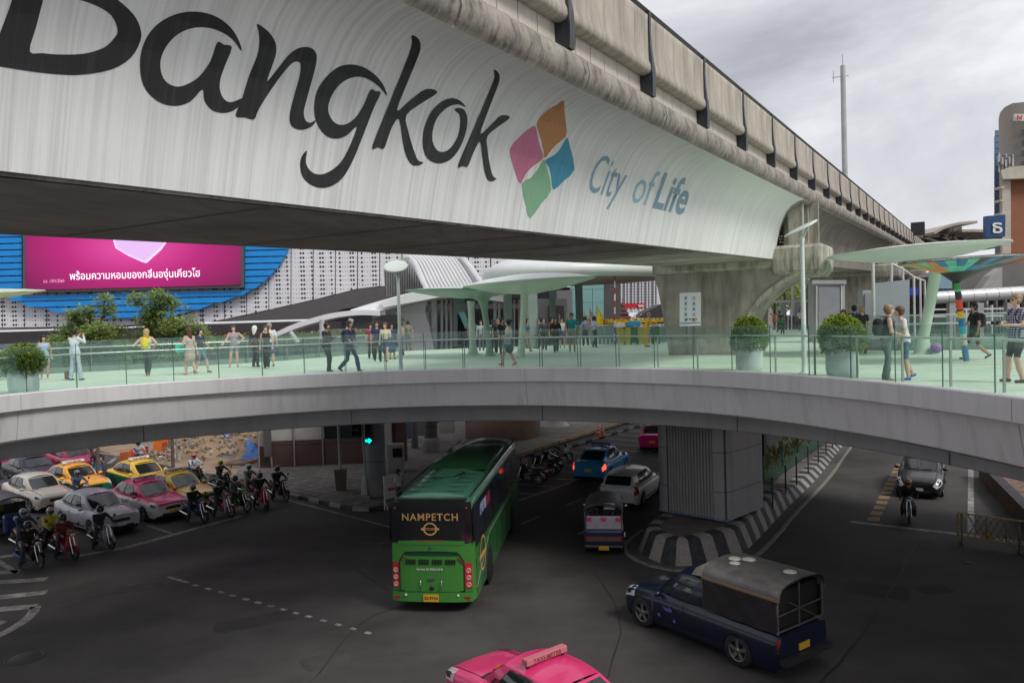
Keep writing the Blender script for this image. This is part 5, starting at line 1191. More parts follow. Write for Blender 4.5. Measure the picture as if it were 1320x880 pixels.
ARM = {  # (elbow, wrist) relative to the shoulder, y positive outward
 'down': ((-.01, .07, -.28), (.05, .08, -.53)), 'swingf': ((.10, .06, -.26), (.28, .05, -.43)), 'swingb': ((-.15, .07, -.24), (-.24, .09, -.48)),
 'phone': ((.06, .05, -.28), (.30, -.08, -.18)), 'photo': ((.20, .06, -.12), (.30, -.08, .10)), 'hips': ((-.10, .20, -.20), (.03, .04, -.36)),
 'rail': ((.02, .12, -.26), (.20, .22, -.40)), 'railf': ((.02, .06, -.28), (.24, .02, -.36)), 'hold': ((.04, .06, -.28), (.30, -.02, -.27)), 'bar': ((.24, .10, -.20), (.45, .07, -.32)), 'strap': ((.06, .08, -.26), (.14, -.02, -.02)),
 'bag': ((.02, .09, -.28), (.12, .10, -.52))}
LEG = {  # (knee, ankle) relative to hip, y outward
 'stand': ((.01, .01, -.43), (-.02, .02, -.85)), 'wide': ((.02, .06, -.43), (-.01, .12, -.84)), 'fwd': ((.20, 0, -.39), (.27, 0, -.80)), 'back': ((-.05, 0, -.43), (-.36, 0, -.74)), 'half': ((.08, .02, -.42), (-.02, .02, -.84)),
 'back2': ((-.02, 0, -.43), (-.20, 0, -.81)), 'fwd2': ((.12, 0, -.41), (.14, 0, -.83)), 'ride': ((.36, .12, -.14), (.20, .14, -.52)), 'foot': ((.24, .20, -.26), (.12, .24, -.68))}
def person(label, loc, rz, h=1.7, arms=('down', 'down'), legs=('stand', 'stand'), sk='a', hair='black', long=0, top=(.1, .1, .1), sleeve=.5, bottom=(.05, .05, .07), shorts=0, skirt=0, shoes=(.03, .03, .03), group=None, bag=None, helmet=None, cell=.024, hold=None, sit=None, name='person', build=1.1, lean=0.0, head=(0, 0), bun=False, hem=0, glasses=False, eyes=False, z=None):
    sc_ = h / 1.75; o = empty(name, loc, rz, label, 'person', group); pz = .93 if sit is None else sit
    S = {}; pr = []
    skm, tm, bmm, sm = 0, 1, 2, 3
    b = build; lx = lean; g_ = .92 + .12 * (b - 1) / .1 * .8 if b > 1 else 1.0; g_ = min(g_, 1.12)
    pel = V3(0, 0, pz); chest = V3(.0 + lx * .6, 0, pz + .36); nk = V3(lx, 0, pz + .53); hd = V3(lx + .025 + head[0] * .05, head[1] * .03, pz + .70)
    # legs
    for s, lg in zip((1, -1), legs):
        kn, an = LEG[lg]; hip = pel + V3(0, s * .09, -.03); kn = hip + V3(kn[0], s * kn[1], kn[2]); an = hip + V3(an[0], s * an[1], an[2]); md = hip * .45 + kn * .55; cm = kn * .5 + an * .5
        L1 = bmm if not skirt else skm
        pr.append((hip, md, .085 * b, .068 * b, bmm)); pr.append((md, kn, .068 * b, .054, bmm if shorts < 2 and not skirt else skm))
        lo_ = skm if (shorts or skirt) else bmm; e_ = 0 if lo_ == skm else .008
        pr.append((kn, cm, .056 + e_ * 1.6, .056 + e_ * 2, lo_)); pr.append((cm, an + V3(0, 0, .02), .056 + e_ * 2, .038 + e_ * 3, lo_))
        ft = V3(.0, 0, 0); toe = an + V3(.13, s * .015, -.045); heel = an + V3(-.03, 0, -.045)
        if lg.startswith('back'): toe = an + V3(.10, 0, -.09 if lg == 'back' else -.06); heel = an + V3(-.05, 0, .0)
        pr.append((heel, toe, .036, .03, sm)); 
    if skirt: pr.append((pel + V3(0, 0, .06), pel + V3(0, 0, -.05), .125 * b, .15 * b, bmm)); pr.append((pel + V3(0, .03, -.05), pel + V3(0, .03, -.05 - skirt), .14 * b, .15 * b, bmm)); pr.append((pel + V3(0, -.03, -.05), pel + V3(0, -.03, -.05 - skirt), .14 * b, .15 * b, bmm))
    # torso
    pr.append((pel + V3(0, -.06, 0), pel + V3(0, .06, 0), .105 * b, .105 * b, bmm))
    pr.append((pel + V3(0, 0, .10), chest, .12 * b, .12 * b, tm)); pr.append((chest + V3(0, -.075, 0), chest + V3(0, .075, 0), .105 * b, .105 * b, tm)); pr.append((chest + V3(0, -.12 * b, .11), chest + V3(0, .12 * b, .11), .062, .062, tm))
    if hem: pr.append((pel + V3(0, -.05, .08), pel + V3(0, .05, .08), .125 * b, .125 * b, tm)); pr.append((pel + V3(0, -.05, .0), pel + V3(0, .05, -.0), .128 * b, .128 * b, tm))
    pr.append((chest + V3(0, 0, .12), nk + V3(.01, 0, .05), .06, .045, skm)); pr.append((nk, hd, .045, .05, skm))
    # head with jaw, nose, ears
    pr.append((hd + V3(-.015, 0, .03), hd + V3(.0, 0, .0), .088, .082, skm)); pr.append((hd + V3(.03, 0, -.05), hd + V3(.045, 0, -.055), .052, .042, skm)); pr.append((hd + V3(.088, 0, .0), hd + V3(.100, 0, -.02), .012, .015, skm))
    for s in (1, -1): pr.append((hd + V3(-.005, s * .085, -.005), hd + V3(-.01, s * .09, .015), .016, .018, skm))
    wr = []
    for s, am in zip((1, -1), arms):
        e, w_ = ARM[am] if isinstance(am, str) else am; sh = chest + V3(0, s * .175 * b, .12); el = sh + V3(e[0], s * e[1], e[2]); wt_ = sh + V3(w_[0], s * w_[1], w_[2]); md = sh * .45 + el * .55
        pr.append((sh, md, .064 if sleeve else .050, .058 if sleeve else .046, tm if sleeve > 0 else skm)); pr.append((md, el, .053 if sleeve > .6 else .043, .043, tm if sleeve > .6 else skm))
        pr.append((el, wt_, .041 if sleeve > .9 else .036, .030 if sleeve > .9 else .025, tm if sleeve > .9 else skm)); wr.append((el, wt_))
    pr = [(np.asarray(a) * sc_, np.asarray(b_) * sc_, ra * sc_, rb * sc_, l) for a, b_, ra, rb, l in pr]
    if sit is None:
        zmin = min(min(a[2] - ra, b_[2] - rb) for a, b_, ra, rb, l in pr); dz = -zmin
    else: dz = 0
    dzv = np.array([0, 0, dz]); pr = [(a + dzv, b_ + dzv, ra, rb, l) for a, b_, ra, rb, l in pr]
    skin = M('skin_' + sk, SK[sk], rough=.55, n=.05)
    me = sdf_mesh('person', pr, [skin, cloth(top), cloth(bottom), cloth(shoes)], h=cell)
    link('body', me, o)
    hc = hd * sc_ + dzv
    hm = M('hair_' + hair, HR[hair], rough=.5, n=.3, ns=30)
    def sub(nm, prims, mat, cut=None, par=o, h_=.02): return link(nm, sdf_mesh(nm, [(np.asarray(a), np.asarray(b_), ra, rb, 0) for a, b_, ra, rb in prims], [mat], h=h_, cut=cut), par)
    if helmet is not None:
        face = lambda P: -(np.maximum(.03 - (P[..., 0] - hc[0]), np.abs(P[..., 2] - hc[2] + .015) - .062)) * 1.0
        sub('helmet', [(hc + V3(-.01, 0, .035), hc + V3(.0, 0, -.02), .135, .128)], M('helmet_%d_%d_%d' % tuple(int(x * 255) for x in helmet), helmet, rough=.2, n=.05, coat=.6), cut=lambda P: np.maximum(face(P), -(P[..., 2] - hc[2] + .095)))
        sub('visor', [(hc + V3(.0, 0, .01), hc + V3(.01, 0, -.01), .122, .122)], M('visor_dark', (.012, .014, .016), rough=.08, n=0), cut=lambda P: np.maximum(.045 - (P[..., 0] - hc[0]), np.abs(P[..., 2] - hc[2] - .0) - .055))
    else:
        pl = [(hc + V3(-.025, 0, .04), hc + V3(-.02, 0, .0), .108, .10)]
        if long: pl += [(hc + V3(-.05, 0, -.02), hc + V3(-.075, 0, -.06 - long), .085, .05 + .02 * (long > .15)), (hc + V3(-.05, .05, -.02), hc + V3(-.06, .05, -.04 - long * .8), .05, .035), (hc + V3(-.05, -.05, -.02), hc + V3(-.06, -.05, -.04 - long * .8), .05, .035)]
        if bun: pl += [(hc + V3(-.10, 0, .06), hc + V3(-.12, 0, .07), .045, .045)]
        def cutf(P): dz_ = P[..., 2] - hc[2]; return (P[..., 0] - hc[0]) - (.03 + .9 * np.maximum(dz_, 0) + .15 * np.minimum(dz_, 0))
        sub('hair', pl, hm, cut=cutf)
    if eyes:
        for s in (1, -1):
            m = MB().lathe([(0, .010), (.009, .005), (.011, 0), (.009, -.005), (0, -.01)], 8); m.build('eye', M('eye_dark', (.02, .015, .01), rough=.2), o, tuple(hc + V3(.075, s * .032, .008)))
        m = MB().box((0, 0, 0), (.008, .045, .010)); m.build('mouth', M('lips', (.35, .12, .1)), o, tuple(hc + V3(.083, 0, -.052)))
    if glasses:
        m = MB(); [m.box((0, s * .034, 0), (.008, .05, .034)) for s in (1, -1)]; m.bar((0, -.01, 0), (0, .01, 0), .006, .006)
        for s in (1, -1): m.bar((0, s * .06, .01), (-.09, s * .085, .01), .005, .008)
        m.build('glasses', blk, o, tuple(hc + V3(.092, 0, .006)))
    for i, (el, wt_) in enumerate(wr):
        el, wt_ = el * sc_ + dzv, wt_ * sc_ + dzv; d = Vector(wt_ - el).normalized(); s = 1 if i == 0 else -1
        y = Vector((0, -s, 0)) if abs(d.y) < .8 else Vector((1, 0, 0)); y = (y - d * y.dot(d)).normalized(); zx = d.cross(y)
        hb = link('hand', hand_mesh(sk), o); mt = Matrix((d, y, zx)).transposed().to_4x4(); mt.translation = Vector(wt_) - d * .01; hb.matrix_local = mt @ Matrix.Scale(sc_, 4)
    cx = np.array([chest[0], 0, chest[2]]) * sc_ + dzv
    if bag:
        kind, c = bag; bmt = cloth(c)
        if kind == 'backpack': sub('backpack', [(cx + V3(-.20, 0, .05), cx + V3(-.19, 0, -.16), .11, .125), (cx + V3(-.17, .05, 0), cx + V3(-.17, -.05, 0), .11, .11), (cx + V3(-.26, 0, -.13), cx + V3(-.26, 0, -.08), .07, .06)], bmt)
        if kind == 'backpack':
            m = MB(); [m.tube([tuple(cx + V3(-.12, s * .10, .17)), tuple(cx + V3(.03, s * .11, .185)), tuple(cx + V3(.115, s * .11, .08)), tuple(cx + V3(.10, s * .13, -.08)), tuple(cx + V3(-.08, s * .15, -.14))], .018, 6, flat=.5) for s in (1, -1)]; m.build('strap', bmt, o)
        if kind == 'shoulder': sub('shoulder_bag', [(cx + V3(-.06, .20, -.30), cx + V3(.06, .20, -.30), .07, .07), (cx + V3(-.06, .20, -.38), cx + V3(.06, .20, -.38), .075, .075)], bmt)
        if kind == 'shoulder': m = MB().tube([tuple(cx + V3(0, .22, -.28)), tuple(cx + V3(0, .14, .17)), tuple(cx + V3(-.02, .10, .19))], .012, 6); m.build('strap', bmt, o)
    hand_pos = [Vector(w_ * sc_ + dzv) for _, w_ in wr]
    def world(p): return Matrix.Rotation(rz, 4, 'Z') @ Vector(p) + Vector(loc)
    o['_'] = 0; del o['_']
    return o, [world(p) for p in hand_pos], world(hc)
def at(px, py): return tuple(G(px, py, DZ + .0))
C_R, C_L, C_AWAY, C_TO = 0.0, math.pi, math.pi / 2, -math.pi / 2
def phone_at(p, rz, label, c=(.02, .02, .02), nm='mobile_phone', cat='phone', d=(.012, .075, .15)):
    o = bx(nm, p, d, M('phone_%d' % int(c[0] * 99), c, rough=.3, n=0), None, rz, .004); tag(o, label, cat); return o
gw = 'people on the elevated walkway'
# left part of the walkway, left to right
person('girl in a pale blue short dress with long dark hair by the leftmost planter', at(58, 489), R(-40), 1.55, top=(.35, .45, .6), sleeve=0, bottom=(.35, .47, .62), skirt=.18, hair='black', long=.22, shoes=(.6, .6, .6), legs=('half', 'stand'), group=gw, hem=1)
_, hp, _ = person('person in a white shirt and pale trousers seen from behind taking a photo', at(98, 490), R(75), 1.75, arms=('photo', 'photo'), top=(.62, .66, .75), sleeve=1, bottom=(.45, .52, .62), shoes=(.12, .1, .08), hem=1, group=gw, legs=('wide', 'wide'), build=1.05)
tag(bx('hand_bag', G(88, 489, DZ) + Vector((0, 0, .16)), (.22, .16, .3), cloth((.28, .18, .10)), None, .3, .05), 'small brown bag on the floor beside the feet of the person in white', 'bag')
person('blonde woman with a yellow backpack and dark trousers walking away', at(191, 484), R(95), 1.68, arms=('hips', 'hips'), top=(.65, .62, .58), sleeve=0, bottom=(.05, .06, .06), hair='blonde', long=.16, sk='c', bag=('backpack', (.72, .60, .03)), shoes=(.55, .2, .12), legs=('fwd2', 'back2'), group=gw)
_, hp, _ = person('woman in a beige dress with long brown hair holding a turquoise bag', at(246, 483), R(150), 1.68, arms=('hold', 'phone'), top=(.50, .40, .36), sleeve=0, bottom=(.48, .38, .34), skirt=.25, hair='brown', long=.24, sk='c', shoes=(.5, .3, .25), legs=('fwd2', 'back2'), group=gw, hem=1)
tag(bx('shopping_bag', G(236, 466, DZ) * 0 + hp[0] + Vector((-.02, 0, -.14)), (.30, .12, .30), M('bag_turquoise', (.02, .55, .42), rough=.5), None, .1, .02), 'turquoise shopping bag held in front of the woman in beige', 'bag')
person('dark haired person in a navy top and knee length shorts behind the woman in beige', at(259, 481), R(-10), 1.66, arms=('swingf', 'down'), top=(.03, .045, .08), sleeve=.5, bottom=(.16, .24, .28), shorts=1, hair='black', long=.1, sk='c', shoes=(.12, .08, .06), legs=('fwd', 'back2'), group=gw, bag=('shoulder', (.15, .22, .3)))
person('woman in a patterned strapless top and shorts leaning on the far handrail', at(303, 473.5), R(-80), 1.70, arms=('hips', 'rail'), top=(.35, .28, .32), sleeve=0, bottom=(.25, .27, .3), shorts=2, sk='c', hair='brown', bun=True, shoes=(.45, .3, .25), legs=('stand', 'wide'), group=gw)
person('woman in a white headscarf with a dark red shawl and black trousers', at(330, 473), R(70), 1.66, top=(.05, .03, .035), sleeve=1, bottom=(.03, .03, .035), hair='white', long=.14, group=gw, hem=1, bag=('shoulder', (.28, .02, .04)), legs=('half', 'stand'))
person('woman in a black vest top and dark trousers walking beside the headscarf wearer', at(345, 475), R(-95), 1.66, top=(.02, .02, .02), sleeve=0, bottom=(.02, .025, .03), hair='brown', long=.12, sk='c', group=gw, legs=('fwd2', 'stand'), shoes=(.4, .33, .28))
person('man in a white t-shirt and blue shorts partly behind the woman in black', at(349, 472), R(100), 1.76, top=(.65, .68, .72), sleeve=.5, bottom=(.03, .06, .2), shorts=1, hair='grey', sk='c', group=gw, legs=('half', 'stand'))
_, hp, _ = person('young man in a black jacket and dark rolled trousers looking at his phone', at(422, 479), R(-15), 1.70, arms=('phone', 'phone'), top=(.025, .025, .028), sleeve=1, bottom=(.05, .065, .075), hair='black', shoes=(.08, .07, .07), legs=('half', 'fwd2'), group=gw, hem=1, head=(.6, 0), cell=.02)
phone_at(hp[0] + Vector((.06, -.03, .04)), .2, 'dark phone in the hands of the young man in black')
_, hp, _ = person('man in a navy shirt and blue jeans striding with a bottle in his hand', at(452, 479.5), R(-20), 1.78, arms=('strap', 'swingf'), top=(.03, .04, .12), sleeve=.9, bottom=(.06, .11, .16), hair='black', shoes=(.03, .03, .04), legs=('fwd', 'back'), group=gw, bag=('backpack', (.015, .015, .02)), cell=.02)
tag(MB().tube([(-.09, 0, 0), (.06, 0, 0), (.09, 0, 0)], [.03, .03, .015], 10).build('water_bottle', M('bottle_pale', (.6, .68, .68), rough=.2), None, hp[1] + Vector((.1, -.02, -.02)), (0, 0, -.2)), 'pale water bottle in the hand of the striding man in navy', 'bottle')
person('man in a navy t-shirt and dark trousers walking with a woman in pale yellow', at(487, 466), R(-70), 1.72, top=(.02, .035, .09), sleeve=.5, bottom=(.04, .05, .05), group=gw, legs=('fwd2', 'back2'), shoes=(.1, .1, .1))
person('woman in a pale yellow top and navy skirt with reddish hair', at(498, 466), R(-100), 1.64, arms=('hold', 'down'), top=(.6, .55, .38), sleeve=.4, bottom=(.05, .09, .17), skirt=.34, hair='red', long=.08, sk='c', group=gw, legs=('fwd2', 'back2'), shoes=(.3, .15, .1))
person('person in a blue dress just behind the woman in pale yellow', at(506, 463), R(-60), 1.60, top=(.06, .11, .2), sleeve=.4, bottom=(.06, .11, .2), skirt=.4, group=gw, long=.1)
person('person in a maroon top partly hidden behind the man in navy', at(479, 462), R(-80), 1.6, top=(.3, .04, .06), sleeve=.4, bottom=(.04, .04, .04), group=gw, cell=.03)
person('person in an olive shirt standing before the white building wall', at(527, 452), R(90), 1.70, top=(.17, .18, .13), sleeve=.5, bottom=(.12, .12, .11), group=gw, cell=.03)
person('woman in a white blouse and teal skirt walking left with a handbag', at(657, 471), R(165), 1.64, arms=('hold', 'bag'), top=(.66, .62, .58), sleeve=.4, bottom=(.035, .085, .095), skirt=.24, hair='black', bun=True, sk='c', legs=('fwd', 'back2'), shoes=(.5, .08, .05), group=gw, bag=('shoulder', (.28, .38, .36)), cell=.02)
person('man in a dark polo shirt and black trousers between the canopy columns', at(643, 455), R(-100), 1.74, top=(.04, .05, .07), sleeve=.5, bottom=(.02, .02, .025), group=gw, cell=.03, legs=('half', 'stand'))
person('woman in a green shirt and black trousers beside the man in dark polo', at(637, 455), R(-60), 1.6, top=(.03, .18, .15), sleeve=.5, bottom=(.02, .02, .025), group=gw, cell=.03, long=.1)
person('person in a pale shirt standing in front of the tilted leg of the canopy', at(621, 452), R(-90), 1.6, top=(.3, .38, .42), sleeve=.5, bottom=(.15, .17, .2), group=gw, cell=.03)
person('woman with long dark hair and dark green clothes, left of two beside the square column', at(702, 451), R(-95), 1.66, top=(.05, .07, .06), sleeve=.8, bottom=(.03, .06, .045), long=.2, group=gw, legs=('fwd2', 'back2'), cell=.026)
person('veiled woman in dark clothes walking beside the man in the teal shirt', at(717, 454), R(-85), 1.66, top=(.03, .02, .02), sleeve=1, bottom=(.02, .07, .055), hair='black', long=.26, group=gw, legs=('back2', 'fwd2'), hem=1, build=1.1)
person('large man in a teal shirt and khaki shorts walking toward the railing', at(738, 453.5), R(-90), 1.84, arms=('down', 'swingf'), top=(.02, .26, .26), sleeve=.6, bottom=(.30, .27, .2), shorts=1, build=1.25, group=gw, legs=('fwd2', 'half'), sk='b')
for i, (x, y, c, l) in enumerate(((688, 447, (.1, .12, .12), 'distant person in grey beside the square green column'), (712, 446, (.12, .03, .03), 'distant person in dark red behind the veiled woman'), (676, 449, (.4, .4, .45), 'distant person in a white top behind the pale round column'), (767, 448, (.35, .42, .5), 'distant person in light blue beyond the flags'), (611, 447, (.3, .28, .28), 'distant person sitting low near the tilted glass panel'), (755, 446, (.15, .2, .3), 'distant person in dark blue beside the first yellow flag'), (1005, 428, (.05, .05, .05), 'distant person in black carrying a suitcase beyond the arch'), (998, 425, (.5, .18, .05), 'distant person in orange shorts walking beyond the arch'))):
    person(l, at(x, y), R(-90 + i * 40), 1.66, top=c, bottom=(.4, .15, .05) if 'orange' in l else (.04, .04, .05), shorts=1 if 'orange' in l else 0, cell=.035, legs=('fwd2', 'back2'), group=gw)
person('worker in a mustard overall and pale cap bending over beside the bins', at(834, 447), R(20), 1.75, top=(.62, .36, .03), sleeve=1, bottom=(.62, .36, .03), hair='grey', arms=('hold', 'hold'), cell=.028, lean=.15, group=gw, hem=1)
for i, (x, y, c, b_, l) in enumerate(((606, 455, (.5, .1, .1), (.05, .05, .08), 'person in a red top between the round column and the wide grey column'), (630, 452, (.45, .42, .35), (.1, .1, .1), 'person in a cream top half hidden by the dark canopy column'), (648, 456, (.03, .03, .03), (.12, .12, .14), 'person in black right behind the man in the dark polo'), (697, 449, (.2, .18, .3), (.05, .05, .05), 'person in dull purple left of the woman in dark green'), (725, 449, (.5, .5, .5), (.06, .08, .12), 'person in pale grey behind the large man in teal'), (680, 453, (.05, .12, .2), (.3, .28, .22), 'person in dark blue passing the broad square column'), (518, 458, (.4, .35, .3), (.1, .12, .2), 'person in beige right of the group in navy and yellow'))):
    person(l, at(x, y), R(-90 + (i * 67) % 180 - 90), 1.6 + .03 * (i % 4), top=c, bottom=b_, skirt=.25 if i % 3 == 1 else 0, long=.12 if i % 2 else 0, arms=(('down', 'swingf', 'phone', 'strap')[i % 4], 'down'), legs=('fwd2', 'back2') if i % 2 else ('half', 'stand'), cell=.03, group=gw)
# in front of the pier shutter
person('woman in a black dress sitting by the shutter panel', at(1088, 456), R(-120), 1.6, top=(.02, .02, .02), sleeve=0, bottom=(.03, .02, .02), long=.1, hair='brown', group=gw, cell=.026)
person('man in a navy t-shirt with a blue and red backpack near the shutter', at(1102, 455), R(95), 1.76, top=(.02, .06, .16), sleeve=.5, bottom=(.03, .03, .04), bag=('backpack', (.05, .12, .35)), group=gw, cell=.026)
person('woman in a black t-shirt with pale hair under a cap near the shutter', at(1112, 456), R(100), 1.70, top=(.02, .02, .02), sleeve=.5, bottom=(.2, .05, .05), hair='sand', group=gw, cell=.026, sk='c')
person('child in a green shirt beside the grey screens beyond the arch', at(1009, 431), R(-90), 1.3, top=(.02, .25, .06), bottom=(.05, .05, .05), group=gw, cell=.035)
person('person in a green shirt left of the second distant pier opening', at(982, 428), R(-90), 1.6, top=(.02, .25, .06), bottom=(.05, .05, .05), group=gw, cell=.035)
person('person in a white shirt behind the lamp post beyond the arch', at(1032, 426), R(-90), 1.7, top=(.6, .6, .62), bottom=(.1, .1, .12), group=gw, cell=.035)
# right foreground group
_, hp, _ = person('blonde woman in a black vest and grey green trousers leaning on the near handrail', at(1143, 491), R(-12), 1.70, arms=('rail', 'railf'), top=(.02, .022, .03), sleeve=0, bottom=(.115, .165, .15), hair='sand', sk='c', bag=('backpack', (.012, .014, .02)), shoes=(.30, .16, .11), legs=('half', 'stand'), group=gw, cell=.016, lean=.06, eyes=True)
person('boy in a white t-shirt and blue shorts leaning toward the blonde woman', at(1167, 489), R(170), 1.66, arms=('railf', 'down'), top=(.72, .70, .70), sleeve=.5, bottom=(.08, .16, .23), shorts=1, hair='brown', sk='c', shoes=(.05, .14, .45), legs=('wide', 'back2'), group=gw, cell=.016, lean=.10, hem=1, eyes=True, build=.92)
person('man in a black t-shirt and glasses with a black backpack striding left', at(1257, 463), R(175), 1.74, arms=('down', 'swingf'), top=(.015, .015, .017), sleeve=.5, bottom=(.055, .065, .055), shorts=1, hair='black', sk='a', shoes=(.03, .04, .07), bag=('backpack', (.02, .025, .035)), legs=('back', 'fwd'), group=gw, cell=.018, glasses=True, eyes=True)
plaid = M('cloth_plaid', (.3, .33, .42), rough=.85, n=0)
t = plaid.node_tree; b_ = t.nodes['Principled BSDF']
tcn = t.nodes.new('ShaderNodeTexCoord'); cols_ = []
def wave(dirn, scl):
    w_ = t.nodes.new('ShaderNodeTexWave'); w_.bands_direction = dirn; w_.inputs['Scale'].default_value = scl; t.links.new(tcn.outputs['Object'], w_.inputs['Vector']); r_ = t.nodes.new('ShaderNodeMath'); r_.operation = 'GREATER_THAN'; r_.inputs[1].default_value = .6; t.links.new(w_.outputs[0], r_.inputs[0]); return r_.outputs[0]
m1 = t.nodes.new('ShaderNodeMix'); m1.data_type = 'RGBA'; m1.inputs[6].default_value = (.5, .52, .6, 1); m1.inputs[7].default_value = (.03, .05, .16, 1); t.links.new(wave('Y', 6), m1.inputs[0])
m2 = t.nodes.new('ShaderNodeMix'); m2.data_type = 'RGBA'; m2.inputs[7].default_value = (.10, .06, .12, 1); t.links.new(m1.outputs[2], m2.inputs[6]); t.links.new(wave('Z', 6), m2.inputs[0]); t.links.new(m2.outputs[2], b_.inputs['Base Color'])
MATS['cloth_88_99_112'] = plaid
po, hp, _ = person('tall man in a plaid shirt and black shorts holding a camera at the right edge', at(1312, 493), R(178), 1.86, arms=('hold', 'hold'), top=(.3475, .39, .44), sleeve=.5, bottom=(.03, .03, .032), shorts=1, hair='sand', sk='c', shoes=(.06, .06, .06), legs=('half', 'fwd2'), group=gw, cell=.016, hem=1, glasses=True, eyes=True, build=1.12, bag=('backpack', (.03, .03, .035)))
co_ = bx('camera', (0, 0, 0), (.07, .14, .095), blk, None, R(178), .012); co_.location = (hp[0] + hp[1]) / 2 + Vector((-.09, 0, .05)); tag(co_, 'black camera held out by the man in the plaid shirt', 'camera')
m = MB().lathe([(.038, 0), (.042, .05), (.038, .09), (0, .085)], 14); m.v = [(c, a_, b_2) for a_, b_2, c in m.v]; m.build('lens', blk, co_, (.03, 0, 0))
# ---------------------------------------------------- motorcycles and their riders
def rider(label, px, rz, c1, top, hel, mlabel, c2=(.02, .02, .022), scooter=False, bottom=(.03, .035, .05), foot=True, bag=None, sk='b', group='motorcycles waiting at the stop line', **k):
    p = place(px, (.62, 0), rz); moto('motorcycle', mlabel, p, rz, c1, c2, scooter, group, **k)
    c, s = math.cos(rz), math.sin(rz)
    person(label, (p[0] - .22 * c, p[1] - .22 * s, 0), rz, 1.68, arms=('bar', 'bar'), legs=('ride', 'foot') if foot else ('ride', 'ride'), sit=.80, build=1.3, top=top, sleeve=1, bottom=bottom, helmet=hel, sk=sk, lean=.12, bag=bag, group='motorcycle riders', cell=.026)
W_ = (.55, .55, .55); K_ = (.02, .02, .022)
rider('rider in black with a pale helmet on the navy scooter nearest the pink taxi', (264, 674), HQ + .1, (.03, .05, .13), (.015, .015, .02), (.4, .4, .42), 'navy scooter in front of the pink and white taxi', scooter=True)
rider('rider in black with a dark helmet on the red and white motorcycle', (298, 667), HQ + .1, (.35, .02, .03), (.02, .02, .02), (.05, .05, .06), 'red and white motorcycle second in the front row', W_)
rider('rider in grey camouflage on the green motorcycle', (319, 660), HQ + .15, (.06, .25, .03), (.16, .16, .15), (.06, .06, .07), 'green motorcycle beside the red and white one')
rider('rider in black with a dark green helmet on the red motorcycle', (344, 657), HQ - .25, (.42, .02, .03), (.015, .015, .018), (.02, .08, .05), 'bright red motorcycle facing the camera in the front row', scooter=True)
rider('rider in black carrying a box on the dark motorcycle nearest the kerb', (369, 646), HQ - .1, (.06, .02, .06), (.015, .015, .02), (.03, .03, .035), 'dark purple motorcycle closest to the pavement kerb')
rider('rider in grey with a silver helmet behind the front row', (335, 642), HQ + .1, (.4, .05, .02), (.17, .18, .16), (.3, .3, .32), 'orange red motorcycle behind the front row', bottom=(.25, .22, .18))
rider('rider in black with a yellow helmet close to the dirt lot', (299, 634), HQ + .2, (.03, .05, .04), (.03, .035, .03), (.55, .55, .03), 'dark motorcycle close to the sandy lot kerb', bottom=(.1, .12, .14))
rider('rider in a pale shirt with a red and white helmet and backpack straps', (262, 624), HQ + .1, (.1, .1, .1), (.42, .45, .55), (.5, .08, .06), 'motorcycle between the yellow taxi and the dirt lot', bag=('backpack', (.03, .04, .08)))
rider('rider in black with a white helmet on the bright blue scooter', (128, 617), HQ - .3, (.02, .2, .6), (.03, .03, .03), (.55, .5, .5), 'bright blue scooter beside the pink taxi', scooter=True, bottom=(.03, .05, .12))
rider('rider in a white shirt on the white and blue motorcycle behind the yellow taxi', (184, 604), HQ - .2, (.5, .55, .65), (.62, .63, .68), (.03, .03, .03), 'white and blue motorcycle in front of the orange barrier')
rider('rider in a blue denim jacket riding between the amber taxi and the silver sedan', (112, 650), HQ + .1, (.03, .03, .04), (.05, .08, .14), (.12, .12, .13), 'dark motorcycle between the amber taxi and the silver sedan')
rider('rider in dark blue on the white scooter in front of the silver sedan', (144, 708), HQ + .05, (.35, .33, .34), (.02, .025, .04), (.03, .03, .03), 'white scooter in front of the silver sedan', scooter=True)
rider('rider in a red and black jacket on the red scooter', (97, 721), HQ + .1, (.38, .03, .04), (.16, .02, .025), (.05, .06, .06), 'red and black scooter in the second place from the crosswalk', scooter=True)
rider('rider in a yellow jacket with a pale helmet behind the red scooter', (80, 711), HQ + .1, (.03, .03, .04), (.60, .55, .04), (.45, .45, .4), 'dark motorcycle half hidden behind the red scooter')
rider('rider in black on the black motorcycle closest to the crosswalk', (52, 733), HQ + .1, (.02, .02, .022), (.012, .012, .014), (.06, .06, .07), 'black motorcycle with a bright blue exhaust next to the crosswalk', blue_exh=True)
rider('rider in a red helmet next to the tuk-tuk at the left edge', (46, 712), HQ + .15, (.4, .03, .05), (.04, .06, .12), (.45, .45, .48), 'red motorcycle next to the waiting tuk-tuk')
HM2 = HM + .1
rider('rider in black with a gold helmet riding toward the stop line in the right lane', (1172, 676), HM2, (.12, .17, .24), (.012, .012, .014), (.50, .30, .16), 'grey blue motorcycle ridden ahead of the black saloon', scooter=False, foot=False, group='motorcycles on the move')
gp_ = 'motorcycles parked by the pavement'
for (x, y, dr, c1, l, scoot) in ((668, 622, 2.5, (.03, .03, .03), 'black parked motorcycle right beside the coach', False), (676, 616, 2.45, (.25, .25, .26), 'silver parked scooter second from the coach', True), (687, 610, 2.5, (.03, .03, .04), 'dark parked motorcycle in the middle of the parked row', False), (697, 605, 2.4, (.04, .04, .04), 'dark parked scooter behind the white wheeled one', True), (712, 604, -.15, (.12, .12, .12), 'grey parked motorcycle turned sideways with spoked wheels', False), (735, 595, -.9, (.05, .03, .04), 'dark maroon motorcycle parked alone near the kerb', False)):
    moto('motorcycle', l, place((x, y), (.62, 0), dr), dr, c1, (.03, .03, .03), scoot, gp_, stand=.12)
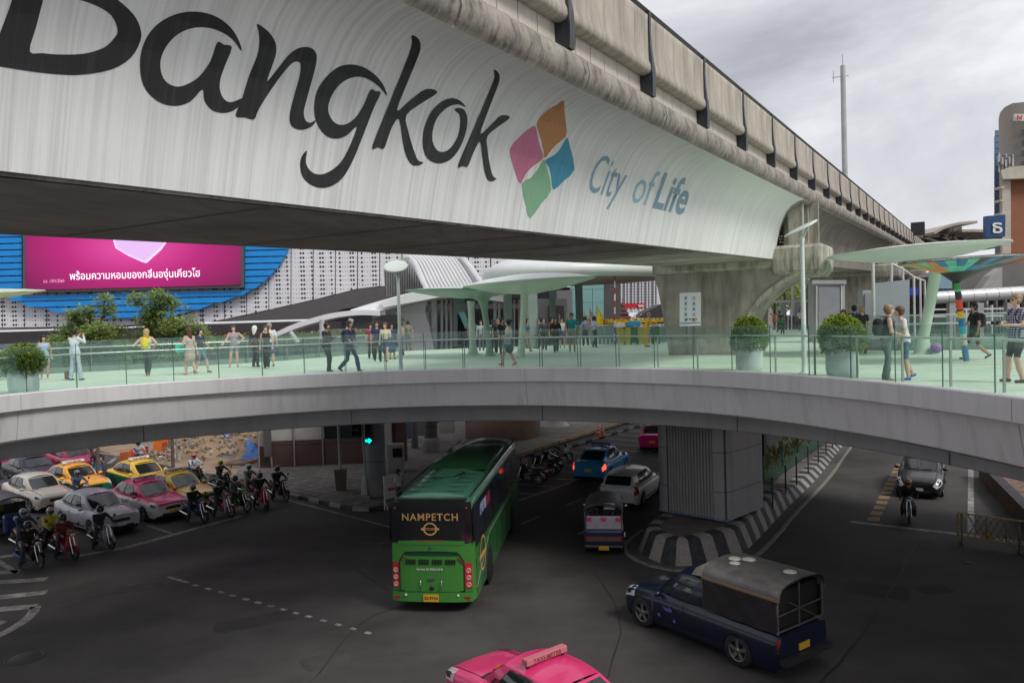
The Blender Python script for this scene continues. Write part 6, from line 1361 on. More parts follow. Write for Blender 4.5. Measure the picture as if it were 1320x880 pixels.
# pedestrians at street level
def atg(px, py): return tuple(G(px, py, .15))
person('man in a white shirt standing at the signboard by the coach', atg(515, 655), R(-30), 1.66, top=(.55, .55, .55), sleeve=.5, bottom=(.08, .08, .1), sk='b')
person('person in black walking behind the pink taxi under the walkway', tuple(G(116, 589)), R(-60), 1.7, top=(.03, .03, .03), sleeve=1, bottom=(.03, .03, .03))
for w_, px_ in (('driver in a dark shirt inside the centre tuk-tuk', (779, 717)),):
    p = G(*px_); person(w_, (p.x + .0 + 1.5 * math.cos(HT), p.y + 1.55 * math.sin(HT), 0), HT, 1.6, sit=.86, legs=('ride', 'ride'), arms=('bar', 'bar'), top=(.05, .05, .08), sleeve=.5, cell=.03)
# ------------------------------------------------------------ background buildings and furniture
def slab(name, px, Y, t, mat, parent=None, dY=None, sk=0):
    """upright piece whose front stands at distance Y, t thick"""
    n = len(px); f = [PD(x, y, Y if dY is None else dY[i]) for i, (x, y) in enumerate(px)]; b = [p + Vector((t * sk, t, 0)) for p in f]
    m = MB(); m.add(f + b, [tuple(range(n)), tuple(range(n, 2 * n))[::-1]] + [(i, (i + 1) % n, n + (i + 1) % n, n + i) for i in range(n)])
    return m.build(name, mat, parent)
def rect(name, x0, y0, x1, y1, Y, t, mat, parent=None, sk=0): return slab(name, [(x0, y0), (x1, y0), (x1, y1), (x0, y1)], Y, t, mat, parent, None, sk)
white_b = M('white_cladding', (.80, .79, .81), rough=.5, n=.06, ns=.5)
hole = M('hole_dark', (.03, .03, .035), rough=.8, n=0)
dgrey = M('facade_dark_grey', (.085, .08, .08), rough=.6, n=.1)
FY = 75.0
fac = empty('department_store', label='wide white perforated panel facade behind the walkway', cat='building')
rect('rear_wall', -60, 215, 800, 530, FY + 1.2, 2.5, dgrey, fac)
low = [(-60, 423.5), (262, 417), (330, 402.5), (400, 387), (463, 371.5), (495, 368), (560, 368), (860, 372)]
def lowy(x):
    for (a, ya), (b, yb) in zip(low, low[1:]):
        if a <= x <= b: return ya + (yb - ya) * (x - a) / (b - a)
    return 370
pr_ = random.Random(5); x = -54.0; 
while x < 770:
    x1 = x + 28.6; top = 236
    pnl = slab('facade_panel', [(x + .7, top), (x1 - .7, top), (x1 - .7, lowy(x1)), (x + .7, lowy(x))], FY, .3, white_b, fac)
    m = MB(); b0_ = pr_.choice((1, 2, 4, 5)); big = [b0_, b0_ + 1, (b0_ + 4) % 8]; a0 = PD(x, top, FY); a1 = PD(x1, top, FY); z = a0.z - .3
    big = sorted(big); zb = [PD(x, lowy(x), FY).z, PD(x1, lowy(x1), FY).z]
    while z > min(zb):
        for c in range(8):
            u_ = (c + .6) / 8.2; X_ = a0.x + (a1.x - a0.x) * u_
            if z - .15 < zb[0] + (zb[1] - zb[0]) * u_: continue
            bigq = c in big; r_ = .115 if bigq else .045; n_ = 6 if bigq else 4
            if pr_.random() < .06: r_ *= .6
            cc = Vector((X_, FY - .012, z)); m.add([cc + Vector((r_ * math.cos(2 * math.pi * k / n_), 0, r_ * math.sin(2 * math.pi * k / n_))) for k in range(n_)], [tuple(range(n_))])
        z -= .43
    tag(m.build('perforations', hole, pnl, fix=False), kind='stuff')
    x = x1
slab('dark_sweep', [(-60, 424.5), (262, 418), (330, 403.5), (400, 388), (463, 372.5), (495, 369), (497, 388), (440, 399), (400, 413), (350, 414), (260, 421), (-60, 427)], FY - .2, .5, M('sweep_grey', (.11, .10, .10), rough=.5, n=.08), fac)
m = MB().tube([PD(-60, 429, 68), PD(150, 424, 68), PD(265, 417, 68), (PD(400, 413, 68))], .12, 8); m.build('eave_pipe', white_b, fac)
slab('street_awning', [(-60, 430), (265, 419), (430, 414), (430, 424), (350, 430), (-60, 446)], 67, 3, M('awning_dark', (.045, .042, .042), rough=.7, n=.2), fac)
rect('street_wall', -60, 424, 620, 532, 71, .5, M('street_wall_grey', (.30, .29, .31), rough=.8, n=.15, ns=3, streak=.3), fac)
hedge_m = M('hedge_leaf', (.12, .14, .05), rough=.7, n=.5, ns=12); hedge_r = M('hedge_red', (.35, .10, .03), rough=.7, n=.5, ns=12)
def hedge(name, px0, px1, Y, h, label, mats, d=.7, n=900):
    a, b = PD(*px0, Y), PD(*px1, Y); m = MB(); rr_ = random.Random(int(px0[0]) + 2)
    for i in range(n):
        t = rr_.random(); c = a.lerp(b, t) + Vector((0, rr_.random() * d, rr_.random() * h)); v = Vector((rr_.uniform(-1, 1), rr_.uniform(-1, .2), rr_.uniform(-.3, 1))).normalized() * .16; u_ = v.cross(Vector((rr_.uniform(-1, 1), rr_.uniform(-1, 1), rr_.uniform(-1, 1)))).normalized() * .09
        m.add([c - v, c + u_, c + v, c - u_], [(0, 1, 2, 3)], 0 if rr_.random() < .7 else 1)
    m.box(((a + b) / 2).to_tuple()[:2] + ((a.z + b.z) / 2 + h * .4,), ((b - a).length, d * .6, h * .7), 0)
    o = m.build(name, mats, None, fix=False); o['kind'] = 'thing'; return tag(o, label, 'hedge')
hedge('hedge', (228, 443), (470, 436), 62, .7, 'long clipped hedge with reddish tips behind the far handrail', [hedge_m, hedge_r])
# blue slats and the pink screen
blue_s = M('blue_slat', (.010, .29, .78), rough=.4, n=.08, ns=1)
scr = empty('advertising_screen', label='huge pink advertising screen with Thai writing on the blue slatted wall', cat='screen')
bw = empty('blue_slat_wall', label='bright blue horizontal slats curving round the pink advertising screen', cat='wall cladding')
rows_ = [(y, None) for y in range(0, 1)]
arc = [(230, 388), (292, 380), (315, 375.5), (330, 371), (345, 362), (358, 348), (366, 337), (372, 330), (380, 318), (388, 305), (396, 296), (403, 275)]
def rightx(y):
    t = [(240, 396), (290, 380), (315, 375), (330, 370), (345, 361), (358, 350), (366, 342), (374, 332), (382, 318), (389.5, 297), (396, 272), (403, 250), (410, 215)]
    for (a, xa), (b, xb) in zip(t, t[1:]):
        if a <= y <= b: return xa + (xb - xa) * (y - a) / (b - a)
    return 0
def leftx(y):
    t = [(240, -60), (374, -60), (375, -10), (382, 12), (389.5, 27), (396, 50), (403, 85), (410, 150)]
    for (a, xa), (b, xb) in zip(t, t[1:]):
        if a <= y <= b: return xa + (xb - xa) * (y - a) / (b - a)
    return 0
y = 244.0
while y < 406:
    y1 = y + 6.7; tl = .0245
    a, b = leftx(y + 3), rightx(y + 1); b1 = rightx(y1); a1 = leftx(min(y1, 409)); o_ = -.0247
    def sl(x, yy): return yy + (x - 170) * -.0247
    parts_ = [(a, b, a1, b1)] if y > 372 else [(a, 28, a, 28), (316, b, 316, b1)]
    if y < 300: parts_ = [(a, 28, a, 28), (28, 316, 28, 316), (316, b, 316, b1)]
    for p0, p1, q0, q1 in parts_:
        slab('blue_slat', [(p0, sl(p0, y)), (p1, sl(p1, y)), (q1, sl(q1, y1)), (q0, sl(q0, y1))], FY - .75, .5, blue_s, bw)
    y += 8.35
sc_m = bpy.data.materials.new('screen_pink'); sc_m.use_nodes = True; t_ = sc_m.node_tree; b_ = t_.nodes['Principled BSDF']
ca_, cb_ = PD(31, 280, FY - 1.2), PD(312, 373, FY - 1.2); cen = (ca_ + cb_) / 2
tc_ = t_.nodes.new('ShaderNodeTexCoord'); mp2 = t_.nodes.new('ShaderNodeMapping'); gd_ = t_.nodes.new('ShaderNodeTexGradient'); gd_.gradient_type = 'SPHERICAL'; rp2 = t_.nodes.new('ShaderNodeValToRGB')
mp2.inputs['Location'].default_value = (-cen.x * .075, 0, -(cen.z + .8) * .16); mp2.inputs['Scale'].default_value = (.075, 0, .16)
t_.links.new(tc_.outputs['Object'], mp2.inputs[0]); t_.links.new(mp2.outputs[0], gd_.inputs[0]); t_.links.new(gd_.outputs[0], rp2.inputs[0])
e = rp2.color_ramp.elements; e[0].position = 0; e[0].color = (.19, .008, .085, 1); e[1].position = 1; e[1].color = (.95, .09, .45, 1); k_ = e.new(.5); k_.color = (.55, .015, .21, 1)
t_.links.new(rp2.outputs[0], b_.inputs['Emission Color']); b_.inputs['Emission Strength'].default_value = .85; b_.inputs['Specular IOR Level'].default_value = .1; b_.inputs['Roughness'].default_value = .8; b_.inputs['Base Color'].default_value = (.02, .02, .02, 1)
scf = M('screen_frame', (.12, .11, .11), rough=.5)
slab('display', [(33, 262), (310, 262), (310, 367), (33, 374)], FY - 1.25, .1, sc_m, scr)
slab('screen_frame', [(29.5, 258), (313.5, 258), (313.5, 370.5), (29.5, 377.5)], FY - 1.13, .4, scf, scr)
ls_ = M('screen_lilac', (.55, .36, .62), n=0, emit=.75); tw_ = M('screen_text', (.8, .72, .8), n=0, emit=.8); tp_ = M('screen_small_text', (.75, .3, .5), n=0, emit=.8); lb_ = M('screen_lilac_edge', (.72, .5, .75), n=0, emit=.8)
def flat(name, px, Y, mat, parent): m = MB(); m.add([PD(x, y, Y) for x, y in px], [tuple(range(len(px)))]); return m.build(name, mat, parent)
flat('crystal_edge', [(141, 286), (215, 286), (215, 312), (208, 322), (189, 339), (184, 338), (166, 330), (149, 320), (143, 301)], FY - 1.26, lb_, scr)
flat('crystal', [(144, 286), (212, 286), (213, 311), (206, 320), (187, 336.5), (168, 329), (151, 319), (145.5, 301)], FY - 1.27, ls_, scr)
def fit_text(body, x0, x1, yb, Y, hpx, mat, parent, bold=0, sl_=-.0247, nm='lettering'):
    me = textmesh(body, 1, bold=bold, align='LEFT'); xs = [v.co.x for v in me.vertices]; lo, hi = min(xs), max(xs); o = PD(x0, yb, Y); e_ = PD(x1, yb + sl_ * (x1 - x0), Y); s = (e_ - o).length / (hi - lo); hz_ = hpx * Y / 1000
    xd = (e_ - o).normalized(); me.transform(Matrix.Scale(1, 4)); 
    for v in me.vertices: v.co = o + xd * ((v.co.x - lo) * s) + Vector((-ROL * 0, 0, 1)) * (v.co.y * hz_ / .72)
    me.materials.clear(); me.materials.append(mat); return link(nm, me, parent)
fit_text('พร้อมความหอมของกลิ่นองุ่นเคียวโฮ', 90, 258, 360.5, FY - 1.28, 9.5, tw_, scr, bold=.012)
fit_text('ฆอ. 1391/2560', 56, 83, 364.5, FY - 1.28, 4.2, tp_, scr)
# ---------------------------------------------------- trees
leafA = leafmat('tree_leaf', (.32, .38, .14)); leafB = leafmat('tree_leaf_dark', (.18, .23, .09)); bark = M('tree_bark', (.12, .09, .07), rough=.9, n=.3, ns=6, bump=.5)
def tree(label, base, blobs, Y, seed=1, n=12000, ls=.14, name='tree', group='trees'):
    rr_ = random.Random(seed); o = empty(name, base, 0, label, 'tree', group); B0 = Vector(base); crown = MB(); tr = MB()
    hub = Vector((0, 0, 0)); cs = [(PD(x, y, Y + rr_.uniform(-.8, .8)) - B0, r_ * Y / 1000) for x, y, r_ in blobs]
    fork = sum((c for c, _ in cs), Vector()) / len(cs); fork.z = min(c.z for c, _ in cs) - .3; fork = Vector((fork.x * .6, fork.y * .6, fork.z))
    tr.tube(cr([Vector((0, 0, 0)), fork * .5 + Vector((.1, 0, 0)), fork], 4), [.10, .095, .09, .09, .085, .085, .08, .08, .08], 8)
    for c, r_ in cs:
        mid = fork.lerp(c, .5) + Vector((rr_.uniform(-.2, .2), rr_.uniform(-.2, .2), rr_.uniform(.0, .3))); tr.tube(cr([fork, mid, c], 3), [.075, .065, .055, .045, .035, .025, .012], 6)
        for _ in range(5): e_ = c + Vector((rr_.gauss(0, .5), rr_.gauss(0, .5), rr_.gauss(0, .4))) * r_; tr.tube([mid.lerp(c, .6), e_], [.025, .008], 4, caps=False)
    tot = sum(r_ ** 2 for _, r_ in cs)
    for c, r_ in cs:
        k = int(n * r_ ** 2 / tot); cl = [c + Vector((rr_.gauss(0, .55), rr_.gauss(0, .55), rr_.gauss(0, .42))) * r_ for _ in range(max(4, k // 26))]
        for i in range(k):
            q = rr_.choice(cl) + Vector((rr_.gauss(0, .15), rr_.gauss(0, .15), rr_.gauss(0, .08))) * (1 + r_ * .5)
            v = Vector((rr_.uniform(-1, 1), rr_.uniform(-1, 1), rr_.uniform(-.5, .3))).normalized() * ls * rr_.uniform(.6, 1.2); u_ = v.cross(Vector((rr_.uniform(-.4, .4), rr_.uniform(-.4, .4), 1))).normalized() * v.length * .38
            crown.add([q - v, q + u_, q + v, q - u_], [(0, 1, 2, 3)], 0 if rr_.random() < .68 else 1)
    tr.build('trunk', bark, o); crown.build('crown', [leafA, leafB], o, fix=False)
tree('slender tree with several tufts just behind the far handrail, left of two', tuple(G(128, 528, 0) * 0 + Vector((PD(120, 470, 41).x, 41, 0))), [(85, 442, 17), (102, 424, 16), (112, 402, 9), (136, 385, 6), (138, 398, 10), (128, 432, 17), (75, 450, 12), (148, 447, 14), (108, 450, 16), (95, 408, 8), (66, 455, 14), (122, 448, 18), (148, 425, 9), (92, 456, 16)], 41, 3)
tree('spreading tree with a flat layered crown behind the far handrail, right of two', (PD(212, 470, 41).x, 41.5, 0), [(180, 388, 9), (205, 388, 14), (222, 393, 10), (198, 402, 14), (228, 420, 18), (252, 428, 13), (205, 430, 18), (180, 443, 16), (235, 442, 16), (205, 450, 14), (165, 446, 12), (190, 415, 10), (258, 440, 12), (222, 455, 16), (180, 456, 14)], 41.5, 4)
for i, (x, Y, h, r_) in enumerate(((955, 150, 10, 4), (1010, 140, 11, 4), (1022, 145, 12, 3), (1045, 150, 10, 4))):
    p = PD(x, 400, Y); o = empty('distant_tree', (p.x, Y, 0), 0, ['round distant tree seen through the arch beside the yellow flag', 'distant tree seen through the arch above the grey screens', 'tall narrow distant tree left of the pale lamp post beyond the arch', 'distant tree right of the lamp post beyond the arch'][i], 'tree', 'trees seen through the arch')
    m = MB(); 
    for k in range(900): q = Vector((random.gauss(0, r_ * .4), random.gauss(0, r_ * .4), h + random.gauss(0, r_ * .35))); v = Vector((random.uniform(-1, 1), random.uniform(-1, 1), random.uniform(-1, 1))).normalized() * .35; u_ = v.cross(Vector((random.random(), 1, random.random()))).normalized() * .2; m.add([q - v, q + u_, q + v, q - u_], [(0, 1, 2, 3)], k % 2)
    m.build('crown', [leafA, leafB], o, fix=False); MB().tube([(0, 0, 0), (0, 0, h)], [.3, .15], 7).build('trunk', bark, o)
# ---------------------------------------------------- planters
potm = M('planter_pale_green', (.52, .60, .58), rough=.45, n=.05)
lf1 = leafmat('box_leaf', (.17, .25, .05)); lf2 = leafmat('box_leaf_dark', (.07, .11, .03)); lf3 = leafmat('box_leaf_lime', (.38, .42, .06))
def planter(label, px, wpx, hpot, bush, seed):
    p = G(*px, DZ); s = p.y / 1000; R_ = wpx * s / 2; p = p + Vector((p.x, p.y, 0)).normalized() * R_; H = hpot * s; rr_ = random.Random(seed)
    o = tag(MB().lathe([(0, 0), (R_ * .8, 0), (R_ * .93, H * .08), (R_, H * .25), (R_, H * .97), (R_ * .97, H), (R_ * .9, H), (R_ * .88, H * .9), (0, H * .88)], 28).build('planter', potm, None, p), label + ' pot', 'planter', 'pale planters along the railing')
    rx, rz_ = bush[0] * s / 2, bush[1] * s; t = empty('clipped_bush', (p.x, p.y, DZ + H * .9), 0, label.replace('planter', 'bush'), 'bush', 'clipped bushes in the planters'); m = MB()
    for i in range(4600):
        th = rr_.uniform(0, 2 * math.pi); u_ = rr_.random(); z = u_ ** .8; k = math.sqrt(max(0, 1 - ((z - .38) / .62) ** 2)) if z > .38 else .80 + .2 * math.sin(z / .38 * math.pi / 2)
        rad = k * rx * (1 - abs(rr_.gauss(0, .09))) * (1 + .16 * noise.noise(Vector((math.cos(th) * 1.6, math.sin(th) * 1.6, z * 2.5 + seed)))); q = Vector((math.cos(th) * rad, math.sin(th) * rad, z * rz_)) + Vector((rr_.gauss(0, .02), rr_.gauss(0, .02), rr_.gauss(0, .03) + rz_ * .12 * noise.noise(Vector((math.cos(th) * 2, math.sin(th) * 2, seed + 5)))))
        v = Vector((math.cos(th) + rr_.gauss(0, .6), math.sin(th) + rr_.gauss(0, .6), rr_.gauss(.3, .6))).normalized() * rr_.uniform(.03, .055); w2 = v.cross(Vector((rr_.random(), rr_.random(), rr_.random()))).normalized() * .02
        m.add([q - v, q + w2, q + v, q - w2], [(0, 1, 2, 3)], (2 if z > .6 and rr_.random() < .75 else 0) if rr_.random() < .65 else 1)
    m.build('leaves', [lf1, lf2, lf3], t, fix=False)
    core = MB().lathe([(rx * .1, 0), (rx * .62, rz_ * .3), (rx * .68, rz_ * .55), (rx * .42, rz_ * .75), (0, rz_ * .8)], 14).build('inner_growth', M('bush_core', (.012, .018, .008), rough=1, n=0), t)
    m = MB(); [m.tube([(rr_.uniform(-.1, .1), rr_.uniform(-.1, .1), -.05), (rr_.uniform(-.3, .3), rr_.uniform(-.3, .3), rz_ * .5)], .012, 4) for _ in range(8)]; m.build('stems', bark, t)
planter('wide low planter at the left end of the walkway', (31, 508), 36, 30, (52, 36), 1)
planter('planter with a loose dark bush near the information board', (967, 479), 33, 30, (47, 42), 2)
planter('planter with a bright domed bush beside the lamp post and the blonde woman', (1086, 487), 41, 37, (60, 46), 3)
# ---------------------------------------------------- disc lamps
lampw = M('lamp_white_paint', (.66, .74, .68), rough=.4, n=.05)
def disclamp(label, base, top, cpx, r_, tilt, az):
    p = G(*base, DZ); Y = p.y; tp_ = PD(*top, Y); o = empty('disc_lamp', p, 0, label, 'lamp post', 'tall lamps with round reflector discs'); h = tp_.z - DZ
    MB().lathe([(.14, 0), (.14, .02), (.07, .05), (.065, .3), (.055, h - .3), (.05, h - .2), (.07, h - .05), (.03, h)], 14).build('pole', lampw, o)
    c = PD(*cpx, Y) - p; T = Matrix.Rotation(az, 3, 'Z') @ Matrix.Rotation(tilt, 3, 'Y')
    m = MB().lathe([(0, .03), (r_ * .7, .03), (r_ * .98, .015), (r_, 0), (r_ * .98, -.02), (r_ * .5, -.04), (0, -.045)], 32); m.v = [tuple(T @ Vector(v)) for v in m.v]; m.build('reflector', lampw, o, c)
    for s in (1, -1): q = c + T @ Vector((r_ * .35, s * r_ * .3, -.04)); MB().tube([(0, 0, h - .12), q * .55 + Vector((0, 0, h - .1)) * .45, q], .02, 6).build('bracket', lampw, o)
disclamp('slim white lamp post with a tilted round reflector standing among the walkers', (517, 478), (511, 356), (510, 343), .42, R(32), R(-90))
disclamp('tall white lamp post with an edge-on reflector disc in front of the pier arm', (1037, 481), (1034, 305), (1032, 294.5), .46, R(-27), 0)
# ---------------------------------------------------- canopies
cang = M('canopy_pale_green', (.50, .62, .51), rough=.4, n=.04); canw = M('canopy_white', (.70, .73, .71), rough=.4, n=.04)
trg = M('canopy_trunk_green', (.22, .34, .27), rough=.45, n=.05)
def trunk_(o, base, top, r0, rt_, mat, flare=2.2, name='trunk', n=16, foot=2.0):
    b, t = Vector(base), Vector(top); d = t - b; prof = [(0, foot), (.04, foot * .75), (.12, 1.15), (.25, 1.0), (.6, 1.0), (.8, 1.25), (.9, flare * .9), (.96, flare * 1.9), (1.0, flare * 3.2)]
    m = MB(); m.tube([b + d * f for f, _ in prof], [r0 * k for _, k in prof], n); return m.build(name, mat, o)
def lens(o, c, rx, ry, th, mats, bot=.25, tilt=(0, 0), n=40, name='canopy'):
    prof = [(0, th), (.35, th * .93), (.65, th * .68), (.88, th * .3), (1, .02), (1.0, -.02), (.85, -.25 * bot), (.5, -.72 * bot), (.15, -.97 * bot), (0, -bot)]
    m = MB(); k = len(prof); T = Matrix.Rotation(tilt[0], 3, 'Y') @ Matrix.Rotation(tilt[1], 3, 'X')
    vs = [T @ Vector((r_ * rx * math.cos(2 * math.pi * j / n), r_ * ry * math.sin(2 * math.pi * j / n), z)) for r_, z in prof for j in range(n)]
    m.add(vs, [(i * n + j, i * n + (j + 1) % n, (i + 1) * n + (j + 1) % n, (i + 1) * n + j) for i in range(4) for j in range(n)], 0, True)
    m.add(vs, [(i * n + j, i * n + (j + 1) % n, (i + 1) * n + (j + 1) % n, (i + 1) * n + j) for i in range(4, k - 1) for j in range(n)], 1, True)
    return m.build(name, mats, o, c)
# centre: petal canopy with a dark trunk, pale post, and a second canopy
p = G(632, 458.6, DZ); Yc = p.y
c1_ = empty('petal_canopy', label='low green petal canopy on a dark flared column in the middle of the plaza', cat='canopy')
lens(c1_, PD(600, 374.5, Yc), 2.75, 2.4, .16, [cang, trg], .36, tilt=(R(1.5), R(0)))
trunk_(c1_, p, PD(622, 379, Yc), .13, .1, trg, foot=2.1)
p = G(610, 458, DZ); o = empty('pale_column', label='pale green round post with a flared foot left of the dark canopy column', cat='column')
MB().tube([p, p + Vector((0, 0, .12)), p + Vector((0, 0, .5)), PD(607, 394, p.y), PD(607, 388, p.y)], [.42, .24, .16, .15, .2], 14).build('post', cang, o)
p = G(671, 460, DZ); Y2 = p.y; c2_ = empty('petal_canopy', label='upper white petal canopy on a pale leaning column right of the centre', cat='canopy')
lens(c2_, PD(682, 364, Y2), 2.9, 2.6, .36, [canw, cang], .5, tilt=(R(-2.5), 0)); trunk_(c2_, p, PD(677, 367, Y2), .13, .1, cang, flare=1.6)
# big organic roof of the building behind
rf_ = empty('entrance_roof', label='large smooth white roof with a glow painted on its underside over square green columns', cat='roof')
cc_ = PD(712, 356, 52); soff = M('roof_soffit', (.36, .30, .27), rough=.45, n=.35, ns=.6, streak=.4, sk_c=(.6, .5, .15), sx=.3, sy=.3, sz=.3, s0=.58, s1=.7)  # warm light on the soffit is put into its brown and yellow colours
m = MB(); n = 40
def ry_(t): return 1 + .25 * math.cos(t)
pf = [(0, 1.35), (.4, 1.25), (.75, .9), (.94, .45), (1, .1), (.99, -.25), (.93, -.42), (.6, -.5), (0, -.55)]
vs = [Vector((r_ * 6.3 * ry_(2 * math.pi * j / n) * math.cos(2 * math.pi * j / n), r_ * 8 * math.sin(2 * math.pi * j / n), z)) for r_, z in pf for j in range(n)]
m.add(vs, [(i * n + j, i * n + (j + 1) % n, (i + 1) * n + (j + 1) % n, (i + 1) * n + j) for i in range(6) for j in range(n)], 0, True); m.add(vs, [(i * n + j, i * n + (j + 1) % n, (i + 1) * n + (j + 1) % n, (i + 1) * n + j) for i in range(6, 8) for j in range(n)], 1, True)
m.build('roof_shell', [canw, soff], rf_, cc_)
gcol = M('square_column_green', (.20, .27, .24), rough=.5, n=.08)
for (x0, x1, yt, yb, Y, l) in ((681, 693.5, 374, 455, 43, 'broad square grey green column nearest the walkway'), (710, 717, 367, 446, 50, 'slim square green column behind the veiled woman'), (744, 752, 356, 446, 52, 'square green column right of the man in teal'), (651, 661, 374, 448, 50, 'square green column behind the woman with the handbag'), (585, 600, 384, 448, 52, 'wide grey column left of the tilted glass panel')):
    a = PD(x0, yb, Y); b = PD(x1, yb, Y); zt = PD(x0, yt, Y).z
    tag(bx('square_column', ((a.x + b.x) / 2, Y, (DZ + zt) / 2), (b.x - a.x, b.x - a.x, zt - DZ), gcol, None, .2, .02), l, 'column', 'square columns of the entrance building')
# ribbed hood over the stairs
hd_ = empty('ribbed_stair_hood', label='curved white ribbed metal hood rising in front of the perforated facade', cat='canopy')
wr_ = M('ribbed_white', (.66, .66, .67), rough=.4, n=.04)
Lc = [(519, 345), (525, 333), (534, 331), (541, 345), (546, 358), (553, 373)]; 
L1 = cr([(527, 329, 0), (534, 336, 0), (541, 350, 0), (546, 362, 0), (552, 374, 0)], 4); R1 = cr([(592, 327, 0), (600, 334, 0), (608, 344, 0), (616, 356, 0), (625, 370, 0)], 4)
nr = 15
for i in range(nr):
    for j_, (a, b, dz) in enumerate(((i / nr, (i + .78) / nr, 0), ((i + .78) / nr, (i + 1) / nr, .18))):
        m = MB(); m.grid([[PD(p.lerp(q, t).x, p.lerp(q, t).y, 60 - 2.0 * k / 16 + dz) for t in (a, b)] for k, (p, q) in enumerate(zip(L1, R1))], smooth=False); m.build('hood_rib', wr_ if j_ == 0 else M('rib_gap', (.3, .3, .3), n=0), hd_)
for nm, C_, wdt in (('edge_band', L1, 5), ('edge_band', R1, 6)):
    m = MB(); m.grid([[PD(p.x - wdt, p.y - .5, 59.7 - 2.0 * k / 16), PD(p.x + 2, p.y - .5, 59.3 - 2.0 * k / 16), PD(p.x + 2, p.y + 2, 59.6 - 2 * k / 16)] for k, p in enumerate(C_)], smooth=True); m.build(nm, wr_, hd_)
slab('side_screen', [(494, 341), (524, 331), (540, 352), (548, 372), (497, 384)], 61, .2, M('side_screen_grey', (.42, .43, .43), rough=.5), hd_)
for i in range(16):
    x = 497 + i * 3.1; yt = 342 - i * .6 if i < 9 else 337 + (i - 9) * 4.6; m = MB().bar(PD(x, yt, 60.8), PD(x, 384 - i * .55, 60.8), .07, .06); m.build('louvre', dgrey, hd_)
# sweeping ramp edges and the white building
rb_ = empty('white_entrance_building', label='white sculpted entrance building with long sweeping ramp roofs', cat='building')
def sweep(nm, topl, botl, Y, t, mat, par):
    a, b = cr([(*p, 0) for p in topl], 5), cr([(*p, 0) for p in botl], 5); m = MB(); rows = []
    for p, q in zip(a, b): f0, f1 = PD(p.x, p.y, Y), PD(q.x, q.y, Y); rows.append([f0 + Vector((0, t, .05)), f0, f1, f1 + Vector((0, t, 0))])
    m.grid(rows, smooth=False, closed=True); m.build(nm, mat, par)
sweep('ramp_edge', [(350, 431), (375, 419), (400, 410.5), (430, 403), (462, 399.5), (490, 400)], [(352, 436), (380, 424), (402, 417), (432, 409.5), (462, 406), (490, 407)], 48, 2.0, white_b, rb_)
sweep('roof_edge', [(452, 399), (485, 389), (530, 377), (570, 371), (610, 372), (655, 380)], [(452, 402), (490, 400), (530, 391), (570, 384), (610, 384), (655, 390)], 50, 6.0, white_b, rb_)
slab('roof_flare', [(490, 389), (530, 378), (575, 371), (600, 368), (600, 376), (540, 388), (495, 396)], 49.6, .35, canw, rb_)
slab('white_wall', [(516, 397), (550, 388), (548, 402), (553, 418), (560, 452), (520, 452), (514, 420), (508, 405)], 52, 2, white_b, rb_)
rect('dark_recess', 480, 398, 680, 458, 57, .3, dgrey, rb_)
for x0, x1, mt in ((556, 563, white_b), (568, 571, wr_), (574, 577, wr_), (580, 583, wr_), (636, 640, wr_), (642, 645, wr_), (662, 664, white_b), (668, 671, wr_)): rect('facade_fin', x0, 386, x1, 450, 53, .6, mt, rb_)
rect('soffit_beam', 548, 384, 680, 391, 54.5, .5, M('beam_grey', (.2, .2, .2)), rb_)
slab('tilted_glass', [(591, 402), (599, 402), (606, 420), (600, 424)], 51, .15, M('glass_teal', (.15, .45, .42), rough=.1, n=0), rb_); slab('dark_door', [(590, 404), (600, 425), (600, 446), (590, 446)], 51.5, .15, dark, rb_)
for (a, b) in (((415, 412), (415, 437)), ((453, 411), (444, 440)), ((374, 428), (384, 442))): m = MB().tube([PD(*a, 47), PD(*b, 47)], .16, 8); m.build('prop', M('prop_grey', (.5, .5, .5), rough=.5), rb_)
slab('umbrella', [(480, 413), (492, 406), (512, 405), (520, 414)], 46, 1.2, M('umbrella_black', (.02, .02, .02)), None); o = bpy.data.objects['umbrella']; tag(o, 'black market umbrella over the doorway of the white building', 'umbrella')
m = MB().tube([PD(503, 413, 46.5), PD(503, 452, 46.5)], .04, 6); m.build('pole', dgrey, o)
# white kiosk, teal glass wall
rect('white_kiosk', 692, 385, 731, 450, 60, 2.5, white_b, None); tag(bpy.data.objects['white_kiosk'], 'white box shaped kiosk building behind the veiled woman', 'kiosk')
rect('kiosk_opening', 706, 394, 727, 450, 59.9, .05, M('kiosk_inner', (.28, .28, .31)), bpy.data.objects['white_kiosk']); rect('grey_tower_block', 718, 374, 738, 420, 66, 2, M('block_grey', (.16, .16, .16)), None); tag(bpy.data.objects['grey_tower_block'], 'dark grey block between the kiosk and the teal glass wall', 'building')
tg = M('teal_glass_wall', (.22, .42, .40), rough=.2, n=.05); gw_ = empty('teal_glass_building', label='pale teal glass wall panels behind the flags', cat='building')
for i in range(3):
    for j in range(4): rect('glass_panel', 735 + i * 14.6, 356 + j * 17, 749 + i * 14.6, 372.5 + j * 17, 70, .3, tg, gw_)
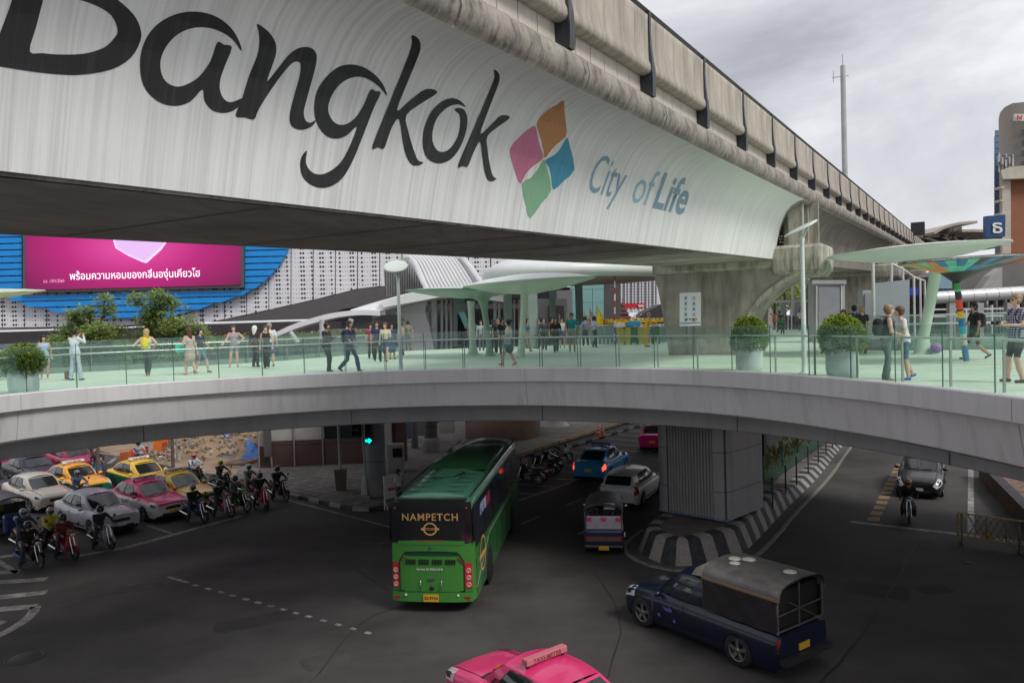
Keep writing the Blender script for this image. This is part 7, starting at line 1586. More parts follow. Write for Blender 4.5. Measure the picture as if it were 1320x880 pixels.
# far residential tower with rows of windows
tw = empty('apartment_tower', label='tall white apartment tower with many small windows behind the shrine', cat='building')
rect('wall', 772, 270, 880, 402, 190, 8, M('tower_white', (.66, .64, .66), rough=.7, n=.05), tw)
wme = None; nwin = 0
for i in range(15):
    for j in range(19):
        c = PD(781 + i * 4.6, 334 + j * 3.5, 189.9)
        if wme is None: wme = MB().box((0, 0, 0), (.42, .1, .40)).mesh('window', M('tower_window', (.09, .09, .11), rough=.3, n=0))
        link('window', wme, tw, c)
for i in range(8): rect('wall_rib', 778.5 + i * 9.2, 270, 779.6 + i * 9.2, 402, 189.7, .3, M('tower_rib', (.74, .72, .74)), tw)
rect('red_banner', 785, 391, 831.5, 397, 100, .3, M('banner_red', (.6, .02, .03), n=.05), None); tag(bpy.data.objects['red_banner'], 'long red sign strip in front of the apartment tower', 'sign')
sw_ = bpy.data.objects['red_banner']; rect('sign_text', 823, 393, 830, 395.5, 99.8, .1, whi, sw_)
# shrine roofs
drm = M('shrine_red', (.10, .022, .02), rough=.6, n=.2)
def shrine(label, cx, yb, wpx, hpx, Y):
    b = PD(cx, yb, Y); s = Y / 1000; W2 = wpx * s / 2; H = hpx * s; o = empty('shrine', (b.x, b.y, 0), 0, label, 'shrine'); z0 = b.z
    for k, (w_, z, h) in enumerate(((1.0, .30, .16), (.72, .46, .15), (.5, .60, .13), (.32, .72, .10))):
        m = MB(); pf = [(w_ * W2, z * H), (w_ * W2 * .94, (z + .02) * H), (w_ * W2 * .66, (z + h * .55) * H), (w_ * W2 * .5, (z + h) * H)]; m.lathe([(r_ * 1.35, z_) for r_, z_ in pf], 4, smooth=False); m.v = [tuple(Matrix.Rotation(R(45), 3, 'Z') @ Vector(v)) for v in m.v]; m.build('roof_tier', drm, o, (0, 0, z0))
    m = MB().lathe([(W2 * .3, .8 * H), (W2 * .18, .84 * H), (W2 * .04, .92 * H), (.02, 1.08 * H), (0, 1.1 * H)], 8); m.build('spire', drm, o, (0, 0, z0))
    MB().box((0, 0, (z0 + .3 * H) / 2), (W2 * 1.5, W2 * 1.5, z0 + .3 * H)).build('body', drm, o)
shrine('tall dark red tiered shrine roof in front of the red sign', 803, 420, 24, 33, 80)
shrine('small dark red shrine roof between the two yellow flags', 774, 420, 16, 22, 80)
slab('pavilion', [(822, 410), (832, 402), (852, 392), (870, 392), (870, 410)], 95, 5, M('pavilion_black', (.05, .045, .045), rough=.7), None); pv = bpy.data.objects['pavilion']; tag(pv, 'dark pitched pavilion roof beside the big pier', 'pavilion')
for x in (818, 826, 838, 850): rect('post', x, 405, x + 1.6, 424, 95.4, .3, white_b, pv)
hedge('flower_bed', (748, 417), (858, 416), 58, .28, 'long bed of yellow flowers on top of the teal fence', [M('flower_yellow', (.62, .42, .02), n=.3), hedge_m], n=700)
fen = empty('teal_fence', label='teal translucent fence panels across the back of the plaza', cat='fence')
fm_ = M('fence_teal', (.16, .27, .26), rough=.3, n=.15, ns=2)
for i in range(22): rect('fence_panel', 738 + i * 5.6, 421, 743 + i * 5.6, 449, 46.8, .08, fm_, fen)
m = MB().bar(PD(738, 420, 46.8), PD(862, 418, 46.8), .08, .08); m.build('fence_rail', steel, fen)
for i in range(22): rect('white_baluster', 739 + i * 5.2, 436, 740.3 + i * 5.2, 450, 46.5, .06, whi, fen)
# bins, blue bags
bpal = (('bin_yellow', (.5, .42, .04), 'yellow wheeled bin'), ('bin_green', (.04, .13, .07), 'green wheeled bin'))
for i, (x, k, l) in enumerate(((801, 0, 'yellow wheeled bin nearest the red and white pole'), (808, 0, 'yellow wheeled bin next to a green one'), (817, 1, 'green wheeled bin between the yellow bins'), (826, 0, 'yellow wheeled bin beside the bending worker'), (845, 1, 'dark wheeled bin right beside the big pier'))):
    p = PD(x, 447, 44.5); o = empty('wheeled_bin', (p.x, p.y, DZ), 0, l, 'bin', 'wheeled bins at the back of the plaza'); mt = M(bpal[k][0], bpal[k][1], rough=.4)
    MB().box((0, 0, .5), (.36, .5, .85), taper=1.12).build('body', mt, o); MB().box((0, 0, .96), (.44, .6, .07)).build('lid', mt, o)
    for s in (1, -1): m = MB().lathe([(.1, -.03), (.1, .03), (0, .03)], 10); m.v = [(c_, a_, b_) for a_, b_, c_ in m.v]; m.build('wheel', tyre_m, o, (s * .18, -.2, .1))
p = PD(817, 417, 44.3); o = bx('rubbish_bag', p, (.75, .4, .3), M('bag_blue', (.05, .35, .65), rough=.4), None, .1, .1); tag(o, 'light blue plastic bag lying on top of the bins', 'bag')
p = PD(800, 419, 44.3); o = bx('rubbish_bag', p, (.5, .4, .25), whi, None, .3, .08); tag(o, 'white plastic bag beside the red and white pole', 'bag')
rw = empty('striped_pole', label='thin red and white striped pole at the back of the plaza', cat='pole')
for i in range(12): a, b = PD(792.5, 345 + i * 8.5, 46), PD(792.5, 353.5 + i * 8.5, 46); MB().tube([a, b], .05, 6).build('pole_section', M('pole_red', (.5, .04, .03)) if i % 2 else whi, rw)
# flags
fy = M('flag_yellow', (.75, .60, .02), rough=.7, n=.08); fr_ = M('flag_red', (.5, .02, .04), n=0); fb_ = M('flag_blue', (.03, .04, .25), n=0)
def flag(label, x, yt, yb, wpx, Y, thai=False):
    o = empty('flag', PD(x, 450, Y), 0, label, 'flag', 'flags on short poles'); b0 = Vector(o.location)
    MB().tube([PD(x, 450, Y) - b0, PD(x - .5, yt - 3, Y) - b0], .025, 6).build('pole', steel, o)
    m = MB(); k = 10; rows = []
    for i in range(k + 1):
        t = i / k; yy = yt + (yb - yt) * t; ww = wpx * (math.sin(min(1, t * 1.6) * math.pi / 2)) * (1 if t < .75 else 1 - (t - .75) * 1.6)
        rows.append([PD(x + ww * u_, yy + u_ * 2, Y - .1 * math.sin(u_ * 5 + t * 3)) - b0 for u_ in (0, .2, .4, .6, .8, 1)])
    vs = [p for r_ in rows for p in r_]
    for i in range(k):
        for j in range(5): m.add([rows[i][j], rows[i][j + 1], rows[i + 1][j + 1], rows[i + 1][j]], [(0, 1, 2, 3)], (0, 1, 2, 1, 0)[j] if thai else 0, True)
    m.build('cloth', [fr_, whi, fb_] if thai else [fy], o, fix=False)
flag('yellow flag left of the tricolour one', 753.5, 402, 424, 6, 47); flag('red, white and blue striped flag between two yellow flags', 760.5, 396, 425, 6, 46.9, True); flag('tall yellow flag right of the tricolour one', 769.5, 393, 422, 8, 47)
flag('yellow flag beside the man in the teal shirt', 721.5, 408, 424, 8, 48); flag('striped flag half hidden behind the man in the teal shirt', 731, 407, 428, 7, 48.3, True); flag('yellow flag seen through the arch of the big pier', 964, 397, 412, 6, 68)
# information board
ib = empty('information_board', label='white information board with rows of small emblems before the pier', cat='sign')
pb = PD(890, 455, 30.0); ibw = M('board_white', (.72, .73, .78), rough=.35, n=.02)
slab('board', [(876.5, 377.5), (903.5, 376.5), (903.5, 419.5), (876.5, 420.5)], 29.6, .08, ibw, ib)
for x in (885, 895): m = MB().bar(PD(x, 420, 29.75), PD(x, 457, 29.75), .05, .05); m.build('leg', dgrey, ib)
icb = M('icon_blue', (.10, .15, .4), n=0); icr = M('icon_red', (.5, .1, .08), n=0); icg = M('icon_grey', (.3, .3, .34), n=0)
for j in range(5):
    for i in range(2):
        x, y = 884 + i * 10.5, 384 + j * 7; m = MB(); 
        for (dx, dy, w_, h_) in ((0, -1.6, 2.6, 2.2), (0, 1.2, 4.6 if i else 3.4, 1.0)): m.add([PD(x - w_ / 2 + dx, y + dy, 29.59), PD(x + w_ / 2 + dx, y + dy, 29.59), PD(x + w_ / 2 + dx, y + dy + h_, 29.59), PD(x - w_ / 2 + dx, y + dy + h_, 29.59)], [(0, 1, 2, 3)])
        m.build('emblem', [(icb, icg), (icb, icb), (icg, icb), (icb, icg), (icb, icr)][j][i], ib)
flat('blue_strip', [(877, 416.3), (903, 415.3), (903, 416.5), (877, 417.5)], 29.59, icb, ib)
for i, c in enumerate((icg, M('icon_green', (.1, .4, .2), n=0), icr, M('icon_yellow', (.6, .4, .05), n=0))): flat('emblem', [(884 + i * 4, 410), (887 + i * 4, 410), (887 + i * 4, 412.6), (884 + i * 4, 412.6)], 29.59, c, ib)
# ---------------------------------------------------- right hand canopies
p = G(1190, 456, DZ); YR = p.y
c3_ = empty('petal_canopy', label='wide pale green and white lens shaped canopy on a leaning pale column at the right', cat='canopy')
lens(c3_, PD(1181, 322.5, YR), 3.0, 2.6, .16, [canw, M('canopy_mint_white', (.66, .70, .66), rough=.4, n=.04)], .42, tilt=(R(-2.3), R(-1)))
MB().tube([p, p + Vector((0, 0, .15)), p + Vector((.02, 0, .6)), PD(1200, 385, YR), PD(1206, 350, YR), PD(1207, 338, YR)], [.36, .26, .18, .18, .2, .45], 16).build('trunk', cang, c3_)
p = PD(1246, 463, 22.6); p.z = DZ; c4_ = empty('painted_canopy', label='colourfully painted fan canopy on a slim column with coloured blocks', cat='canopy')
tips = [(-1.62, .0), (-1.2, -.9), (-.2, -1.5), (1.0, -1.5), (2.4, -1.0), (3.2, 0), (2.6, 1.2), (1, 1.7), (-.3, 1.6), (-1.2, .9)]
pal = [(.65, .2, .02), (.12, .5, .38), (.02, .16, .35), (.02, .02, .02), (.5, .03, .03), (.55, .12, .18), (.65, .5, .03), (.35, .32, .3), (.1, .1, .1), (.6, .25, .04)]
top_c = PD(1234, 352, 22.6); rim = 1.0
ring_ = crc([Vector((x, y, 0)) for x, y in tips], 4)
def cpt(r_, q):
    z = (PD(1234, 337, 22.6).z - .42 + .42 * r_ + (.02 * q.x)); return Vector((top_c.x + q.x * r_, 22.6 + q.y * r_, z - (.25 * (1 - r_ * 4) if r_ < .25 else 0)))
for i in range(len(ring_)):
    a, b = ring_[i], ring_[(i + 1) % len(ring_)]
    for (r0, r1, kk) in ((.05, .3, 3), (.3, .62, i // 4), (.62, 1.0, i // 4 if i % 2 else (i // 4 + 1) % 10)):
        c = pal[kk % 10]; m = MB(); m.add([cpt(r0, a), cpt(r1, a), cpt(r1, b), cpt(r0, b)], [(0, 1, 2, 3)], 0, True); m.build('painted_segment', M('fan_%d' % (kk % 10), c, rough=.45, n=.3, ns=5), c4_)
m = MB(); m.grid([[cpt(1.0, q), cpt(1.0, q) + Vector((0, 0, .06)), cpt(.5, q) + Vector((0, 0, .10))] for q in ring_ + ring_[:1]]); m.build('top_shell', [canw], c4_)
m = MB(); m.grid([[cpt(1.0, q) - Vector((0, 0, .012)), cpt(1.0, q) + Vector((0, 0, .07))] for q in ring_ + ring_[:1]], smooth=False); m.build('rim', dark, c4_)
cols4 = [((355, 362), (.16, .12, .4)), ((362, 365), (.02, .02, .02)), ((365, 373), (.03, .35, .05)), ((373, 376), (.2, .45, .35)), ((376, 386), (.02, .03, .03)), ((386, 399), (.75, .07, .03)), ((399, 401), (.03, .02, .02)), ((401, 410), (.75, .42, .01)), ((410, 420), (.01, .16, .45)), ((420, 430), (.02, .38, .45)), ((430, 445), (.5, .5, .45)), ((445, 465), (.05, .2, .35))]
for (y0_, y1_), c in cols4:
    xa, xb = 1232 + (y0_ - 355) * .125, 1232 + (y1_ - 355) * .125; a, b = PD(xa, y0_, 22.6), PD(xb, y1_, 22.6); MB().tube([a, b], .085 if y0_ > 364 else .1, 14, caps=False).build('column_block', M('block_%d_%d' % (int(c[0] * 99), int(c[2] * 99)), c, rough=.45, n=.1), c4_)
MB().tube([PD(1234, 340, 22.6), PD(1233.5, 346, 22.6), PD(1232.5, 352, 22.6), PD(1232, 357, 22.6)], [.4, .25, .14, .1], 14, caps=False).build('funnel', dark, c4_)
p = G(1207, 456.5, DZ); m = MB(); 
for i in range(700): v = Vector((random.gauss(0, 1), random.gauss(0, 1), random.gauss(0, 1))).normalized(); q = v * .19 + Vector((0, 0, .22)); s_ = v.cross(Vector((random.random(), random.random(), random.random()))).normalized() * .03; t2 = v.cross(s_).normalized() * .03; m.add([q - s_, q + t2, q + s_, q - t2], [(0, 1, 2, 3)], i % 2)
tag(m.build('flower_ball', [M('ball_purple', (.25, .12, .42), n=.2), M('ball_lilac', (.4, .25, .5), n=.2)], None, p, fix=False), 'purple flower ball lying at the foot of the leaning pale column', 'flower ball')
# left edge canopy tip
c5_ = empty('petal_canopy', label='pale canopy tip with a painted underside reaching in at the left edge', cat='canopy'); lens(c5_, PD(-15, 376, 27), 1.75, 1.6, .10, [cang, M('painted_under', (.45, .38, .22), n=.5, ns=2)], tilt=(R(1), R(4)))
p = PD(-28, 470, 27); trunk_(c5_, (p.x, 27, DZ), PD(-20, 378, 27), .1, .1, cang)
# ---------------------------------------------------- shutter boxes, screens, pipe on the right
sb = empty('shutter_panel', label='grey roller shutter box in front of the second pier', cat='shutter')
shm = M('shutter_grey', (.30, .31, .33), rough=.4, metal=.3, n=.1); shf = M('shutter_frame', (.36, .36, .37), rough=.5)
rect('frame', 1049, 363, 1089, 470, 40, .8, shf, sb)
for i in range(22): rect('shutter_slat', 1055, 370 + i * 3.1, 1083, 372.8 + i * 3.1, 39.9, .06, shm, sb)
for x in (1053, 1085): rect('jamb', x - .8, 368, x + .8, 440, 39.85, .1, M('jamb_pale', (.5, .5, .5)), sb)
rect('shutter_head', 1047, 361, 1091, 366, 39.8, 1, shf, sb)
sb2 = empty('shutter_panel', label='narrow grey shutter cabinet behind the first white post', cat='shutter'); rect('frame', 1112, 374, 1127, 440, 44, .6, shf, sb2); rect('door', 1115, 378, 1125, 436, 43.9, .05, shm, sb2)
rect('grey_hoarding', 1128, 361, 1172.5, 470, 33, .08, M('hoarding_grey', (.27, .30, .33), rough=.5, n=.06), None); o = bpy.data.objects['grey_hoarding']; tag(o, 'plain blue grey hoarding sheet behind the blonde woman', 'hoarding')
bpy.data.objects.remove(o); o = slab('grey_hoarding', [(1128, 365), (1172.5, 360), (1172.5, 465), (1128, 465)], 31.5, .08, M('hoarding_grey', (.27, .30, .33)), None); tag(o, 'plain blue grey hoarding sheet behind the blonde woman', 'hoarding')
pw_ = M('post_white', (.62, .62, .62), rough=.4)
pole_l = ['tall white post at the left edge of the grey hoarding', 'white post just behind the top of the grey hoarding', 'second white post behind the top of the grey hoarding', 'white post right of the grey hoarding', 'thin white post left of the leaning column', 'thin white post touching the leaning column']
for i, (x, yt, yb, Y) in enumerate(((1125, 335, 470, 31), (1149, 340, 400, 36), (1164, 347, 400, 38), (1178, 357, 440, 38), (1186, 360, 440, 40), (1192, 362, 440, 42))):
    a, b = PD(x, yt, Y), PD(x, yb, Y); b.z = max(b.z, 0); o = MB().tube([Vector((a.x, Y, DZ - .3)), a], .055 if i else .07, 8).build('white_post', pw_, None); tag(o, pole_l[i], 'post', 'white posts near the grey hoarding')
m = MB().tube([PD(1149, 340, 36), PD(1164, 347, 38), PD(1178, 357, 38), PD(1192, 362, 42)], .05, 6); tag(m.build('connecting_rail', pw_), 'thin white rail joining the tops of the white posts', 'rail')
pipe = empty('white_pipe', label='thick white horizontal pipe running behind the walkway railing at the right', cat='pipe')
pip = M('pipe_white', (.66, .66, .66), rough=.35, metal=.2, n=.05)
for i in range(9): a, b = PD(1204 + i * 16, 384 - i * 1.0, 38), PD(1219.3 + i * 16, 383 - i * 1.0, 38); MB().tube([a, b], .30, 16).build('pipe_section', pip, pipe)
for x in (1226, 1262, 1300): m = MB().bar(PD(x, 390, 38), PD(x, 450, 38), .3, .3); m.build('support', shf, pipe)
blv = empty('glazed_shopfront', label='blue grey glazed shopfront behind the leaning pale column', cat='building'); slab('glass', [(1205, 354), (1226, 354), (1228, 373), (1200, 373)], 45, .3, M('glass_blue_grey', (.22, .34, .42), rough=.2, n=0), blv); rect('dark_sill', 1200, 372, 1232, 377, 45, .4, M('sill_navy', (.02, .04, .1)), blv)
bs_ = rect('blue_sign', 1173, 371, 1184, 381, 46, .1, M('sign_blue', (.02, .05, .45), n=0)); tag(bs_, 'small plain blue sign panel between the white posts', 'sign')
# concrete station concourse structures
st_ = empty('station_building', label='grey concrete station concourse with curved beige roof trusses at the right', cat='station')
stc = M('station_concrete', (.17, .16, .155), rough=.85, n=.2, ns=.4); ste = M('station_beige', (.42, .37, .32), rough=.7, n=.15)
slab('concourse', [(1236, 353), (1300, 333), (1420, 330), (1420, 376), (1236, 376)], 60, 8, stc, st_); slab('buttress', [(1278, 355), (1292, 345), (1292, 376), (1262, 376)], 58, 1, M('buttress_pale', (.36, .34, .32)), st_)
slab('dark_level', [(1100, 372), (1420, 372), (1420, 430), (1100, 430)], 66, 2, M('level_dark', (.05, .045, .045), n=.3, ns=1), st_)
for i in range(16): x = 1236 + i * 12; rect('post', x, 376, x + 2.2, 430, 58, .3, stc if i % 3 else shf, st_)
for j in range(3): m = MB().bar(PD(1190, 399 + j * 9, 50), PD(1420, 396 + j * 9, 50), .1, .1); m.build('rail', pw_, st_)
for i in range(20): m = MB().bar(PD(1245 + i * 5.5, 395 + random.uniform(-3, 3), 55), PD(1245 + i * 5.5, 430, 55), random.uniform(.06, .25), .1); m.build('upright', (pw_, dgrey, stc)[i % 3], st_)
rt1 = cr([(1187, 304, 0), (1200, 297, 0), (1218, 292, 0), (1241, 290, 0)], 6); rt2 = cr([(1222, 301, 0), (1245, 301, 0), (1268, 305, 0), (1286, 312, 0)], 6)
for C_ in (rt1, rt2):
    m = MB(); [m.bar(PD(p.x, p.y, 110), PD(q.x, q.y, 110), 7, .35, upv=(0, 0, 1)) for p, q in zip(C_, C_[1:])]; m.build('roof_edge', ste, st_)
slab('roof_underside', [(1188, 305), (1205, 297.5), (1220, 294), (1240, 292), (1240, 302), (1262, 305), (1284, 313), (1284, 320), (1188, 320)], 113, 3, M('roof_dark', (.09, .075, .07), n=.3, ns=1), st_)
for a, b in (((1189, 305), (1240, 303)), ((1205, 300), (1232, 313)), ((1222, 293), (1226, 313)), ((1226, 301), (1238, 314)), ((1250, 302), (1240, 314)), ((1189, 305), (1216, 314))): m = MB().bar(PD(*a, 109), PD(*b, 109), .25, .3); m.build('truss', ste, st_)
rect('roof_light', 1229, 292.5, 1234, 299, 109.5, .2, whi, st_)
# station equipment seen on the parapet
m = MB(); a = VP_(5.8, 93, 5.2)
eq = bx('signal_cabinet', a + Vector((1, 0, .6)), (1.3, 1.3, 1.3), M('cabinet_black', (.03, .03, .035)), None, R(60)); tag(eq, 'dark box structure standing on the far viaduct parapet', 'cabinet')
# towers at the right
bb = empty('brown_building', label='brown brick faced building with a cream corner at the right edge', cat='building')
brn = M('brown_facing', (.27, .105, .05), rough=.7, n=.06); crm = M('cream_trim', (.50, .45, .37), rough=.7, n=.15)
rect('brown_wall', 1302, 226, 1420, 430, 75, 14, brn, bb, .75); slab('cornice', [(1290, 220), (1302, 215), (1420, 206), (1420, 226), (1293, 231)], 74, 15, crm, bb, None, .75); rect('cream_corner', 1292, 228, 1302.5, 430, 74.6, 12, crm, bb, .75)
for i in range(7): rect('corner_bracket', 1290.5, 240 + i * 17, 1295, 243 + i * 17, 74, 1, crm, bb)
rect('white_door', 1309, 345, 1420, 372, 74.8, .3, M('panel_grey_light', (.4, .38, .36)), bb)
sgn = slab('hanging_sign', [(1271.5, 278.5), (1296, 276.5), (1296, 305), (1271.5, 306.5)], 70, .5, M('sign_dark_blue', (.012, .065, .17), rough=.4, n=.03)); tag(sgn, 'dark blue square sign with a bold white Thai letter', 'sign')
fit_text('ธ', 1279.5, 1292.5, 300, 69.9, 16.5, M('sign_letter_white', (.75, .75, .72), n=0), sgn, bold=.015, sl_=0)
tw2 = empty('cream_tower', label='cream office tower with a rounded corner and red letter sign at the right edge', cat='building')
m = MB(); P_ = [PD(1290, 400, 200), PD(1292, 400, 196), PD(1298, 400, 193), PD(1308, 400, 191), PD(1420, 400, 189)]; zt = [PD(1290, y, 195).z for y in (147, 144, 141, 139, 134)]
m.grid([[Vector((p.x, p.y, 0)), Vector((p.x, p.y, z))] for p, z in zip(P_, zt)]); m.build('tower_wall', M('tower_cream', (.36, .32, .27), rough=.8, n=.08, streak=.3, sk_c=(.24, .21, .18), sx=.3, sy=.3, sz=.02), tw2)
m = MB(); m.add([Vector((p.x, p.y, z)) for p, z in zip(P_, zt)] + [Vector((P_[-1].x + 30, 240, zt[-1])), Vector((P_[0].x + 30, 240, zt[0]))], [tuple(range(7))]); m.grid([[Vector((P_[0].x, 200, 0)), Vector((P_[0].x, 200, zt[0]))], [Vector((P_[0].x + 30, 240, 0)), Vector((P_[0].x + 30, 240, zt[0]))]], smooth=False); m.build('tower_top', crm, tw2)
for j in range(4): rect('window', 1317, 167 + j * 13.5, 1330, 174 + j * 13.5, 188.5, .5, carglass, tw2)
rect('sign_plate', 1308, 147, 1345, 156, 188.3, .6, M('plate_pale', (.6, .58, .56), n=0), tw2); fit_text('N', 1311, 1317.5, 154, 188, 5.5, M('letter_red', (.55, .02, .03), n=0), tw2, bold=.04, sl_=0)
tw3 = empty('blue_glass_tower', label='narrow blue glass tower behind the cream tower', cat='building')
for j in range(16): rect('glass_band', 1281.5 + (.8 if j == 0 else 0), 168 + j * 8, 1292, 175.2 + j * 8, 240, 8, M('tower_glass_blue', (.10, .17, .28), rough=.25, n=.1), tw3, .75)
rect('tower_core', 1282.5, 168, 1292, 330, 240.6, 7, M('tower_core', (.3, .33, .37)), tw3, .75)
an = empty('rooftop_antennas', label='cluster of telecom antennas on the roof corner of the brown building', cat='antenna')
for i in range(9): x = 1288 + i * 2.2; m = MB().bar(PD(x, 197 + (i * 7) % 9, 78), PD(x, 222, 78), .12, .12); m.bar(PD(x - .6, 200 + (i * 5) % 7, 77.9), PD(x - .6, 209 + (i * 5) % 7, 77.9), .22, .2); m.build('antenna', (shf, dgrey)[i % 2], an)
# things seen through the arch
for i, (x0, x1, y0_, y1_, l) in enumerate(((974, 990, 390, 426, 'tan hoarding panel seen through the arch left of the distant walkers'), (1006, 1014, 391, 424, 'grey screen panel in the middle distance through the arch'), (1024, 1036, 389, 424, 'grey screen panel crossed by the lamp post pole'))):
    o = rect('screen_panel', x0, y0_, x1, y1_ + 4, 70, .3, M('screen_tan', (.27, .25, .24), rough=.7) if i == 0 else shf); tag(o, l, 'hoarding')
rb3 = empty('footbridge_rail', label='long pale railing with uprights seen through the arch', cat='railing')
m = MB().bar(PD(955, 390, 71), PD(1052, 387.5, 71), .25, .2); m.build('rail', pw_, rb3)
for i, x in enumerate((969, 981.5, 998.5, 1011, 1022, 1041, 1048)): m = MB().bar(PD(x, 352 + (i % 3) * 6, 72), PD(x, 428, 72), .16 + .1 * (i % 2), .16); m.build('upright', (dgrey, pw_, dgrey)[i % 3], rb3)
for i in range(9): rect('gate_post', 1004 + i * 4.6, 407, 1005.8 + i * 4.6, 427, 69, .2, dgrey, rb3)
bl3 = empty('distant_office_block', label='pale distant office blocks seen through the arch', cat='building', group='far blocks')
rnd = random.Random(9)
for i, (x0, x1, yt) in enumerate(((940, 972, 372), (972, 996, 360), (996, 1010, 376), (1030, 1046, 352), (1040, 1060, 372))):
    b1 = rect('block', x0, yt, x1, 430, 220 + i * 6, 8, M('far_block_%d' % (i % 3), [(.42, .4, .4), (.34, .30, .27), (.5, .5, .52)][i % 3], n=.1), bl3)
    for q in range(5):
        for r_ in range(7): 
            if (x0 + 2 + q * 5) < x1 - 2: rect('window', x0 + 1.5 + q * 5, yt + 3 + r_ * 6, x0 + 4 + q * 5, yt + 6 + r_ * 6, 219.5 + i * 6, .3, M('far_window', (.12, .12, .14), n=0), b1)
# ------------------------------------------------------------ street level below the walkway
bwm = M('brown_wall', (.085, .045, .035), rough=.6, n=.1, streak=.2); pwm = M('pale_wall', (.40, .37, .35), rough=.75, n=.1, streak=.2, sk_c=(.28, .26, .25))
sb_ = empty('corner_building', label='street corner building with brown base and pale upper wall under the walkway', cat='building')
A_, B_2, C_2 = G(335, 606), G(472, 600), G(600, 596)
def wallz(nm, a, b, z0, z1, mat, t=.3, off=0):
    d = (b - a).to_3d(); d.z = 0; l = d.length; n_ = Vector((-d.y, d.x, 0)).normalized(); c = (a + b) / 2 + n_ * (t / 2 + off); c.z = (z0 + z1) / 2; o = MB().box((0, 0, 0), (l, t, z1 - z0)).build(nm, mat, sb_, c, (0, 0, math.atan2(d.y, d.x)), fix=False); return o
def al(t): return A_.lerp(B_2, t)
wallz('brown_base', A_, B_2, .1, 1.35, bwm); wallz('brown_band', A_, B_2, 1.38, 1.62, bwm, off=.02)
wallz('pale_wall', al(0), al(.60), 1.64, 4.4, pwm); wallz('window_glass', al(.61), al(.98), 1.64, 4.4, M('shop_window', (.02, .025, .025), rough=.15, n=0), off=.1)
for t in (0, .33, .60, .99): a = al(t); o = MB().tube([(a.x, a.y - .06, .15), (a.x, a.y - .06, 4.4)], .05, 8).build('downpipe', M('pipe_grey', (.24, .23, .22)), sb_)
wallz('wall_cap', al(.27), al(.36), 3.9, 4.15, M('cap_pale', (.5, .48, .46)), off=-.12)
wallz('pale_pier', B_2 + Vector((.9, .2, 0)), B_2 + Vector((1.5, .2, 0)), .1, 4.4, pwm, .5); wallz('brown_side', B_2 + Vector((1.5, .4, 0)), B_2 + Vector((2.3, .4, 0)), .1, 3, bwm, .4)
wallz('side_return', A_ + Vector((0.02, 9, 0)), A_ + Vector((.02, .0, 0)), .1, 1.35, bwm, .3); wallz('side_return', A_ + Vector((.02, 9, 0)), A_ + Vector((.02, 0, 0)), 1.37, 4.4, pwm, .3)
colm = M('column_grey', (.20, .215, .225), rough=.45, n=.08)
def column(label, px, r_, plinth=True, mat=colm, z0=.14):
    p = G(*px); o = empty('round_column', (p.x, p.y, z0), 0, label, 'column', 'round columns carrying the walkway'); MB().lathe([(r_, .0), (r_, 5.2)], 24).build('shaft', mat, o)
    for z in (1.6, 3.2): MB().lathe([(r_ + .004, z), (r_ + .004, z + .02)], 24).build('joint', dark, o)
    if plinth: MB().lathe([(r_ * 1.45, 0), (r_ * 1.4, .5), (r_ * 1.25, .85), (r_ * 1.02, .9)], 20).build('plinth', M('column_plinth', (.26, .25, .24), rough=.85, n=.2), o)
column('thick grey round column with a concrete foot beside the traffic light', (485, 641), .49)
column('dark round column behind the coach roof', (556, 585), .42, mat=M('column_dark', (.10, .10, .10)))
column('slimmer dark round column farther behind the coach', (535, 580), .22, False, M('column_dark', (.10, .10, .10)))
drum = empty('round_planter_wall', label='large round brown planter wall behind the coach', cat='planter'); p = G(648, 572); MB().lathe([(2.6, 0), (2.6, 1.5), (2.5, 1.55), (2.3, 1.55), (2.3, 1.2), (0, 1.2)], 36).build('drum_wall', M('drum_brown', (.11, .06, .045), rough=.6, n=.15), drum, (p.x, p.y + 2.6, .14)); 
p = G(716, 553); MB().lathe([(1.1, 0), (.7, .5), (.6, .9)], 20).build('pale_base', pwm, drum, (p.x, p.y + 1, .14))
# dark interior behind the coach
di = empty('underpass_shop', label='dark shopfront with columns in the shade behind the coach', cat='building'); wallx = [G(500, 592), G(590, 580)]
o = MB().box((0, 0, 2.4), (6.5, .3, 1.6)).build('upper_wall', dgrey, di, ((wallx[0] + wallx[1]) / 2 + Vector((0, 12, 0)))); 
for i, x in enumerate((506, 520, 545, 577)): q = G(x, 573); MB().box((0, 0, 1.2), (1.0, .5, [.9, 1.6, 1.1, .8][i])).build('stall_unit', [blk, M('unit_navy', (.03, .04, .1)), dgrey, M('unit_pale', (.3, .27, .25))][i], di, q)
# traffic lights
redl = M('signal_red', (1, .03, .06), n=0, emit=3); grl = M('signal_green', (.0, 1, .65), n=0, emit=3.5)
def head(o, p, rz, lit, sh='dot'):
    h_ = empty('signal_head', p, rz); h_.parent = o; h_.location = p
    bx('housing', (0, 0, 0), (.22, .32, 1.0), blk, h_, 0, .02)
    for k, z in enumerate((.32, 0, -.32)):
        m = MB().lathe([(.13, 0), (.14, .16)], 12); m.v = [(-c_, a_, b_) for a_, b_, c_ in m.v]; m.build('hood', blk, h_, (-.11, 0, z))
        if k != lit: m = MB().lathe([(.11, 0), (0, .015)], 12); m.v = [(-c_, a_, b_) for a_, b_, c_ in m.v]; m.build('lens', dark, h_, (-.115, 0, z))
        elif sh == 'dot': m = MB().lathe([(.11, 0), (0, .02)], 12); m.v = [(-c_, a_, b_) for a_, b_, c_ in m.v]; m.build('lens', redl, h_, (-.13, 0, z))
        else: m = MB().add([(-.14, .12, z - .05), (-.14, -.02, z - .05), (-.14, -.02, z - .13), (-.14, -.16, z), (-.14, -.02, z + .13), (-.14, -.02, z + .05), (-.14, .12, z + .05)], [tuple(range(7))]); m.build('arrow', grl, h_)
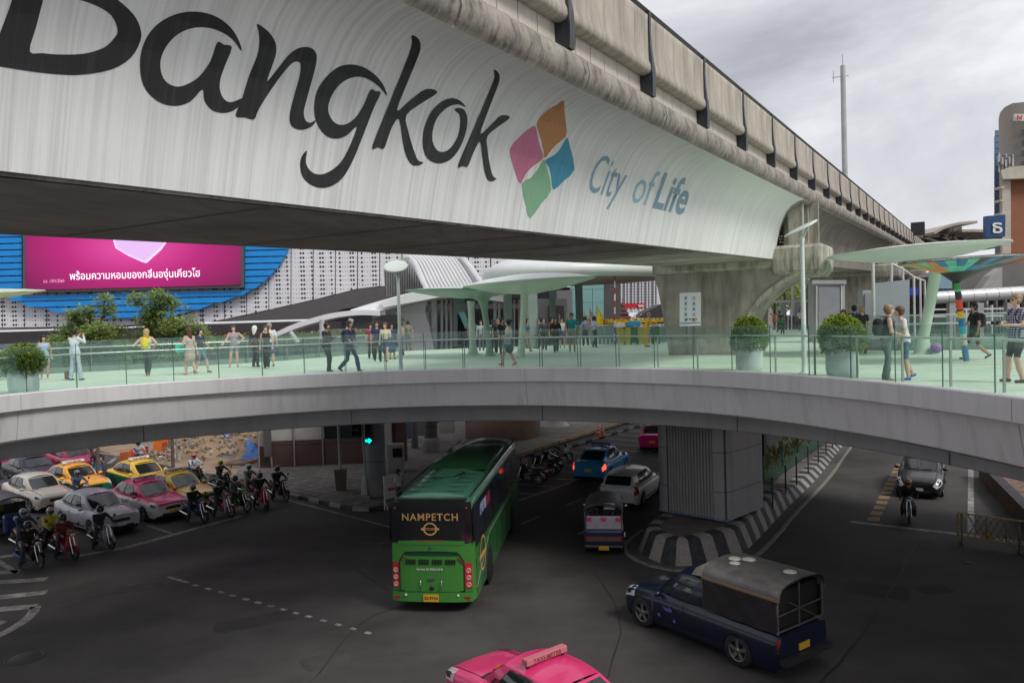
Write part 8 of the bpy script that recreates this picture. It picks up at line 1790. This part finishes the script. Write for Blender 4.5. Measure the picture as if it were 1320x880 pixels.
tl = empty('traffic_light', G(474, 646), 0, 'traffic light with a lit green arrow on a slim leaning pole', 'traffic light')
pz = PD(468, 568, G(474, 646).y) - G(474, 646); MB().tube([(0, 0, .1), pz, pz + Vector((-.02, 0, 1.2))], .055, 8).build('pole', M('pole_galvanised', (.3, .31, .3), rough=.5, metal=.3), tl); bx('foot', (0, 0, .2), (.3, .3, .2), conc, tl)
head(tl, pz + Vector((.28, -.05, .35)), R(90), 2, 'arrow'); head(tl, pz + Vector((-.22, 0, .7)), R(60), 0)
tl2 = empty('traffic_light', G(981, 625, .4), 0, 'black traffic light beside the right face of the clad pillar', 'traffic light'); q = PD(981, 575, G(981, 625, .4).y) - G(981, 625, .4); MB().tube([(0, 0, 0), (q.x, q.y, q.z)], .05, 8).build('pole', blk, tl2); head(tl2, q + Vector((.1, 0, .1)), R(-40), 5)
def postbox(label, px, top, wd=.05):
    p = G(*px); o = empty('sign_pole', p, 0, label, 'pole', 'grey poles on the pavement'); t = PD(*top, p.y) - p; MB().tube([(0, 0, .1), (t.x, t.y, t.z)], wd, 8).build('pole', M('pole_galvanised', (.3, .31, .3)), o); return o, t
o, t = postbox('grey pole with a flared foot guard in front of the brown wall', (440, 636), (436, 548), .06); MB().box((0, 0, .65), (.42, .3, 1.1), taper=1.3).build('foot_guard', M('guard_brown', (.10, .07, .06)), o)
o, t = postbox('short pole carrying a dark hanging panel at the wall corner', (351, 606), (346, 548)); bx('panel', (t.x - .05, -.1, t.z - .9), (.42, .1, 1.7), dgrey, o)
o, t = postbox('grey pole at the edge of the dirt lot', (246, 591), (243, 555), .07); o, t = postbox('thin grey pole beside the orange board', (229, 596), (227, 563), .06)
# advertising board beside the coach
ab = empty('notice_board', label='white slanted notice board with a red stripe standing on the kerb beside the coach', cat='sign')
ya = G(505, 657).y
slab('board', [(493, 614), (520, 608), (521, 636), (496, 644)], ya, .08, M('board_pale', (.42, .41, .42), rough=.5, n=.1), ab); slab('red_stripe', [(500, 629), (512, 626.5), (512, 630), (500, 633)], ya - .02, .02, M('stripe_red', (.35, .02, .02), n=0), ab)
for a, b in (((495, 614), (496, 660)), ((518, 609), (505, 660)), ((505, 645), (512, 660)), ((496, 645), (501, 660))): m = MB().tube([PD(*a, ya), PD(*b, ya)], .03, 6); m.build('leg', pw_, ab)
for k in range(3): slab('text_line', [(499, 617.5 + k * 3), (516, 614 + k * 3), (516, 614.8 + k * 3), (499, 618.3 + k * 3)], ya - .02, .01, icg, ab)
q = G(510, 612); mc = bx('vending_cabinet', q + Vector((0, .3, .9)), (.9, .6, 1.5), M('cabinet_pale', (.32, .31, .31)), None, .1, .03); tag(mc, 'pale cabinet with a dark window behind the notice board', 'cabinet'); bx('window', (.1, -.31, .3), (.5, .02, .5), dark, mc)
# cones
for i, (x, y) in enumerate(((771, 563), (776.5, 560))):
    p = G(x, y); o = empty('traffic_cone', (p.x, p.y, .0), 0, ('orange cone nearer the camera on the far pavement edge', 'orange cone farther back, right of the other')[i], 'cone', 'orange cones'); om = M('cone_orange', (.62, .09, .02), rough=.5)
    MB().lathe([(.26, 0), (.24, .05), (.17, .06), (.04, .72), (0, .74)], 14).build('cone', om, o)
    for z in (.3, .52): MB().lathe([(.17 - (z - .06) * .197 + .006, z), (.17 - (z - .0) * .197 + .006, z + .1)], 14).build('band', whi, o)
# orange barriers and board, posts
obm = M('barrier_orange', (.65, .10, .03), rough=.55, n=.15)
for i, (x0, x1, y0_, y1_, l, c_) in enumerate(((153, 166, 583, 596, 'faded orange plastic barrier block at the left end', M('barrier_faded', (.60, .17, .06), rough=.6, n=.2)), (165, 178, 580, 594, 'red orange plastic barrier block in the middle', obm), (177, 191, 577, 591, 'red orange plastic barrier block behind the white shirted rider', obm))):
    Yb = G((x0 + x1) / 2, y1_ + 1).y; o = slab('plastic_barrier', [(x0 + 1.5, y0_), (x1 - 1.5, y0_ - 1), (x1 - .5, y1_), (x0 - .2, y1_ + 1)], Yb, .45, c_); tag(o, l, 'barrier', 'orange plastic barriers')
Yb = G(208, 592).y; o = slab('orange_board', [(197.5, 569), (218, 566), (218, 588), (198, 591)], Yb, .08, M('board_orange', (.70, .17, .02), rough=.5, n=.15)); tag(o, 'bright orange site board between two posts beside the dirt lot', 'sign')
slab('graphic', [(209, 571), (215, 569), (216, 583), (208, 586)], Yb - .02, .02, M('graphic_red', (.4, .07, .04), n=.5, ns=3), o)
for x in (193, 222): q = G(x, 592); pp_ = MB().tube([(0, 0, 0), (0, 0, 1.4)], .09, 6).build('site_post', shf, None, q); tag(pp_, 'grey post left of the orange board' if x < 200 else 'grey post right of the orange board', 'post')
Yg = G(222, 596).y
# rubble, tarpaulins
rub = MB(); rr_ = random.Random(8)
for i in range(1500):
    k = rr_.choice(mounds); a = rr_.uniform(0, 6.28); d = k[2] * math.sqrt(rr_.random()) * .95; x, y = k[0] + math.cos(a) * d, k[1] + math.sin(a) * d
    if not inside((x, y), P2): continue
    s = rr_.uniform(.04, .16); T = Matrix.Rotation(rr_.uniform(0, 3), 3, 'X') @ Matrix.Rotation(rr_.uniform(0, 3), 3, 'Z'); rub.box((x, y, lot_h(x, y) + s * .3), (s * 1.6, s, s * .7), rr_.choice((0, 0, 0, 1, 2)), M_=T)
tag(rub.build('rubble', [M('rubble_tan', (.24, .19, .14), n=.3), M('rubble_pale', (.42, .39, .35), n=.2), M('rubble_brown', (.15, .09, .06), n=.3)], None, fix=False), kind='stuff')
def tarpaulin(label, pxs_, col, seed, hh=.25):
    c = [G(*p) for p in pxs_]; m = MB(); n = 16; rows = []
    for i in range(n + 1):
        r_ = []
        for j in range(n + 1):
            u_, v_ = i / n, j / n; p = (c[0] * (1 - u_) * (1 - v_) + c[1] * u_ * (1 - v_) + c[2] * u_ * v_ + c[3] * (1 - u_) * v_); z = lot_h(p.x, p.y) + .08 + hh * abs(noise.noise(Vector((p.x * 1.7, p.y * 1.7, seed)))) + .08 * noise.noise(Vector((p.x * 5, p.y * 5, seed))); r_.append(Vector((p.x, p.y, z)))
        rows.append(r_)
    m.grid(rows); m.grid([[p - Vector((0, 0, .02)) for p in r_] for r_ in rows]); tag(m.build('tarpaulin', col), label, 'tarpaulin', 'tarpaulins over the rubble')
tb = M('tarp_blue', (.16, .20, .42), rough=.45, n=.5, ns=3, streak=.6, sk_c=(.5, .52, .58), sx=2, sy=2, sz=2); tw_2 = M('tarp_white', (.52, .53, .55), rough=.5, n=.2); tb2 = M('tarp_bright_blue', (.05, .16, .48), rough=.45, n=.25)
tarpaulin('crumpled blue and white tarpaulin on top of the rubble heap', [(264, 587), (296, 588), (304, 580), (272, 577)], tb, 1, .7)
tarpaulin('white sheet edge hanging off the left of the rubble heap', [(256, 583), (268, 585), (276, 578), (262, 576)], tw_2, 2, .5)
tarpaulin('blue and white tarpaulin end at the right of the heap', [(292, 584), (308, 584), (309, 576), (294, 576)], tb, 5, .7)
tarpaulin('bright blue tarpaulin lying flat near the building corner', [(311, 595), (337, 597), (338, 587), (320, 586)], tb2, 3, .3)
m = MB(); c = [G(278, 588, .8), G(300, 591, .35), G(306, 586, .4), G(286, 583, .95)]
for i in range(8): a, b = c[0].lerp(c[3], i / 8), c[1].lerp(c[2], i / 8); a2, b2 = c[0].lerp(c[3], (i + .85) / 8), c[1].lerp(c[2], (i + .85) / 8); m.add([a, b, b2, a2], [(0, 1, 2, 3)]); m.add([v - Vector((0, 0, .03)) for v in (a, b, b2, a2)], [(0, 1, 2, 3)])
tag(m.build('corrugated_sheet', M('sheet_grey', (.36, .35, .33), rough=.5, n=.2)), 'pale corrugated sheet leaning on the front of the heap', 'metal sheet')
m = MB().bar(G(292, 599, .2), G(315, 598, .25), .15, .1); tag(m.build('timber', M('timber_dark', (.08, .05, .035), n=.3)), 'dark timber plank lying on the sandy ground', 'plank')
m = MB().bar(G(318, 596, .2), G(332, 592, .3), .3, .15); tag(m.build('timber', M('timber_orange', (.35, .17, .07), n=.3)), 'orange brown broken board beside the bright blue tarpaulin', 'plank')
# ---------------------------------------------------- crowd barrier and wall at the right
cb = empty('crowd_barrier', label='rusty yellow metal crowd barrier with diagonal bars at the right edge', cat='barrier')
a0, a1 = G(1240, 700), G(1316, 712); dv_ = (a1 - a0); dv_.z = 0; a1 = a0 + dv_ * 1.35; ry = M('barrier_yellow', (.36, .24, .08), rough=.6, n=.4, ns=6); rk = M('barrier_bar', (.16, .10, .06), rough=.6, n=.4, ns=6)
def bp(t, z): q = a0.lerp(a1, t); return Vector((q.x, q.y, z))
m = MB().bar(bp(-.05, 1.05), bp(1, 1.05), .05, .05).bar(bp(-.05, .28), bp(1, .28), .05, .05).bar(bp(-.05, .28), bp(-.05, 1.05), .05, .05); m.build('frame', ry, cb)
for t in (0, .72): m = MB().bar(bp(t, 0), bp(t, 1.05), .05, .05).bar(bp(t, .05) - Vector((.1, .25, 0)), bp(t, .05) + Vector((.1, .25, 0)), .05, .05); m.build('leg', rk, cb)
for i in range(7):
    t = .08 + i * .085; m = MB().bar(bp(t, .3), bp(t + .16, 1.03), .02, .03); m.build('diagonal', rk, cb); m = MB().bar(bp(t + .16, .3), bp(t, 1.03), .02, .03); m.build('diagonal', rk, cb)
for t in (.32, .56): m = MB().bar(bp(t, .28), bp(t, 1.05), .03, .03); m.build('upright', rk, cb)
m = MB().add([bp(.24, .3), bp(.44, .3), bp(.34, .52)], [(0, 1, 2)]); m.build('yellow_plate', M('plate_ochre', (.38, .26, .04)), cb)
wl = empty('planter_wall', label='low brown planter wall with dark coping running along the right edge', cat='wall')
q0, q1 = G(1277, 627), G(1345, 700); dq = (q1 - q0).normalized(); nq = Vector((-dq.y, dq.x, 0)); nq = nq if nq.x > 0 else -nq
for i in range(14):
    a = q0 + dq * (i * 1.1 - 2); m = MB(); m.bar(a + Vector((0, 0, .35)), a + dq * 1.08 + Vector((0, 0, .35)), .3, .7); m.build('wall_block', M('planter_brown', (.18, .12, .09), rough=.8, n=.2), wl)
    m = MB(); m.bar(a + Vector((0, 0, .73)) - nq * .02, a + dq * 1.08 + Vector((0, 0, .73)) - nq * .02, .4, .06); m.build('coping', blk, wl)
m = MB(); m.grid([[q0 - dq * 2 + nq * .15 + Vector((0, 0, .66)), q0 - dq * 2 + nq * 5 + Vector((0, 0, 1.4))], [q1 + dq * 3 + nq * .15 + Vector((0, 0, .66)), q1 + dq * 3 + nq * 5 + Vector((0, 0, 1.4))]], smooth=False); m.build('planted_bank', M('bank_brown', (.22, .14, .11), rough=.95, n=.5, ns=3, bump=.8), wl)
